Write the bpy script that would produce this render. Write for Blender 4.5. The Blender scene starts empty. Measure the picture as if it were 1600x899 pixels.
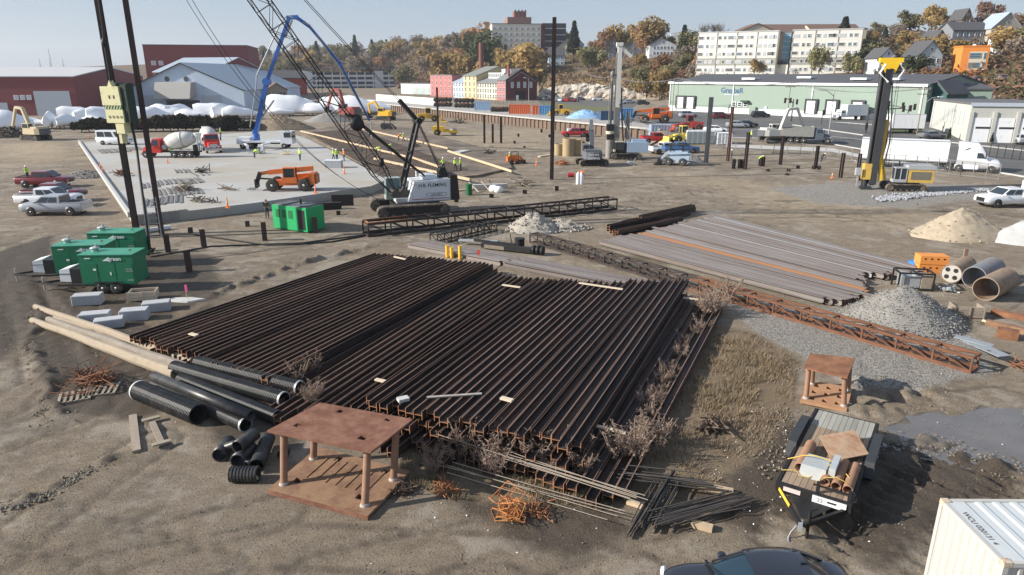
import bpy, math, random, numpy as np
from math import sin, cos, tan, pi, radians, atan2, sqrt, hypot
from mathutils import Vector, Matrix, noise as mnoise
random.seed(7); rng = np.random.default_rng(7)
SC = bpy.context.scene; COL = SC.collection
# ---------------------------------------------------------------- camera, sky, sun, exposure
CAM_H, FPX, TH = 13.0, 1067.0, radians(17.36)
cam = bpy.data.cameras.new('camera'); camo = bpy.data.objects.new('camera', cam); COL.objects.link(camo)
camo.location = (0, 0, CAM_H); camo.rotation_euler = (pi/2 - TH, 0, 0)
cam.sensor_width = 36; cam.lens = 36*FPX/1600; cam.clip_start = .5; cam.clip_end = 9000
SC.camera = camo
SUN_AZ, SUN_EL = radians(9), radians(26)          # shadows run along +X, 9 degrees towards +Y
S = Vector((-cos(SUN_AZ)*cos(SUN_EL), -sin(SUN_AZ)*cos(SUN_EL), sin(SUN_EL)))
sd = bpy.data.lights.new('sun', 'SUN'); sd.energy = 5.0; sd.angle = radians(.53); sd.color = (1, .94, .85)
so = bpy.data.objects.new('sun', sd); COL.objects.link(so); so.rotation_euler = (-S).to_track_quat('-Z', 'Y').to_euler(); so.location = (-60, -20, 60)
W = bpy.data.worlds.new('World'); SC.world = W; W.use_nodes = True
nt = W.node_tree; bg = nt.nodes['Background']; sky = nt.nodes.new('ShaderNodeTexSky'); sky.sky_type = 'NISHITA'
sky.sun_disc = False; sky.sun_elevation = SUN_EL; sky.sun_rotation = atan2(S.x, S.y)
sky.altitude = 0; sky.air_density = 1.0; sky.dust_density = .6; sky.ozone_density = 1.5
hz = nt.nodes.new('ShaderNodeMix'); hz.data_type = 'RGBA'; hz.inputs[0].default_value = .55; hz.inputs[7].default_value = (4.7, 5.7, 7.5, 1)   # thin even veil over the clear sky
nt.links.new(sky.outputs[0], hz.inputs[6]); nt.links.new(hz.outputs[2], bg.inputs[0]); bg.inputs[1].default_value = .064
SC.view_settings.view_transform = 'Standard'; SC.view_settings.look = 'None'; SC.view_settings.gamma = 1; SC.view_settings.exposure = .7
SC.cycles.max_bounces = 5; SC.cycles.volume_bounces = 0; SC.cycles.transparent_max_bounces = 6
# ---------------------------------------------------------------- photograph -> place
def ray(px, py):
 x = (px-800)/FPX; y = -(py-449.5)/FPX
 return Vector((x, cos(TH)+y*sin(TH), -sin(TH)+y*cos(TH)))
def P(px, py, z=0.):
 r = ray(px, py); t = (z-CAM_H)/r.z
 return Vector((r.x*t, r.y*t, z))
def A(px, py, Y):
 r = ray(px, py); t = Y/r.y
 return Vector((r.x*t, Y, CAM_H+r.z*t))
def sst(a, b, x):
 t = np.clip((x-a)/(b-a), 0, 1); return t*t*(3-2*t)
# terrain: a flat yard, a terrace about two metres higher behind the retaining wall, streets, and the hill
WALL = [(-75, 307), (-47, 262), (9.6, 171), (19.4, 156), (30, 141)]
HU = [-900, 0, 400, 620, 760, 860, 960, 1050, 1150, 1350, 1600, 2100]
HD0 = [700, 700, 640, 590, 500, 385, 345, 300, 245, 232, 222, 215]
HDM = [900, 900, 760, 700, 520, 395, 355, 330, 275, 262, 262, 260]
HZM = [8, 8, 14, 22, 26, 10, 11, 14, 9.5, 9.5, 11, 11]
HD1 = [1300, 1300, 1000, 860, 620, 520, 500, 460, 420, 400, 380, 380]
HZ1 = [18, 18, 30, 36, 33, 31, 28, 28, 30, 31, 34, 34]
def wall_side(x, y):
 xs = [p[0] for p in WALL]; ys = [p[1] for p in WALL]
 return y - np.interp(x, xs, ys)
def TZ(x, y, off=0):
 x = np.asarray(x, float); y = np.asarray(y, float)
 ter = 2.2*(wall_side(x, y) > off)*(x < 30)*(x > -75)
 ramp = 2.2*sst(108, 145, y)*sst(26, 30.01, x)
 lft = 2.2*sst(305, 420, y)*(x <= -75)
 base = np.maximum(np.maximum(ter, ramp), lft)
 u = 800 + FPX*x/np.maximum(y, 1)
 d = np.hypot(x, y)
 d0, dm, zm, d1, z1 = (np.interp(u, HU, q) for q in (HD0, HDM, HZM, HD1, HZ1))
 h = np.where(d < dm, (zm-2)*np.clip((d-d0)/(dm-d0), 0, 1), (zm-2)+(z1-zm)*np.clip((d-dm)/(d1-dm), 0, 1))
 return base + h
from bisect import bisect_right
def itp(x, xs, ys):
 if x <= xs[0]: return ys[0]
 if x >= xs[-1]: return ys[-1]
 i = bisect_right(xs, x)-1; return ys[i]+(ys[i+1]-ys[i])*(x-xs[i])/(xs[i+1]-xs[i])
ss1 = lambda a, b, x: (lambda t: t*t*(3-2*t))(min(1, max(0, (x-a)/(b-a))))
def tz(x, y):
 b = 2.2 if -75 < x < 30 and y > itp(x, WX, WY) else 0
 b = max(b, 2.2*ss1(108, 145, y)*ss1(26, 30.01, x), 2.2*ss1(305, 420, y) if x <= -75 else 0)
 if y < 150: return b
 u = 800+FPX*x/y; d = hypot(x, y); d0 = itp(u, HU, HD0)
 if d < d0: return b
 dm, zm = itp(u, HU, HDM), itp(u, HU, HZM)
 if d < dm: return b+(zm-2)*(d-d0)/(dm-d0)
 return b+(zm-2)+(itp(u, HU, HZ1)-zm)*min(1, (d-dm)/(itp(u, HU, HD1)-dm))
WX, WY = [p[0] for p in WALL], [p[1] for p in WALL]
def G(px, py):                       # pixel -> point of the terrain
 r = ray(px, py); lo = 5.; t = 40. if py < 500 else 5.
 while t < 3000:
  if CAM_H+r.z*t <= tz(r.x*t, r.y*t): break
  lo = t; t *= 1.02
 hi = t
 for _ in range(24):
  m = (lo+hi)/2
  if CAM_H+r.z*m <= tz(r.x*m, r.y*m): hi = m
  else: lo = m
 p = r*hi; return Vector((p.x, p.y, tz(p.x, p.y)))
# ---------------------------------------------------------------- materials
MATS = {}
def M(name, col, rough=.7, metal=0., var=.15, scale=3., bump=0., bscale=25., rnd=0., col2=None, thr=.55, soft=.12, c2scale=2., spec=.4, coat=0., pos=False, streak=None):
 if name in MATS: return MATS[name]
 m = bpy.data.materials.new(name); m.use_nodes = True; t = m.node_tree; N = t.nodes; L = t.links.new
 b = N['Principled BSDF']; b.inputs['Roughness'].default_value = rough; b.inputs['Metallic'].default_value = metal
 b.inputs['Specular IOR Level'].default_value = spec
 if coat: b.inputs['Coat Weight'].default_value = coat; b.inputs['Coat Roughness'].default_value = .05
 if pos: g = N.new('ShaderNodeNewGeometry'); co = g.outputs['Position']
 else: g = N.new('ShaderNodeTexCoord'); co = g.outputs['Object']
 if streak:
  mp = N.new('ShaderNodeMapping'); mp.inputs['Scale'].default_value = streak; L(co, mp.inputs[0]); co = mp.outputs[0]
 if rnd:
  oi = N.new('ShaderNodeObjectInfo')
  ad = N.new('ShaderNodeVectorMath'); ad.operation = 'ADD'; ml = N.new('ShaderNodeMath'); ml.operation = 'MULTIPLY'; ml.inputs[1].default_value = 57.
  L(oi.outputs['Random'], ml.inputs[0]); L(co, ad.inputs[0]); L(ml.outputs[0], ad.inputs[1]); co = ad.outputs[0]
 n = N.new('ShaderNodeTexNoise'); n.inputs['Scale'].default_value = scale; n.inputs['Detail'].default_value = 6; n.inputs['Roughness'].default_value = .65; L(co, n.inputs['Vector'])
 mx = N.new('ShaderNodeMix'); mx.data_type = 'RGBA'
 mx.inputs[6].default_value = (*[c*(1-var*1.6) for c in col], 1); mx.inputs[7].default_value = (*[min(1, c*(1+var*1.6)) for c in col], 1)
 L(n.outputs[0], mx.inputs[0]); out = mx.outputs[2]
 if col2:
  n2 = N.new('ShaderNodeTexNoise'); n2.inputs['Scale'].default_value = c2scale; n2.inputs['Detail'].default_value = 8; n2.inputs['Roughness'].default_value = .7; L(co, n2.inputs['Vector'])
  mr = N.new('ShaderNodeMapRange'); mr.inputs[1].default_value = thr-soft; mr.inputs[2].default_value = thr+soft; L(n2.outputs[0], mr.inputs[0])
  m2 = N.new('ShaderNodeMix'); m2.data_type = 'RGBA'; m2.inputs[7].default_value = (*col2, 1); L(mr.outputs[0], m2.inputs[0]); L(out, m2.inputs[6]); out = m2.outputs[2]
 if rnd:
  hs = N.new('ShaderNodeHueSaturation'); mr2 = N.new('ShaderNodeMapRange'); mr2.inputs[3].default_value = 1-rnd; mr2.inputs[4].default_value = 1+rnd
  L(oi.outputs['Random'], mr2.inputs[0]); L(mr2.outputs[0], hs.inputs['Value']); L(out, hs.inputs['Color']); out = hs.outputs[0]
 L(out, b.inputs['Base Color'])
 if bump:
  bn = N.new('ShaderNodeTexNoise'); bn.inputs['Scale'].default_value = bscale; bn.inputs['Detail'].default_value = 5; L(co, bn.inputs['Vector'])
  bp = N.new('ShaderNodeBump'); bp.inputs['Strength'].default_value = min(1, bump*5); bp.inputs['Distance'].default_value = bump; L(bn.outputs[0], bp.inputs['Height']); L(bp.outputs[0], b.inputs['Normal'])
 MATS[name] = m; return m
def glassmat(name, col, rough=.06): return M(name, col, rough, 0, .05, 1, spec=.8)
black = M('black_steel', (.022, .021, .021), .55, .2, .3, 4)
blacktrim = M('black_plastic', (.018, .018, .019), .5, 0, .2, 5)
rubber = M('tyre_rubber', (.028, .027, .026), .85, 0, .25, 6, col2=(.13, .11, .085), thr=.58, c2scale=4)
rimgrey = M('wheel_rim_grey', (.4, .4, .41), .35, .6, .1, 6)
whitep = M('white_paint', (.76, .77, .78), .4, 0, .06, 2, col2=(.5, .47, .42), thr=.68, c2scale=1.5)
greysteel = M('galvanised_steel', (.36, .38, .39), .5, .35, .15, 4)
glass = glassmat('dark_window_glass', (.025, .035, .045))
glassb = glassmat('blue_window_glass', (.07, .12, .17))
concrete = M('concrete', (.5, .495, .475), .9, 0, .12, 1.2, .004, 30, col2=(.33, .31, .28), thr=.62, c2scale=.8)
timber = M('sawn_timber', (.5, .38, .25), .85, 0, .2, 5, .004, 40, .15, streak=(1, .15, 1))
oldwood = M('weathered_wood', (.27, .225, .175), .9, 0, .25, 5, .004, 40, .2)
rust = M('rusty_steel', (.19, .085, .045), .85, .1, .25, 3, .004, 30, .12, col2=(.31, .15, .075), thr=.55, c2scale=1.6)
rustbright = M('bright_rust', (.36, .15, .065), .9, 0, .25, 4, .004, 30, .1, col2=(.2, .09, .05), thr=.6)
darkrust = M('dark_rust', (.05, .032, .026), .8, .1, .3, 4, .003, 30, .2, col2=(.12, .06, .035), thr=.62)
yellow = M('machine_yellow', (.72, .42, .03), .45, 0, .12, 3, col2=(.3, .2, .08), thr=.66)
orange = M('machine_orange', (.68, .17, .035), .45, 0, .12, 3, col2=(.3, .12, .05), thr=.66)
redp = M('red_paint', (.42, .025, .025), .35, 0, .1, 3, coat=.3)
bluep = M('blue_paint', (.025, .12, .42), .4, 0, .1, 3, coat=.2)
greenp = M('dark_green_paint', (.012, .16, .075), .45, 0, .1, 2, col2=(.05, .13, .07), thr=.66)
hivis = M('hi_vis_vest', (.55, .85, .08), .7, 0, .1, 8)
hivor = M('hi_vis_orange', (.9, .22, .04), .7, 0, .1, 8)
skin = M('skin', (.5, .3, .22), .6, 0, .1, 8)
denim = M('dark_trousers', (.05, .06, .085), .85, 0, .2, 8)
lamp_w = M('headlight_lens', (.75, .77, .8), .12, .1, .05, 5)
lamp_r = M('tail_light_red', (.4, .02, .02), .2, 0, .05, 5)
cable = M('cable_black', (.02, .02, .02), .6, 0, .1, 3)
# ---------------------------------------------------------------- mesh builder
class MB:
 def __init__(s): s.v = []; s.f = []; s.mi = []; s.k = 0; s.X = None; s.sm = set()
 def add(s, vs, fs, smooth=False):
  o = len(s.v)
  if s.X is not None: vs = [s.X @ Vector(p) for p in vs]
  s.v.extend([tuple(p) for p in vs])
  for f in fs:
   if smooth: s.sm.add(len(s.f))
   s.f.append(tuple(i+o for i in f)); s.mi.append(s.k)
  return s
 def box(s, x0, x1, y0, y1, z0, z1): return s.hexa([(x0, y0, z0), (x1, y0, z0), (x1, y1, z0), (x0, y1, z0), (x0, y0, z1), (x1, y0, z1), (x1, y1, z1), (x0, y1, z1)])
 def cbox(s, c, d): return s.box(c[0]-d[0]/2, c[0]+d[0]/2, c[1]-d[1]/2, c[1]+d[1]/2, c[2]-d[2]/2, c[2]+d[2]/2)
 def hexa(s, p): return s.add(p, [(3, 2, 1, 0), (4, 5, 6, 7), (0, 1, 5, 4), (1, 2, 6, 5), (2, 3, 7, 6), (3, 0, 4, 7)])
 def beam(s, a, b, w, h=None, up=(0, 0, 1)):
  a = Vector(a); b = Vector(b); h = h or w; d = (b-a).normalized(); u = Vector(up)
  if abs(d.dot(u)) > .98: u = Vector((0, 1, 0)) if abs(d.y) < .9 else Vector((1, 0, 0))
  r = d.cross(u).normalized(); u = r.cross(d); r = r*w/2; u = u*h/2
  return s.hexa([a-r-u, a+r-u, b+r-u, b-r-u, a-r+u, a+r+u, b+r+u, b-r+u])
 def tube(s, a, b, r, n=10, r2=None, caps=True, hollow=0):
  a = Vector(a); b = Vector(b); r2 = r if r2 is None else r2; d = (b-a).normalized(); u = Vector((0, 0, 1)) if abs(d.z) < .95 else Vector((1, 0, 0))
  e = d.cross(u).normalized(); g = e.cross(d); vs = []
  for p, q in ((a, r), (b, r2)):
   for i in range(n): t = 2*pi*i/n; vs.append(p+(e*cos(t)+g*sin(t))*q)
  s.add(vs, [(i, (i+1) % n, n+(i+1) % n, n+i) for i in range(n)], True)
  if hollow:
   vs2 = []
   for p, q in ((a, hollow), (b, hollow)):
    for i in range(n): t = 2*pi*i/n; vs2.append(p+(e*cos(t)+g*sin(t))*q)
   s.add(vs2, [(n+i, n+(i+1) % n, (i+1) % n, i) for i in range(n)], True)
   for k in (0, n): s.add([vs[k+i] for i in range(n)]+[vs2[k+i] for i in range(n)], [((i+1) % n, i, n+i, n+(i+1) % n) if k == 0 else (i, (i+1) % n, n+(i+1) % n, n+i) for i in range(n)])
  elif caps: s.add(vs, [tuple(range(n-1, -1, -1)), tuple(range(n, 2*n))])
  return s
 def path(s, pts, r, n=6, smooth=True):
  pts = [Vector(p) for p in pts]; vs = []; m = len(pts)
  for i, p in enumerate(pts):
   d = (pts[min(i+1, m-1)]-pts[max(i-1, 0)]).normalized(); u = Vector((0, 0, 1)) if abs(d.z) < .95 else Vector((1, 0, 0))
   e = d.cross(u).normalized(); g = e.cross(d); rr = r[i] if isinstance(r, (list, tuple)) else r
   vs += [p+(e*cos(2*pi*k/n)+g*sin(2*pi*k/n))*rr for k in range(n)]
  s.add(vs, [(i*n+k, i*n+(k+1) % n, (i+1)*n+(k+1) % n, (i+1)*n+k) for i in range(m-1) for k in range(n)], smooth)
  s.add(vs, [tuple(range(n-1, -1, -1)), tuple(range((m-1)*n, m*n))]); return s
 def prism(s, poly, a, b, axis='y'):       # poly in the plane across the axis, from a to b
  f = {'y': lambda p, t: (p[0], t, p[1]), 'x': lambda p, t: (t, p[0], p[1]), 'z': lambda p, t: (p[0], p[1], t)}[axis]; n = len(poly)
  ar = sum(poly[i][0]*poly[(i+1) % n][1]-poly[(i+1) % n][0]*poly[i][1] for i in range(n))
  q = poly if (ar > 0) == (axis != 'y') else poly[::-1]
  vs = [f(p, a) for p in q]+[f(p, b) for p in q]
  return s.add(vs, [tuple(range(n-1, -1, -1)), tuple(range(n, 2*n))]+[(i, (i+1) % n, n+(i+1) % n, n+i) for i in range(n)])
 def lathe(s, prof, n=16, axis='z', c=(0, 0, 0)):     # prof: (radius, height)
  vs = []; c = Vector(c)
  for r, h in prof:
   for i in range(n):
    t = 2*pi*i/n
    q = {'z': (r*cos(t), r*sin(t), h), 'y': (r*cos(t), h, -r*sin(t)), 'x': (h, r*cos(t), r*sin(t))}[axis]; vs.append(c+Vector(q))
  m = len(prof); s.add(vs, [(k*n+i, k*n+(i+1) % n, (k+1)*n+(i+1) % n, (k+1)*n+i) for k in range(m-1) for i in range(n)], True)
  s.add(vs, [tuple(range(n-1, -1, -1)), tuple(range((m-1)*n, m*n))]); return s
 def loft(s, secs, smooth=True, caps=True, closed=True):
  n = len(secs[0]); vs = [p for q in secs for p in q]; m = len(secs); kk = n if closed else n-1
  s.add(vs, [(i*n+k, i*n+(k+1) % n, (i+1)*n+(k+1) % n, (i+1)*n+k) for i in range(m-1) for k in range(kk)], smooth)
  if caps: s.add(vs, [tuple(range(n-1, -1, -1)), tuple(range((m-1)*n, m*n))])
  return s
 def quad(s, *p): return s.add(list(p), [tuple(range(len(p)))])
 def mesh(s, name, mats):
  me = bpy.data.meshes.new(name); me.from_pydata(s.v, [], s.f)
  for m in (mats if isinstance(mats, (list, tuple)) else [mats]): me.materials.append(m)
  me.polygons.foreach_set('material_index', s.mi); sm = np.zeros(len(s.f), bool); sm[list(s.sm)] = True
  me.polygons.foreach_set('use_smooth', sm); me.update(); return me
def link(o, parent=None):
 COL.objects.link(o)
 if parent is not None: o.parent = parent
 return o
def thing(name, label, cat, loc=(0, 0, 0), rz=0, group=None):
 o = bpy.data.objects.new(name, None); o.empty_display_size = .3; o.location = loc; o.rotation_euler = (0, 0, rz); link(o)
 return tag(o, label, cat, group)
def tag(o, label, cat, group=None):
 o['label'] = label; o['category'] = cat
 if group: o['group'] = group
 return o
def part(name, mb, mats, parent=None, label=None, loc=None):
 me = mb.mesh(name, mats) if isinstance(mb, MB) else mb
 o = bpy.data.objects.new(name, me)
 if loc is not None: o.location = loc
 if label: o['label'] = label
 return link(o, parent)
def stuff(o, label=None, cat=None):
 o['kind'] = 'stuff'
 if label: o['label'] = label
 if cat: o['category'] = cat
 return o
def struct(o): o['kind'] = 'structure'; return o
def single(name, mb, mats, label, cat, loc=(0, 0, 0), rz=0, group=None):
 o = part(name, mb, mats); o.location = loc; o.rotation_euler = (0, 0, rz); return tag(o, label, cat, group)
KIDS = {}
def copy_tree(o, loc=None, rz=None, label=None, group=None, parent=None):
 c = o.copy(); COL.objects.link(c)
 if parent is not None: c.parent = parent
 if loc is not None: c.location = loc
 if rz is not None: c.rotation_euler = (0, 0, rz)
 if label: c['label'] = label
 if group: c['group'] = group
 for ch in list(o.children): copy_tree(ch, parent=c)
 return c
def text(name, s, size, mat, loc, rot, parent=None, ext=.004, align='CENTER', bold=0):
 cu = bpy.data.curves.new(name, 'FONT'); cu.body = s; cu.size = size; cu.extrude = ext; cu.align_x = align; cu.align_y = 'CENTER'; cu.offset = bold*size
 to = bpy.data.objects.new(name, cu); COL.objects.link(to); dg = bpy.context.evaluated_depsgraph_get()
 me = bpy.data.meshes.new_from_object(to.evaluated_get(dg)); bpy.data.objects.remove(to); me.materials.clear(); me.materials.append(mat)
 o = bpy.data.objects.new(name, me); o.location = loc; o.rotation_euler = rot; return link(o, parent)
def heading(a, b): return atan2(b[1]-a[1], b[0]-a[0])
def box(root, nm, m, *d): mb = MB(); mb.box(*d); return part(nm, mb, m, root)
# ---------------------------------------------------------------- ground
def dseg(X, Y, pts):
 d = np.full(X.shape, 1e9)
 for (ax, ay), (bx, by) in zip(pts[:-1], pts[1:]):
  vx, vy = bx-ax, by-ay; L2 = vx*vx+vy*vy+1e-9
  t = np.clip(((X-ax)*vx+(Y-ay)*vy)/L2, 0, 1); d = np.minimum(d, np.hypot(X-ax-t*vx, Y-ay-t*vy))
 return d
def inpoly(X, Y, poly):
 r = np.zeros(X.shape, bool); n = len(poly)
 for i in range(n):
  (x1, y1), (x2, y2) = poly[i], poly[(i+1) % n]
  c = ((y1 > Y) != (y2 > Y)) & (X < (x2-x1)*(Y-y1)/(y2-y1+1e-12)+x1); r ^= c
 return r
def soft(X, Y, pp, w):                   # pixel polygon -> soft mask on the ground
 poly = [tuple(P(*p)[:2]) for p in pp]
 d = dseg(X, Y, poly+poly[:1]); s = np.where(inpoly(X, Y, poly), d, -d); return sst(-w, w, s)
def vnoise(X, Y, sc, seed=0):            # cheap value noise
 r = np.random.default_rng(seed); T = r.random((256, 256)); x = X/sc; y = Y/sc; i = np.floor(x).astype(int); j = np.floor(y).astype(int); fx = x-i; fy = y-j
 fx = fx*fx*(3-2*fx); fy = fy*fy*(3-2*fy); g = lambda a, b: T[a % 256, b % 256]
 return (g(i, j)*(1-fx)+g(i+1, j)*fx)*(1-fy)+(g(i, j+1)*(1-fx)+g(i+1, j+1)*fx)*fy-.5
def axis(lim, step, grow, end):
 a = [0.]
 while a[-1] < lim: a.append(a[-1]+step)
 st = step
 while a[-1] < end: st = min(st*(1+grow), 200); a.append(a[-1]+st)
 return np.array(a)
hx = axis(27, .155, .05, 4500); xs = np.concatenate([-hx[:0:-1], hx]); ys = 5+axis(40, .155, .026, 4800)
X, Y = np.meshgrid(xs, ys); Z = TZ(X, Y, 8)
near = (1-sst(110, 150, Y))*(np.abs(X) < 130)
px_ = lambda *p: [tuple(P(*q)[:2]) for q in p]
mud = np.maximum.reduce([soft(X, Y, [(0, 395), (75, 370), (70, 440), (330, 470), (300, 520), (215, 520), (300, 590), (230, 650), (90, 640), (60, 560), (20, 520), (0, 560)], 1.2),
 soft(X, Y, [(205, 395), (330, 400), (345, 470), (210, 470)], 1.5)*.8,
 soft(X, Y, [(1215, 690), (1420, 690), (1600, 690), (1600, 780), (1460, 850), (1390, 899), (1300, 850), (1190, 800)], 1.)*.55,
 soft(X, Y, [(640, 700), (900, 735), (1000, 830), (900, 880), (800, 850), (690, 780)], .9)*.6,
 soft(X, Y, [(1060, 720), (1240, 660), (1260, 700), (1200, 800), (1180, 840), (1080, 780)], .8)*.8,
 soft(X, Y, [(420, 570), (500, 600), (460, 700), (330, 690), (340, 640)], .8)*.75])
gravel = np.maximum.reduce([soft(X, Y, [(1130, 470), (1290, 480), (1500, 500), (1560, 580), (1420, 615), (1330, 610), (1260, 560), (1180, 520)], .9),
 soft(X, Y, [(1200, 295), (1300, 285), (1560, 290), (1540, 310), (1420, 325), (1280, 318)], 2.)])
puddle = soft(X, Y, [(1385, 668), (1440, 645), (1470, 640), (1500, 660), (1535, 632), (1610, 655), (1610, 705), (1570, 725), (1520, 715), (1450, 700), (1400, 690)], .35)
grass = np.maximum.reduce([soft(X, Y, [(1110, 505), (1180, 520), (1250, 560), (1240, 640), (1200, 700), (1120, 760), (980, 790), (900, 790), (940, 740), (1050, 620)], .7),
 soft(X, Y, [(620, 690), (760, 720), (960, 770), (900, 800), (760, 790), (620, 745)], .5)*.7,
 soft(X, Y, [(215, 505), (590, 385), (620, 372), (590, 380), (420, 440), (300, 490), (230, 520)], .5)*.6])
sandy = np.maximum.reduce([soft(X, Y, [(0, 225), (90, 222), (120, 250), (0, 262)], 3), soft(X, Y, [(800, 235), (870, 240), (1150, 300), (1200, 340), (1440, 360), (1480, 330), (1200, 290), (1000, 262)], 4)*.6,
 soft(X, Y, [(560, 215), (860, 200), (860, 235), (700, 235)], 4)*.5, soft(X, Y, [(320, 235), (570, 250), (480, 300), (370, 262)], 2)*.3])
n1 = vnoise(X, Y, 3.1, 1)+.5*vnoise(X, Y, 1.4, 2)+.3*vnoise(X, Y, .62, 3); n2 = vnoise(X, Y, .42, 4)+.6*vnoise(X, Y, .27, 9); n3 = vnoise(X, Y, 9, 5)
mud = np.clip(mud*1.25, 0, 1); damp = np.clip(.5*sst(.02, .4, n3+n1*.6), 0, 1)
n4 = np.maximum(0, vnoise(X, Y, .33, 11)+.5*vnoise(X, Y, .19, 12)-.12); zz = .004*n1+.006*n2*(1+7*mud)+.02*n3+n4*(.008+.15*mud)
# tyre ruts: paired tracks pressed along real lines
def ruts(pp, gauge, w, dep, lug=.0):
 global zz, mud
 pl = px_(*pp)
 d = dseg(X, Y, pl); a = np.abs(d-gauge/2)
 k = np.exp(-(a/w)**2); ridge = np.exp(-((a-2.2*w)/(w*.8))**2)
 s = X*.8+Y*.6
 zz += (-dep*k+dep*.5*ridge*(.6+n2))*.7+lug*k*np.sign(np.sin(s*11)); mud = np.maximum(mud, .4*k)
for pp, g, w, dp, lg in [([(0, 690), (130, 640), (210, 560), (110, 470), (60, 400)], 2., .28, .07, .02), ([(0, 640), (80, 590), (60, 520), (30, 440), (70, 360)], 2.1, .3, .09, .02),
  ([(0, 860), (120, 770), (240, 690)], 1.9, .2, .06, .015), ([(60, 899), (300, 830), (430, 800)], 1.8, .25, .025, .012), ([(1340, 899), (1450, 760), (1600, 700)], 1.9, .3, .08, .03), ([(1250, 850), (1400, 720), (1600, 745)], 2.2, .3, .07, .03), ([(1600, 800), (1480, 740), (1420, 720)], 2., .35, .07, .05), ([(1380, 899), (1420, 800), (1560, 720)], 2.2, .35, .06, .05), ([(500, 899), (760, 840), (1000, 899)], 1.8, .25, .025, .02), ([(0, 800), (200, 860), (330, 899)], 1.8, .25, .03, .02),
  ([(150, 899), (420, 850), (800, 870), (1040, 800)], 1.9, .22, .025, .01), ([(1600, 380), (1400, 345), (1100, 315), (900, 310), (700, 350)], 2.4, .3, .03, 0), ([(1600, 400), (1300, 330), (1000, 290), (860, 285)], 2.4, .3, .03, 0),
  ([(0, 300), (80, 270), (130, 235), (100, 222)], 2., .3, .04, 0), ([(130, 360), (60, 345), (0, 380)], 2., .25, .05, .01), ([(300, 380), (420, 395), (560, 372), (700, 360), (780, 345)], 2.2, .3, .04, .01), ([(1570, 620), (1440, 640), (1380, 560), (1560, 470), (1600, 440)], 2, .25, .04, .01)]:
 ruts(pp, g, w, dp, lg)
for k in range(46):
 r_ = np.random.default_rng(900+k); y0 = r_.uniform(48, 112); x0 = r_.uniform(-30, 62); a_ = r_.normal(.12, .5); c_ = r_.normal(0, .03); pl = []
 for i in range(7): pl.append((x0, y0)); x0 += 5*cos(a_); y0 += 5*sin(a_); a_ += c_*5
 if min(p[1] for p in pl) < 44: continue
 for o in (0, 2.0): k_ = np.exp(-(dseg(X, Y, [(p[0], p[1]+o) for p in pl])/.28)**2); mud = np.maximum(mud, r_.uniform(.15, .45)*k_*near); zz -= .04*k_
# the berm of clods along the left haul road and earth heaps beside the puddle
for pp, w, h in [([(0, 790), (70, 770), (170, 715)], .22, .16), ([(60, 480), (50, 540), (75, 600), (85, 650)], .35, .2), ([(1390, 700), (1450, 690), (1520, 715), (1600, 745)], .5, .22), ([(1340, 600), (1450, 612), (1340, 640)], .8, .25), ([(1260, 830), (1310, 800), (1330, 830)], .4, .15), ([(330, 462), (480, 410), (590, 383)], .3, .3)]:
 d = dseg(X, Y, px_(*pp)); k = np.exp(-(d/w)**2); zz += h*k*(.55+1.6*n2+.6*n1)
zz = zz*near; pw = soft(X, Y, [(1385, 668), (1440, 640), (1470, 645), (1500, 660), (1535, 632), (1640, 655), (1640, 705), (1570, 722), (1520, 712), (1450, 698), (1400, 690)], .9); zz = zz-.075*pw+.05*pw*n1
stackp = np.maximum.reduce([soft(X, Y, q, .5) for q in ([(195, 530), (430, 600), (800, 420), (590, 380)], [(440, 640), (560, 700), (960, 760), (1120, 450), (850, 410)], [(930, 370), (1300, 480), (1470, 410), (1110, 325)])])
zz = np.where(stackp > 0, zz*(1-stackp)-.04*stackp, zz)
Z = Z+zz
nr, nc = X.shape; idx = np.arange(nr*nc).reshape(nr, nc); q = np.stack([idx[:-1, :-1], idx[:-1, 1:], idx[1:, 1:], idx[1:, :-1]], -1).reshape(-1, 4)
me = bpy.data.meshes.new('ground'); me.vertices.add(nr*nc); me.vertices.foreach_set('co', np.stack([X, Y, Z], -1).astype(np.float32).ravel())
me.loops.add(len(q)*4); me.loops.foreach_set('vertex_index', q.ravel().astype(np.int32)); me.polygons.add(len(q)); me.polygons.foreach_set('loop_start', np.arange(0, len(q)*4, 4, dtype=np.int32)); me.polygons.foreach_set('use_smooth', np.ones(len(q), bool)); me.update(calc_edges=True)
leafy = sst(0, 3, Z-4.)+sst(300, 420, Y)*.3
for nm, arr in (('mud', np.maximum(mud, damp*.6*near)), ('gravel', gravel), ('grass', grass), ('sandy', sandy), ('puddle', puddle), ('leafy', np.clip(leafy, 0, 1))):
 at = me.attributes.new(nm, 'FLOAT', 'POINT'); at.data.foreach_set('value', arr.astype(np.float32).ravel())
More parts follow.
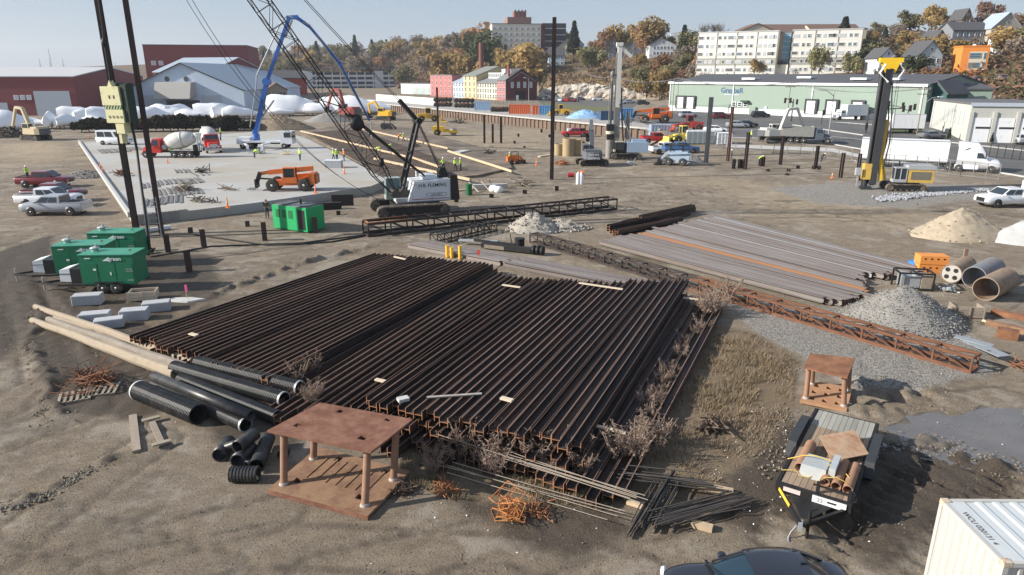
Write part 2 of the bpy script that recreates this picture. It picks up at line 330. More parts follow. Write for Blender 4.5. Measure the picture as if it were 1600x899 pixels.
def ground_mat():
 m = bpy.data.materials.new('yard_earth'); m.use_nodes = True; t = m.node_tree; N = t.nodes; L = t.links.new; b = N['Principled BSDF']; b.inputs['Specular IOR Level'].default_value = .25
 pos = N.new('ShaderNodeNewGeometry').outputs['Position']
 def nz(sc, det=6, ro=.65, vec=None):
  n = N.new('ShaderNodeTexNoise'); n.inputs['Scale'].default_value = sc; n.inputs['Detail'].default_value = det; n.inputs['Roughness'].default_value = ro; L(vec or pos, n.inputs['Vector']); return n.outputs[0]
 def mix(f, a, c):
  x = N.new('ShaderNodeMix'); x.data_type = 'RGBA'
  for i, v in ((0, f), (6, a), (7, c)):
   if isinstance(v, tuple): x.inputs[i].default_value = (*v, 1)
   elif isinstance(v, (int, float)): x.inputs[i].default_value = v
   else: L(v, x.inputs[i])
  return x.outputs[2]
 def mr(v, a, c, lo=0, hi=1):
  x = N.new('ShaderNodeMapRange'); x.inputs[1].default_value = a; x.inputs[2].default_value = c; x.inputs[3].default_value = lo; x.inputs[4].default_value = hi; L(v, x.inputs[0]); return x.outputs[0]
 def att(n): a = N.new('ShaderNodeAttribute'); a.attribute_name = n; return a.outputs['Fac']
 def mth(op, a, c):
  x = N.new('ShaderNodeMath'); x.operation = op
  for i, v in ((0, a), (1, c)):
   if isinstance(v, (int, float)): x.inputs[i].default_value = v
   else: L(v, x.inputs[i])
  return x.outputs[0]
 mp = N.new('ShaderNodeMapping'); mp.inputs['Scale'].default_value = (.7, 1.5, 1); mp.inputs['Rotation'].default_value = (0, 0, -.75); L(pos, mp.inputs[0])
 fine = nz(14, 8, .75); med = nz(1.1, 8, .7); big = nz(.13, 5); strk = nz(1.6, 6, .7, mp.outputs[0]); grit = nz(45, 3, .7)
 c = mix(mr(med, .3, .7), (.15, .118, .085), (.3, .242, .175)); c = mix(mr(big, .38, .64), c, mix(fine, (.185, .15, .112), (.3, .247, .185)))
 c = mix(mr(strk, .47, .66, 0, .5), c, (.36, .3, .225)); c = mix(mr(fine, .49, .62, 0, .75), c, (.08, .062, .045)); c = mix(mr(nz(3.5, 8, .8), .56, .66, 0, .5), c, (.1, .08, .06)); c = mix(mr(nz(.28, 9, .72), .51, .57, 0, .55), c, (.37, .325, .265)); c = mix(mr(nz(.45, 8, .75), .54, .64, 0, .45), c, mix(fine, (.06, .047, .035), (.15, .114, .08))); c = mix(mr(nz(.9, 7, .72), .57, .66, 0, .5), c, (.34, .27, .185))
 pv = N.new('ShaderNodeTexVoronoi'); pv.inputs['Scale'].default_value = 7; L(pos, pv.inputs['Vector']); pb = mth('MULTIPLY', mr(pv.outputs['Distance'], .16, .26, 1, 0), mr(pv.outputs['Color'], .5, .56)); c = mix(mth('MULTIPLY', pb, .8), c, mix(grit, (.1, .082, .062), (.5, .45, .38)))
 c = mix(mr(grit, .62, .78, 0, .6), c, (.36, .31, .25))
 c = mix(mth('MULTIPLY', att('sandy'), mr(med, .25, .6)), c, mix(fine, (.33, .26, .17), (.46, .37, .255)))
 edge = mth('ADD', att('mud'), mth('MULTIPLY', mth('SUBTRACT', med, .5), 1.2))
 mudm = mr(edge, .2, .6); c = mix(mudm, c, mix(mr(fine, .3, .7), (.045, .035, .026), (.135, .105, .077)))
 gv = N.new('ShaderNodeTexVoronoi'); gv.inputs['Scale'].default_value = 16; L(pos, gv.inputs['Vector'])
 ge = mr(mth('ADD', att('gravel'), mth('MULTIPLY', mth('SUBTRACT', med, .5), 2.)), .3, .7); c = mix(ge, c, mix(mr(gv.outputs['Color'], .2, .8), (.17, .158, .14), (.38, .355, .32)))
 gr = mr(mth('ADD', att('grass'), mth('MULTIPLY', mth('SUBTRACT', med, .5), 1.4)), .3, .7); c = mix(gr, c, mix(mr(fine, .3, .7), (.12, .088, .057), (.28, .215, .14)))
 c = mix(att('leafy'), c, mix(mr(nz(.22, 8, .7), .35, .65), (.1, .062, .036), (.17, .125, .065)))
 pd = mr(mth('ADD', att('puddle'), mth('MULTIPLY', mth('SUBTRACT', med, .5), .5)), .3, .5); c = mix(pd, c, (.13, .112, .092))
 L(c, b.inputs['Base Color']); L(mth('SUBTRACT', mr(mudm, 0, 1, .95, .62), mth('MULTIPLY', pd, .3)), b.inputs['Roughness'])
 h = mth('ADD', mth('MULTIPLY', fine, .8), mth('ADD', mth('MULTIPLY', gv.outputs['Distance'], mth('MULTIPLY', ge, .5)), mth('MULTIPLY', grit, .2)))
 h = mth('MULTIPLY', h, mth('SUBTRACT', 1, mth('MULTIPLY', pd, .95)))
 bp = N.new('ShaderNodeBump'); bp.inputs['Strength'].default_value = 1; bp.inputs['Distance'].default_value = .11; L(h, bp.inputs['Height']); L(bp.outputs[0], b.inputs['Normal'])
 return m
me.materials.append(ground_mat()); ground = struct(link(bpy.data.objects.new('ground', me)))
# puddle water: a real, nearly flat sheet just above the sunk bed
pp = [P(*p, .0) for p in [(1345, 668), (1440, 622), (1535, 612), (1660, 640), (1660, 725), (1570, 745), (1450, 718), (1380, 702)]]
mb = MB(); mb.add([(p.x, p.y, -.035) for p in pp], [tuple(range(len(pp)))[::-1]])
if mb.v: struct(part('puddle', mb, M('puddle_water', (.135, .12, .105), .05, 0, .3, .5, spec=1.)))
def drape(name, pixels, mat, lift, st, world=None):          # a sheet draped on the terrain
 poly = world or [tuple(G(*p)[:2]) for p in pixels]
 x0, x1 = min(p[0] for p in poly), max(p[0] for p in poly); y0, y1 = min(p[1] for p in poly), max(p[1] for p in poly)
 import bmesh
 bm = bmesh.new(); vs = [bm.verts.new((x, y, 0)) for x, y in poly]; bm.faces.new(vs)
 for ax, a, b_ in ((0, x0, x1), (1, y0, y1)):
  k = a+st
  while k < b_:
   no = (1, 0, 0) if ax == 0 else (0, 1, 0); co = (k, 0, 0) if ax == 0 else (0, k, 0)
   bmesh.ops.bisect_plane(bm, geom=bm.verts[:]+bm.edges[:]+bm.faces[:], plane_co=co, plane_no=no); k += st
 for v in bm.verts: v.co.z = tz(v.co.x, v.co.y)+lift
 bmesh.ops.recalc_face_normals(bm, faces=bm.faces[:])
 m_ = bpy.data.meshes.new(name); bm.to_mesh(m_); bm.free(); m_.materials.append(mat)
 if m_.polygons and m_.polygons[0].normal.z < 0: m_.flip_normals()
 return link(bpy.data.objects.new(name, m_))
asphalt = M('asphalt', (.1, .098, .096), .9, 0, .14, .25, .003, 20, col2=(.15, .145, .14), thr=.58, c2scale=.12, pos=True)
struct(drape('street', [(958, 184), (1035, 166), (1300, 176), (1625, 200), (1625, 281), (1480, 257), (1300, 226), (1190, 217), (1085, 216), (985, 199)], asphalt, .03, 4.))
struct(drape('car_park', [(842, 154), (1000, 160), (985, 170), (905, 166), (842, 160)], asphalt, .05, 6.))
struct(drape('rail_deck', None, M('pale_gravel_deck', (.36, .345, .32), .9, 0, .1, .6, pos=True), .04, 4., [(x, y+.3) for x, y in WALL]+[(x, y+24) for x, y in WALL[::-1]]))
paint = M('road_paint', (.72, .7, .64), .8, 0, .1, 3)
for k in range(9):
 a = G(1298+k*9, 191+k*.7); b_ = a+Vector((3.2, -3.2, 0)); mb = MB(); n = Vector((.25, .25, 0))
 pts = [a-n, a+n, b_+n, b_-n]; mb.add([(p.x, p.y, tz(p.x, p.y)+.045) for p in pts], [(3, 2, 1, 0)]); struct(part('crosswalk_stripe', mb, paint))
for (a, b_) in [((1000, 205), (1180, 203)), ((1180, 203), (1460, 231)), ((1200, 184), (1330, 188)), ((1060, 214), (1190, 216))]:
 a = G(*a); b_ = G(*b_); d = (b_-a).normalized(); n = Vector((-d.y, d.x, 0))*.1; mb = MB(); m_ = 14
 for i in range(m_):
  p, q_ = a.lerp(b_, i/m_), a.lerp(b_, (i+1)/m_); mb.add([(v.x, v.y, tz(v.x, v.y)+.05) for v in (p-n, q_-n, q_+n, p+n)], [(0, 1, 2, 3)])
 struct(part('lane_line', mb, paint))
kerbm = M('kerb_concrete', (.46, .45, .43), .9, 0, .1, 2)
def kerb(pp, w=.4, h=.15):
 pts = [G(*p) for p in pp]; mb = MB()
 for a, b_ in zip(pts[:-1], pts[1:]): mb.beam(a+Vector((0, 0, h/2)), b_+Vector((0, 0, h/2)), w, h)
 struct(part('kerb', mb, kerbm))
kerb([(985, 199), (1085, 216), (1190, 217), (1300, 226), (1480, 257), (1625, 281)]); kerb([(1240, 196), (1300, 205), (1350, 212)], .8); kerb([(1440, 218), (1600, 236)], .5)
struct(drape('sidewalk', [(1135, 226), (1300, 232), (1480, 263), (1480, 268), (1300, 238), (1135, 231)], kerbm, .06, 4.))
struct(drape('lawn_strip', [(1395, 200), (1440, 200), (1440, 207), (1395, 208)], M('lawn', (.07, .1, .035), .95, 0, .3, 2, .03, 8), .07, 4.))
struct(drape('verge', [(842, 160), (985, 170), (935, 175), (860, 170)], M('dry_lawn', (.13, .13, .06), .95, 0, .3, 1, .03, 8), .06, 5.))
# concrete slab being cast: a raised deck with a formed front face
SZ = .85
sl = [P(*p, SZ) for p in [(125, 222), (205, 336), (300, 329), (400, 317), (580, 291), (604, 281), (548, 250), (480, 217), (440, 204)]]
slabm = M('slab_concrete', (.4, .4, .39), .88, 0, .12, .5, .003, 15, col2=(.36, .32, .255), thr=.52, soft=.1, c2scale=.07, pos=True)
mb = MB(); n = len(sl); mb.add([(p.x, p.y, SZ) for p in sl]+[(p.x, p.y, -.4) for p in sl], [tuple(range(n))]+[(i, n+i, n+(i+1) % n, (i+1) % n) for i in range(n)]); struct(part('concrete_slab', mb, slabm))
mb = MB(); a, b_ = sl[0], sl[1]; mb.beam(a+Vector((-.15, 0, .0)), b_+Vector((-.15, 0, .0)), .3, .5); single('slab_edge_kerb', mb, kerbm, 'pale concrete upstand along the left edge of the slab', 'kerb')
# pile caps / rebar field beyond the slab
rb = [P(*p, .3) for p in [(470, 206), (560, 252), (606, 286), (745, 274), (800, 262), (790, 240), (640, 200), (560, 190)]]
matm = M('rebar_bed', (.11, .088, .068), .9, 0, .35, 1.5, .02, 12, col2=(.23, .18, .13), thr=.53, c2scale=.3, pos=True)
mb = MB(); n = len(rb); mb.add([(p.x, p.y, .3) for p in rb]+[(p.x, p.y, -.3) for p in rb], [tuple(range(n))[::-1]]+[(i, (i+1) % n, n+(i+1) % n, n+i) for i in range(n)]); struct(part('formwork_bed', mb, matm))
mb = MB(); o = P(610, 283, .3); u = (P(480, 208, .3)-o); v = (P(790, 258, .3)-P(640, 280, .3))
for i in range(60): p = o+u*(i/60); mb.beam(p+Vector((0, 0, .12)), p+v*.75+Vector((0, 0, .12)), .05, .05)
for i in range(22): p = o+v*(.75*i/22); mb.beam(p+Vector((0, 0, .17)), p+u+Vector((0, 0, .17)), .05, .05)
stuff(tag(part('rebar_mat', mb, darkrust), 'grid of reinforcing bars laid out beyond the slab', 'rebar'))
for (a, b_, w) in [((585, 248), (735, 281), .3), ((690, 262), (640, 245), .25), ((470, 205), (640, 246), .2), ((700, 236), (800, 268), .2), ((560, 200), (700, 232), .2)]:
 a = P(*a, .55); b_ = P(*b_, .55); mb = MB(); mb.beam(a, b_, w, .3); single('form_board', mb, timber, 'pale timber form board edging the rebar bed', 'board', group='form boards round the rebar bed')
# ---------------------------------------------------------------- stacks of steel H piles
steel = M('pile_steel', (.036, .027, .024), .68, .15, .35, 2.2, .002, 40, .45, col2=(.12, .06, .037), thr=.58, soft=.1, c2scale=1.1, streak=(.22, 3, 3))
flange = M('worn_flange_edge', (.2, .13, .1), .7, .1, .35, 1.5, rnd=.5, streak=(.3, 1, 1))  # paler top edges: sunlight caught along the flanges, painted into the colour
steelend = M('pile_cut_end', (.36, .17, .085), .85, 0, .2, 8)
steeltop = M('pale_pile_steel', (.2, .16, .14), .75, .1, .22, 1.6, .002, 40, .16, col2=(.26, .24, .225), thr=.52, soft=.1, c2scale=1.3, streak=(.15, 3, 3))
HM = {}
def hpile_mesh(L, m=None, w=.36, t=.024):
 key = (round(L, 1), (m or steel).name)
 if key in HM: return HM[key]
 mb = MB()
 for a in (-w/2+t/2, w/2-t/2): mb.cbox((L/2, a, w/2), (L, t, w))
 mb.cbox((L/2, 0, w/2), (L-.002, w-2*t, t))
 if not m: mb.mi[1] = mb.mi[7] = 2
 mb.k = 1
 for x, s in ((-.004, 1), (L+.004, 1)):
  mb.cbox((x, -w/2+t/2, w/2), (.006, t, w)); mb.cbox((x, w/2-t/2, w/2), (.006, t, w)); mb.cbox((x, 0, w/2), (.006, w-2*t, t))
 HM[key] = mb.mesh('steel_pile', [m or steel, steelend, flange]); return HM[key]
def pile(p, q, label, group, m=None, roll=0, name='steel_pile'):
 d = Vector(q)-Vector(p); L = round(d.length*2)/2
 o = link(bpy.data.objects.new(name, hpile_mesh(L, m))); o.location = p
 o.rotation_euler = Matrix.Rotation(atan2(d.y, d.x), 3, 'Z').to_4x4().to_euler() if not roll else (pi/2, 0, atan2(d.y, d.x))
 tag(o, label, 'steel pile', group); return o
def stack(fl, fr, bl, br, n, z, jf, jb, label, group, edge=None, skip=()):
 fl, fr, bl, br = [Vector((v[0], v[1], z)) for v in (fl, fr, bl, br)]
 d = ((bl-fl)+(br-fr)).normalized()
 for i in range(n):
  if i in skip: continue
  t = min(1, max(0, (i+random.gauss(0, .07))/(n-1))); f = fl.lerp(fr, t)-d*(jf*random.random()); b = bl.lerp(br, t)+d*(jb*random.random())
  lb = edge[i-n] if edge and i-n in edge else (edge[i] if edge and i in edge else label)
  pile(f, b, lb, group if lb == label else None)
# left stack: two layers
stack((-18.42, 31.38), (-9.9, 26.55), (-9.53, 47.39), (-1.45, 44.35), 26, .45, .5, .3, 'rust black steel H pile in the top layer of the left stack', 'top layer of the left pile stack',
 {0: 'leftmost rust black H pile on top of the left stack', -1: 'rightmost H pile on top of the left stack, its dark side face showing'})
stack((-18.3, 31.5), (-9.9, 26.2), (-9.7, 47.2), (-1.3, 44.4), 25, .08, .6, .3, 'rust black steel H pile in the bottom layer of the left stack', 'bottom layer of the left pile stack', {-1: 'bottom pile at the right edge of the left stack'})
# right stack: s runs across it, t along it
RO = Vector((-8.7, 25.6, 0)); RD = Vector((.405, .914, 0)); RR = Vector((.914, -.405, 0))
st = lambda s, t: RO+RR*s+RD*t
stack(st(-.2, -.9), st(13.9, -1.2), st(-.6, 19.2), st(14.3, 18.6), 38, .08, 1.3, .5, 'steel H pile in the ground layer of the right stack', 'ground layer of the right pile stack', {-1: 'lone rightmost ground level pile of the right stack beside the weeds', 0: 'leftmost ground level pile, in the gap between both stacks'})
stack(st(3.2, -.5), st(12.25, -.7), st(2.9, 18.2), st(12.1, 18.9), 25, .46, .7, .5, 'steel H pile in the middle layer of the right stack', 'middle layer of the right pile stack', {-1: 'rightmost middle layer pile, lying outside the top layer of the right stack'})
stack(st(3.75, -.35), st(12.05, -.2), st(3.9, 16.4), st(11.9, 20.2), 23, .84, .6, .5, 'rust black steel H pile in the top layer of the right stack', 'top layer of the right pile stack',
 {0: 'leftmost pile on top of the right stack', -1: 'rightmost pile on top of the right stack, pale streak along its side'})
# dunnage under the stacks
for k, (a, b_, z, lb) in enumerate([((-17.6, 33.3), (-9.4, 29.2), .04, 'sleeper under the front of the left stack'), ((-10.1, 45.7), (-1.6, 42.9), .04, 'sleeper under the back of the left stack'), (tuple(st(-.5, 1.2)[:2]), tuple(st(14.3, .8)[:2]), .04, 'sleeper under the front of the right stack'), (tuple(st(-.8, 17)[:2]), tuple(st(14.5, 16.7)[:2]), .04, 'sleeper under the back of the right stack')]):
 mb = MB(); mb.beam((*a, z), (*b_, z), .22, .08); single('timber_sleeper', mb, oldwood, lb, 'timber')
# sticks, boards and blocks lying on the piles
def stick(p, q, w, h, mat, label, cat='plank', name='loose_plank'):
 d = Vector(q)-Vector(p); mb = MB(); mb.box(0, d.length, -w/2, w/2, 0, h); single(name, mb, mat, label, cat, p, atan2(d.y, d.x))
palewood = M('pale_board', (.6, .5, .37), .85, 0, .12, 4)
stick(P(905, 443, 1.21), P(973, 453, 1.21), .16, .06, palewood, 'long pale board lying across the top of the right stack near its far end')
stick(P(928, 666, .85), P(978, 678, .85), .14, .06, palewood, 'pale board on the middle layer near the front right corner of the piles')
stick(P(1068, 466, .85), P(1102, 470, .85), .14, .05, palewood, 'short pale board on the lower piles at the far right edge')
stick(P(785, 446, 1.21), P(813, 450, 1.21), .15, .06, palewood, 'short pale board on the far left end of the right stack')
stick(P(616, 402, .82), P(634, 406, .82), .15, .06, palewood, 'pale board on the far end of the left stack')
stick(P(297, 522, .82), P(308, 525, .82), .22, .05, palewood, 'short board on the front left end of the left stack')
stick(P(587, 594, .47), P(604, 598, .47), .18, .07, palewood, 'board stub beside the second row of piles left of the right stack')
stick(P(783, 623, 1.21), P(801, 628, 1.21), .2, .08, palewood, 'short white block on the front of the right stack')
mb = MB(); mb.tube((0, 0, .05), (2.1, .05, .05), .05, 8); a = P(667, 623, 1.2); b_ = P(775, 617, 1.2); single('grey_pole', mb, M('birch_pole', (.45, .41, .36), .8, 0, .3, 6), 'thin pale pole lying across the front of the right stack', 'pole', a, heading(a, b_))
mb = MB(); mb.cbox((0, 0, .06), (.42, .3, .12)); single('concrete_block', mb, concrete, 'flat grey block resting on a pile end near the front', 'block', P(630, 626, 1.2), .5)
# flat laid sections to the right of the long truss
fl, fr, bl, br = P(1300, 468, .4), P(1425, 412, .4), P(940, 376, .4), P(1120, 336, .4)
N_ = 42; oddr = M('bright_rust_steel', (.33, .16, .075), .85, 0, .2, 2, .002, 40, .1, streak=(.15, 3, 3)); oddg = M('grey_mill_steel', (.35, .335, .32), .6, .2, .15, 2, 0, 40, .1, streak=(.15, 3, 3))
for i in range(N_):
 t = i/(N_-1); f = fl.lerp(fr, t); b_ = bl.lerp(br, t); d = (f-b_).normalized(); f = f+d*(random.uniform(-.5, .5)+.9*sin(t*9)); b_ = b_+d*random.uniform(-.4, .4)
 f.z = b_.z = .2+(.03*random.random() if i % 9 else .1)
 mm = steeltop; lb = 'flat lying weathered steel section in the field of sections right of the long truss'; gr = 'flat lying steel sections right of the truss'
 if i in (12, 13): mm = oddr
 if i in (26, 33, 37, 39): mm = oddg
 lb = {12: 'orange rusted section lying in the middle of the flat field, raised edge', 13: 'second orange rusted section beside the raised one in the flat field', 26: 'grey section in the far half of the flat lying field', 33: 'grey mill scale section second from the far grey ones in the flat field', 37: 'grey section next to the far edge of the flat field', 39: 'pale grey section along the far edge of the flat field', 0: 'nearest flat lying section beside the long truss'}.get(i, lb)
 pile(b_, f, lb, gr if lb.startswith('flat lying') else None, mm, 1, 'steel_section')
for i in range(7):
 t = i/6; a = P(640, 379, .4).lerp(P(672, 374, .4), t); b_ = P(1010, 449, .4).lerp(P(1040, 441, .4), t); a.z = b_.z = .19
 L = (b_-a).length; m_ = a.lerp(b_, .43+.04*random.random()); m_.z = .19
 pile(a, m_, 'flat rusted section behind the pile stacks, near the yellow bollards', 'flat sections behind the left stack', steeltop, 1, 'steel_section'); pile(m_+(b_-a).normalized()*.2, b_, 'flat rusted section running alongside the long truss behind the right stack', 'flat sections along the truss', steeltop, 1, 'steel_section')
# dark bundles lying at mid distance
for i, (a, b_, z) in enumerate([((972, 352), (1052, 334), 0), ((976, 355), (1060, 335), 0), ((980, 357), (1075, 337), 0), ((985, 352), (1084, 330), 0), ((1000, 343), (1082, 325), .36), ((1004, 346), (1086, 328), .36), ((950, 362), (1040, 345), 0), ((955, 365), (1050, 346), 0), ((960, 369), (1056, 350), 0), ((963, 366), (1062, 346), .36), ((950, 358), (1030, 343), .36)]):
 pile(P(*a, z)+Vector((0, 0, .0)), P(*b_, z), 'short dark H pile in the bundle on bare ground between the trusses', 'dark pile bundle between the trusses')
# ---------------------------------------------------------------- trusses
def truss(name, label, a, b, w, h, bays, m1, m2=None, switch=1., t=.09, tubes=False, deck=False):
 a = Vector(a); b = Vector(b); L = (b-a).length; root = thing(name, label, 'truss', a, heading(a, b)); mat = lambda k: m2 if m2 and k > switch*bays else m1
 cuts = [0, switch*L, L] if m2 else [0, L]
 for y in (0, w):
  for z in (t/2, h-t/2):
   for i in range(len(cuts)-1):
    mb = MB()
    if tubes: mb.tube((cuts[i], y, z), (cuts[i+1], y, z), t*.5, 8)
    else: mb.box(cuts[i], cuts[i+1], y-t/2, y+t/2, z-t*.9, z+t*.9) if z < h/2 else mb.box(cuts[i], cuts[i+1], y-t/2, y+t/2, z-t*.6, z+t*.6)
    part('chord', mb, m2 if i else m1, root)
 ms = {}
 def pc(nm, f, mt, x, y=0, z=0):
  k = (nm, mt.name)
  if k not in ms: mb = MB(); f(mb); ms[k] = mb.mesh(nm, mt)
  o = bpy.data.objects.new(nm, ms[k]); o.location = (x, y, z); link(o, root)
 s = L/bays; tt = t*.75
 for k in range(bays+1):
  for y in (0, w): pc('post', lambda m: m.box(-tt/2, tt/2, -tt/2, tt/2, t*.5, h-t*.5), mat(k), min(k*s, L-.05), y)
  pc('cross_bar', lambda m: m.box(-tt/2, tt/2, t*.5, w-t*.5, -tt/2, tt/2), mat(k), min(k*s, L-.05), 0, h-t*.5)
  pc('cross_bar', lambda m: m.box(-tt/2, tt/2, t*.5, w-t*.5, -tt/2, tt/2), mat(k), min(k*s, L-.05), 0, t*.5)
  if k < bays:
   for y in (0, w): pc('brace', lambda m: m.beam((tt, 0, h-t), (s-tt, 0, t), tt*.7), mat(k), k*s, y)
   pc('lacing', lambda m: m.beam((tt, t*.5, 0), (s-tt, w-t*.5, 0), tt*.6), mat(k), k*s, 0, h-t*.6)
   if deck: pc('gusset', lambda m: m.box(s*.4, s*.48, .01, .05, .1, .22), mat(k), k*s, 0)
 if deck:
  mb = MB(); mb.box(.1, L-.1, t*.6, w-t*.6, .02, .05); part('bottom_plate', mb, m1, root)
 return root
a = P(828, 380); b_ = P(1517, 584)
truss('pile_lead_truss', 'long low lattice truss fading from black to orange rust beside the gravel heap', a, b_, .78, .8, 19, M('sooty_steel', (.045, .035, .031), .75, .1, .3, 2, .002, 40, col2=(.12, .065, .04), thr=.62), M('truss_rust', (.17, .075, .04), .85, .05, .25, 4, .003, 30, .1, col2=(.1, .05, .03), thr=.55), .5, t=.11, deck=True)
a = P(576, 371); b_ = P(964, 328)
truss('pile_lead_truss', 'large dark lattice truss lying in front of the crawler crane', a, b_, 1.5, 1.15, 13, M('soot_black_rust', (.04, .032, .028), .75, .1, .3, 2, col2=(.1, .055, .035), thr=.6), None, t=.14)
mb = MB(); mb.beam((.1, .05, 1.2), (4, .05, 1.2), .2, .06); mb.beam((.1, 1.45, 1.2), (4, 1.45, 1.2), .2, .06); mb.beam((.08, 0, 1.2), (.08, 1.5, 1.2), .16, .07)
part('walkway_plank', mb, rustbright, [o for o in COL.objects if o.name.startswith('pile_lead_truss')][-1], 'orange rusted edge plates on the left end')
truss('boom_section', 'short black tubular boom section lying in front of the dark truss', P(684, 383), P(777, 361), .9, .85, 9, black, None, t=.09, tubes=True)
# old pile hammer and scrap lying behind the stacks
a = P(752, 388); root = thing('pile_hammer', 'long black pile hammer lying on the ground behind the pile stacks', 'hammer', a, heading(a, P(862, 401)))
mb = MB(); mb.cbox((2.2, 0, .3), (4.2, .5, .35)); mb.cbox((1., .35, .5), (3.6, .2, .15)); part('body', mb, black, root)
for x in (4.4, 4.75, 5.1): mb = MB(); mb.tube((x, 0, .36), (x+.16, 0, .36), .36, 14); part('flange', mb, black, root)
mb = MB(); mb.box(.4, 2.1, -.27, -.25, .12, .4); part('pale_panel', mb, oldwood, root)
mb = MB(); mb.beam((-2.2, .4, .35), (1.2, .55, .55), .35, .12); part('guide_plate', mb, greysteel, root)
a = P(812, 388); mb = MB(); mb.tube((0, 0, 0), (0, 0, .75), .38, 14); mb.tube((0, 0, .72), (0, 0, .8), .42, 14); mb.tube((-.55, 0, 0), (-.75, .1, 1.1), .04, 6); single('steel_drum', mb, black, 'black steel drum with a rod beside it behind the stacks', 'drum', a)
# yellow bollards + striped marker
for p, h, lb in (((699, 402), .9, 'left yellow pipe stub behind the left stack'), ((706, 403), .8, 'short yellow pipe stub between two others behind the left stack'), ((719, 405), 1., 'tall yellow pipe stub right of its pair behind the left stack')):
 mb = MB(); mb.tube((0, 0, 0), (0, 0, h), .13, 12, hollow=.1); single('pipe_stub', mb, M('ochre_paint', (.78, .45, .04), .5, 0, .12, 4), lb, 'pipe', P(*p))
mb = MB(); mb.box(-.03, .03, -.03, .03, 0, .9); mb.k = 1; mb.box(-.1, .1, -.035, -.03, .45, .85); single('marker_stake', mb, [timber, M('flag_red', (.8, .1, .08), .6)], 'small red marker stake behind the left stack', 'stake', P(748, 408))
# ---------------------------------------------------------------- rusty four legged template with a plate on top
def template(name, label, corners_top, corners_base, zt, legs, r, holes, grid=False, mt=None, mb_=None):
 c = sum((Vector(p) for p in corners_base), Vector())/4; ax = (corners_base[1]-corners_base[0]).normalized(); root = thing(name, label, 'steel frame', (c.x, c.y, 0), 0)
 def slab(cs, z0, z1, nm, mat, hl):
  cs = [Vector((p[0]-c.x, p[1]-c.y, 0)) for p in cs]; mb = MB(); n = 12
  bl = lambda u, v: cs[0]*(1-u)*(1-v)+cs[1]*u*(1-v)+cs[2]*u*v+cs[3]*(1-u)*v
  us = sorted({0, 1, *[h[0]-h[2]/2 for h in hl], *[h[0]+h[2]/2 for h in hl]}); vs = sorted({0, 1, *[h[1]-h[3]/2 for h in hl], *[h[1]+h[3]/2 for h in hl]})
  for i in range(len(us)-1):
   for j in range(len(vs)-1):
    u = (us[i]+us[i+1])/2; v = (vs[j]+vs[j+1])/2
    if any(abs(u-h[0]) < h[2]/2 and abs(v-h[1]) < h[3]/2 for h in hl): continue
    q = [bl(us[i], vs[j]), bl(us[i+1], vs[j]), bl(us[i+1], vs[j+1]), bl(us[i], vs[j+1])]; mb.hexa([(p.x, p.y, z0) for p in q[::-1]]+[(p.x, p.y, z1) for p in q[::-1]])
  part(nm, mb, mat, root); return bl
 bt = slab(corners_top, zt-.07, zt, 'top_plate', mt, holes); bb = slab(corners_base, .06, .17, 'base_plate', mb_, holes if not grid else [(u, v, .13, .11) for u in (.2, .5, .8) for v in (.22, .5, .78)])
 for u, v in legs:
  p = bb(u, v); q = bt(u, v); mb = MB(); mb.tube((p.x, p.y, .17), (q.x, q.y, zt-.07), r, 16); o = part('leg', mb, M('leg_rust', (.27, .155, .1), .8, .05, .25, 5, .003, 40, .1), root)
  mb = MB(); mb.tube((p.x, p.y, .172), (p.x, p.y, .25), r*1.35, 16, r*1.1); part('collar', mb, M('weld_grey', (.4, .36, .33), .7, .2, .2, 6), o)
  mb = MB(); mb.tube((q.x, q.y, zt-.2), (q.x, q.y, zt-.072), r*1.1, 16, r*1.3); part('collar', mb, M('weld_grey', ()), o)
 return root, bb, c
m1 = M('plate_rust_red', (.165, .07, .043), .8, .05, .3, 1.6, .006, 18, col2=(.27, .14, .09), thr=.54, c2scale=1.8); m2 = M('plate_rust_tan', (.31, .19, .11), .9, 0, .28, 1.6, .006, 18, col2=(.17, .09, .055), thr=.52, c2scale=1.5)
root, bb, c = template('pile_template', 'large rusty steel template in front, a plate carried on four pipe legs', [P(417, 673, 2), P(500, 629, 2), P(645, 655, 2), P(580, 706, 2)][::1], [P(418, 765, .17), P(497, 698, .17), P(641, 736, .17), P(575, 806, .17)], 2.0, [(.16, .08), (.75, .08), (.16, .9), (.75, .93)], .12, [(.28, .16, .1, .07), (.28, .8, .1, .07), (.86, .3, .1, .06), (.86, .8, .08, .06)], mt=m1, mb_=m2)
for k in range(7):                                        # battens welded on the lower plate
 v = .2+k*.1; p, q = bb(.36, v), bb(.84, v); mb = MB(); mb.beam((p.x, p.y, .18), (q.x, q.y, .18), .07, .03); part('batten', mb, m2, root)
mb = MB(); p, q = bb(.02, .0), bb(.02, 1.); mb.beam((p.x, p.y, .09), (q.x, q.y, .09), .16, .15); part('edge_beam', mb, m1, root)
p, q = bb(0., .98), bb(1., .98); mb = MB(); mb.beam((p.x, p.y, .05), (q.x, q.y, .05), .14, .12); part('edge_beam', mb, darkrust, root)
template('pile_template', 'smaller rusty steel template with a pierced base, beside the gravel', [P(1256, 574, 1.5), P(1266, 552, 1.5), P(1336, 560, 1.5), P(1324, 590, 1.5)], [P(1250, 626, .17), P(1264, 594, .17), P(1332, 606, .17), P(1323, 641, .17)], 1.5, [(.15, .1), (.85, .1), (.15, .92), (.85, .92)], .1, [(.02, .02, .01, .01)], True, rust, M('base_rust', (.4, .22, .12), .9, 0, .2, 2, .003, 30))
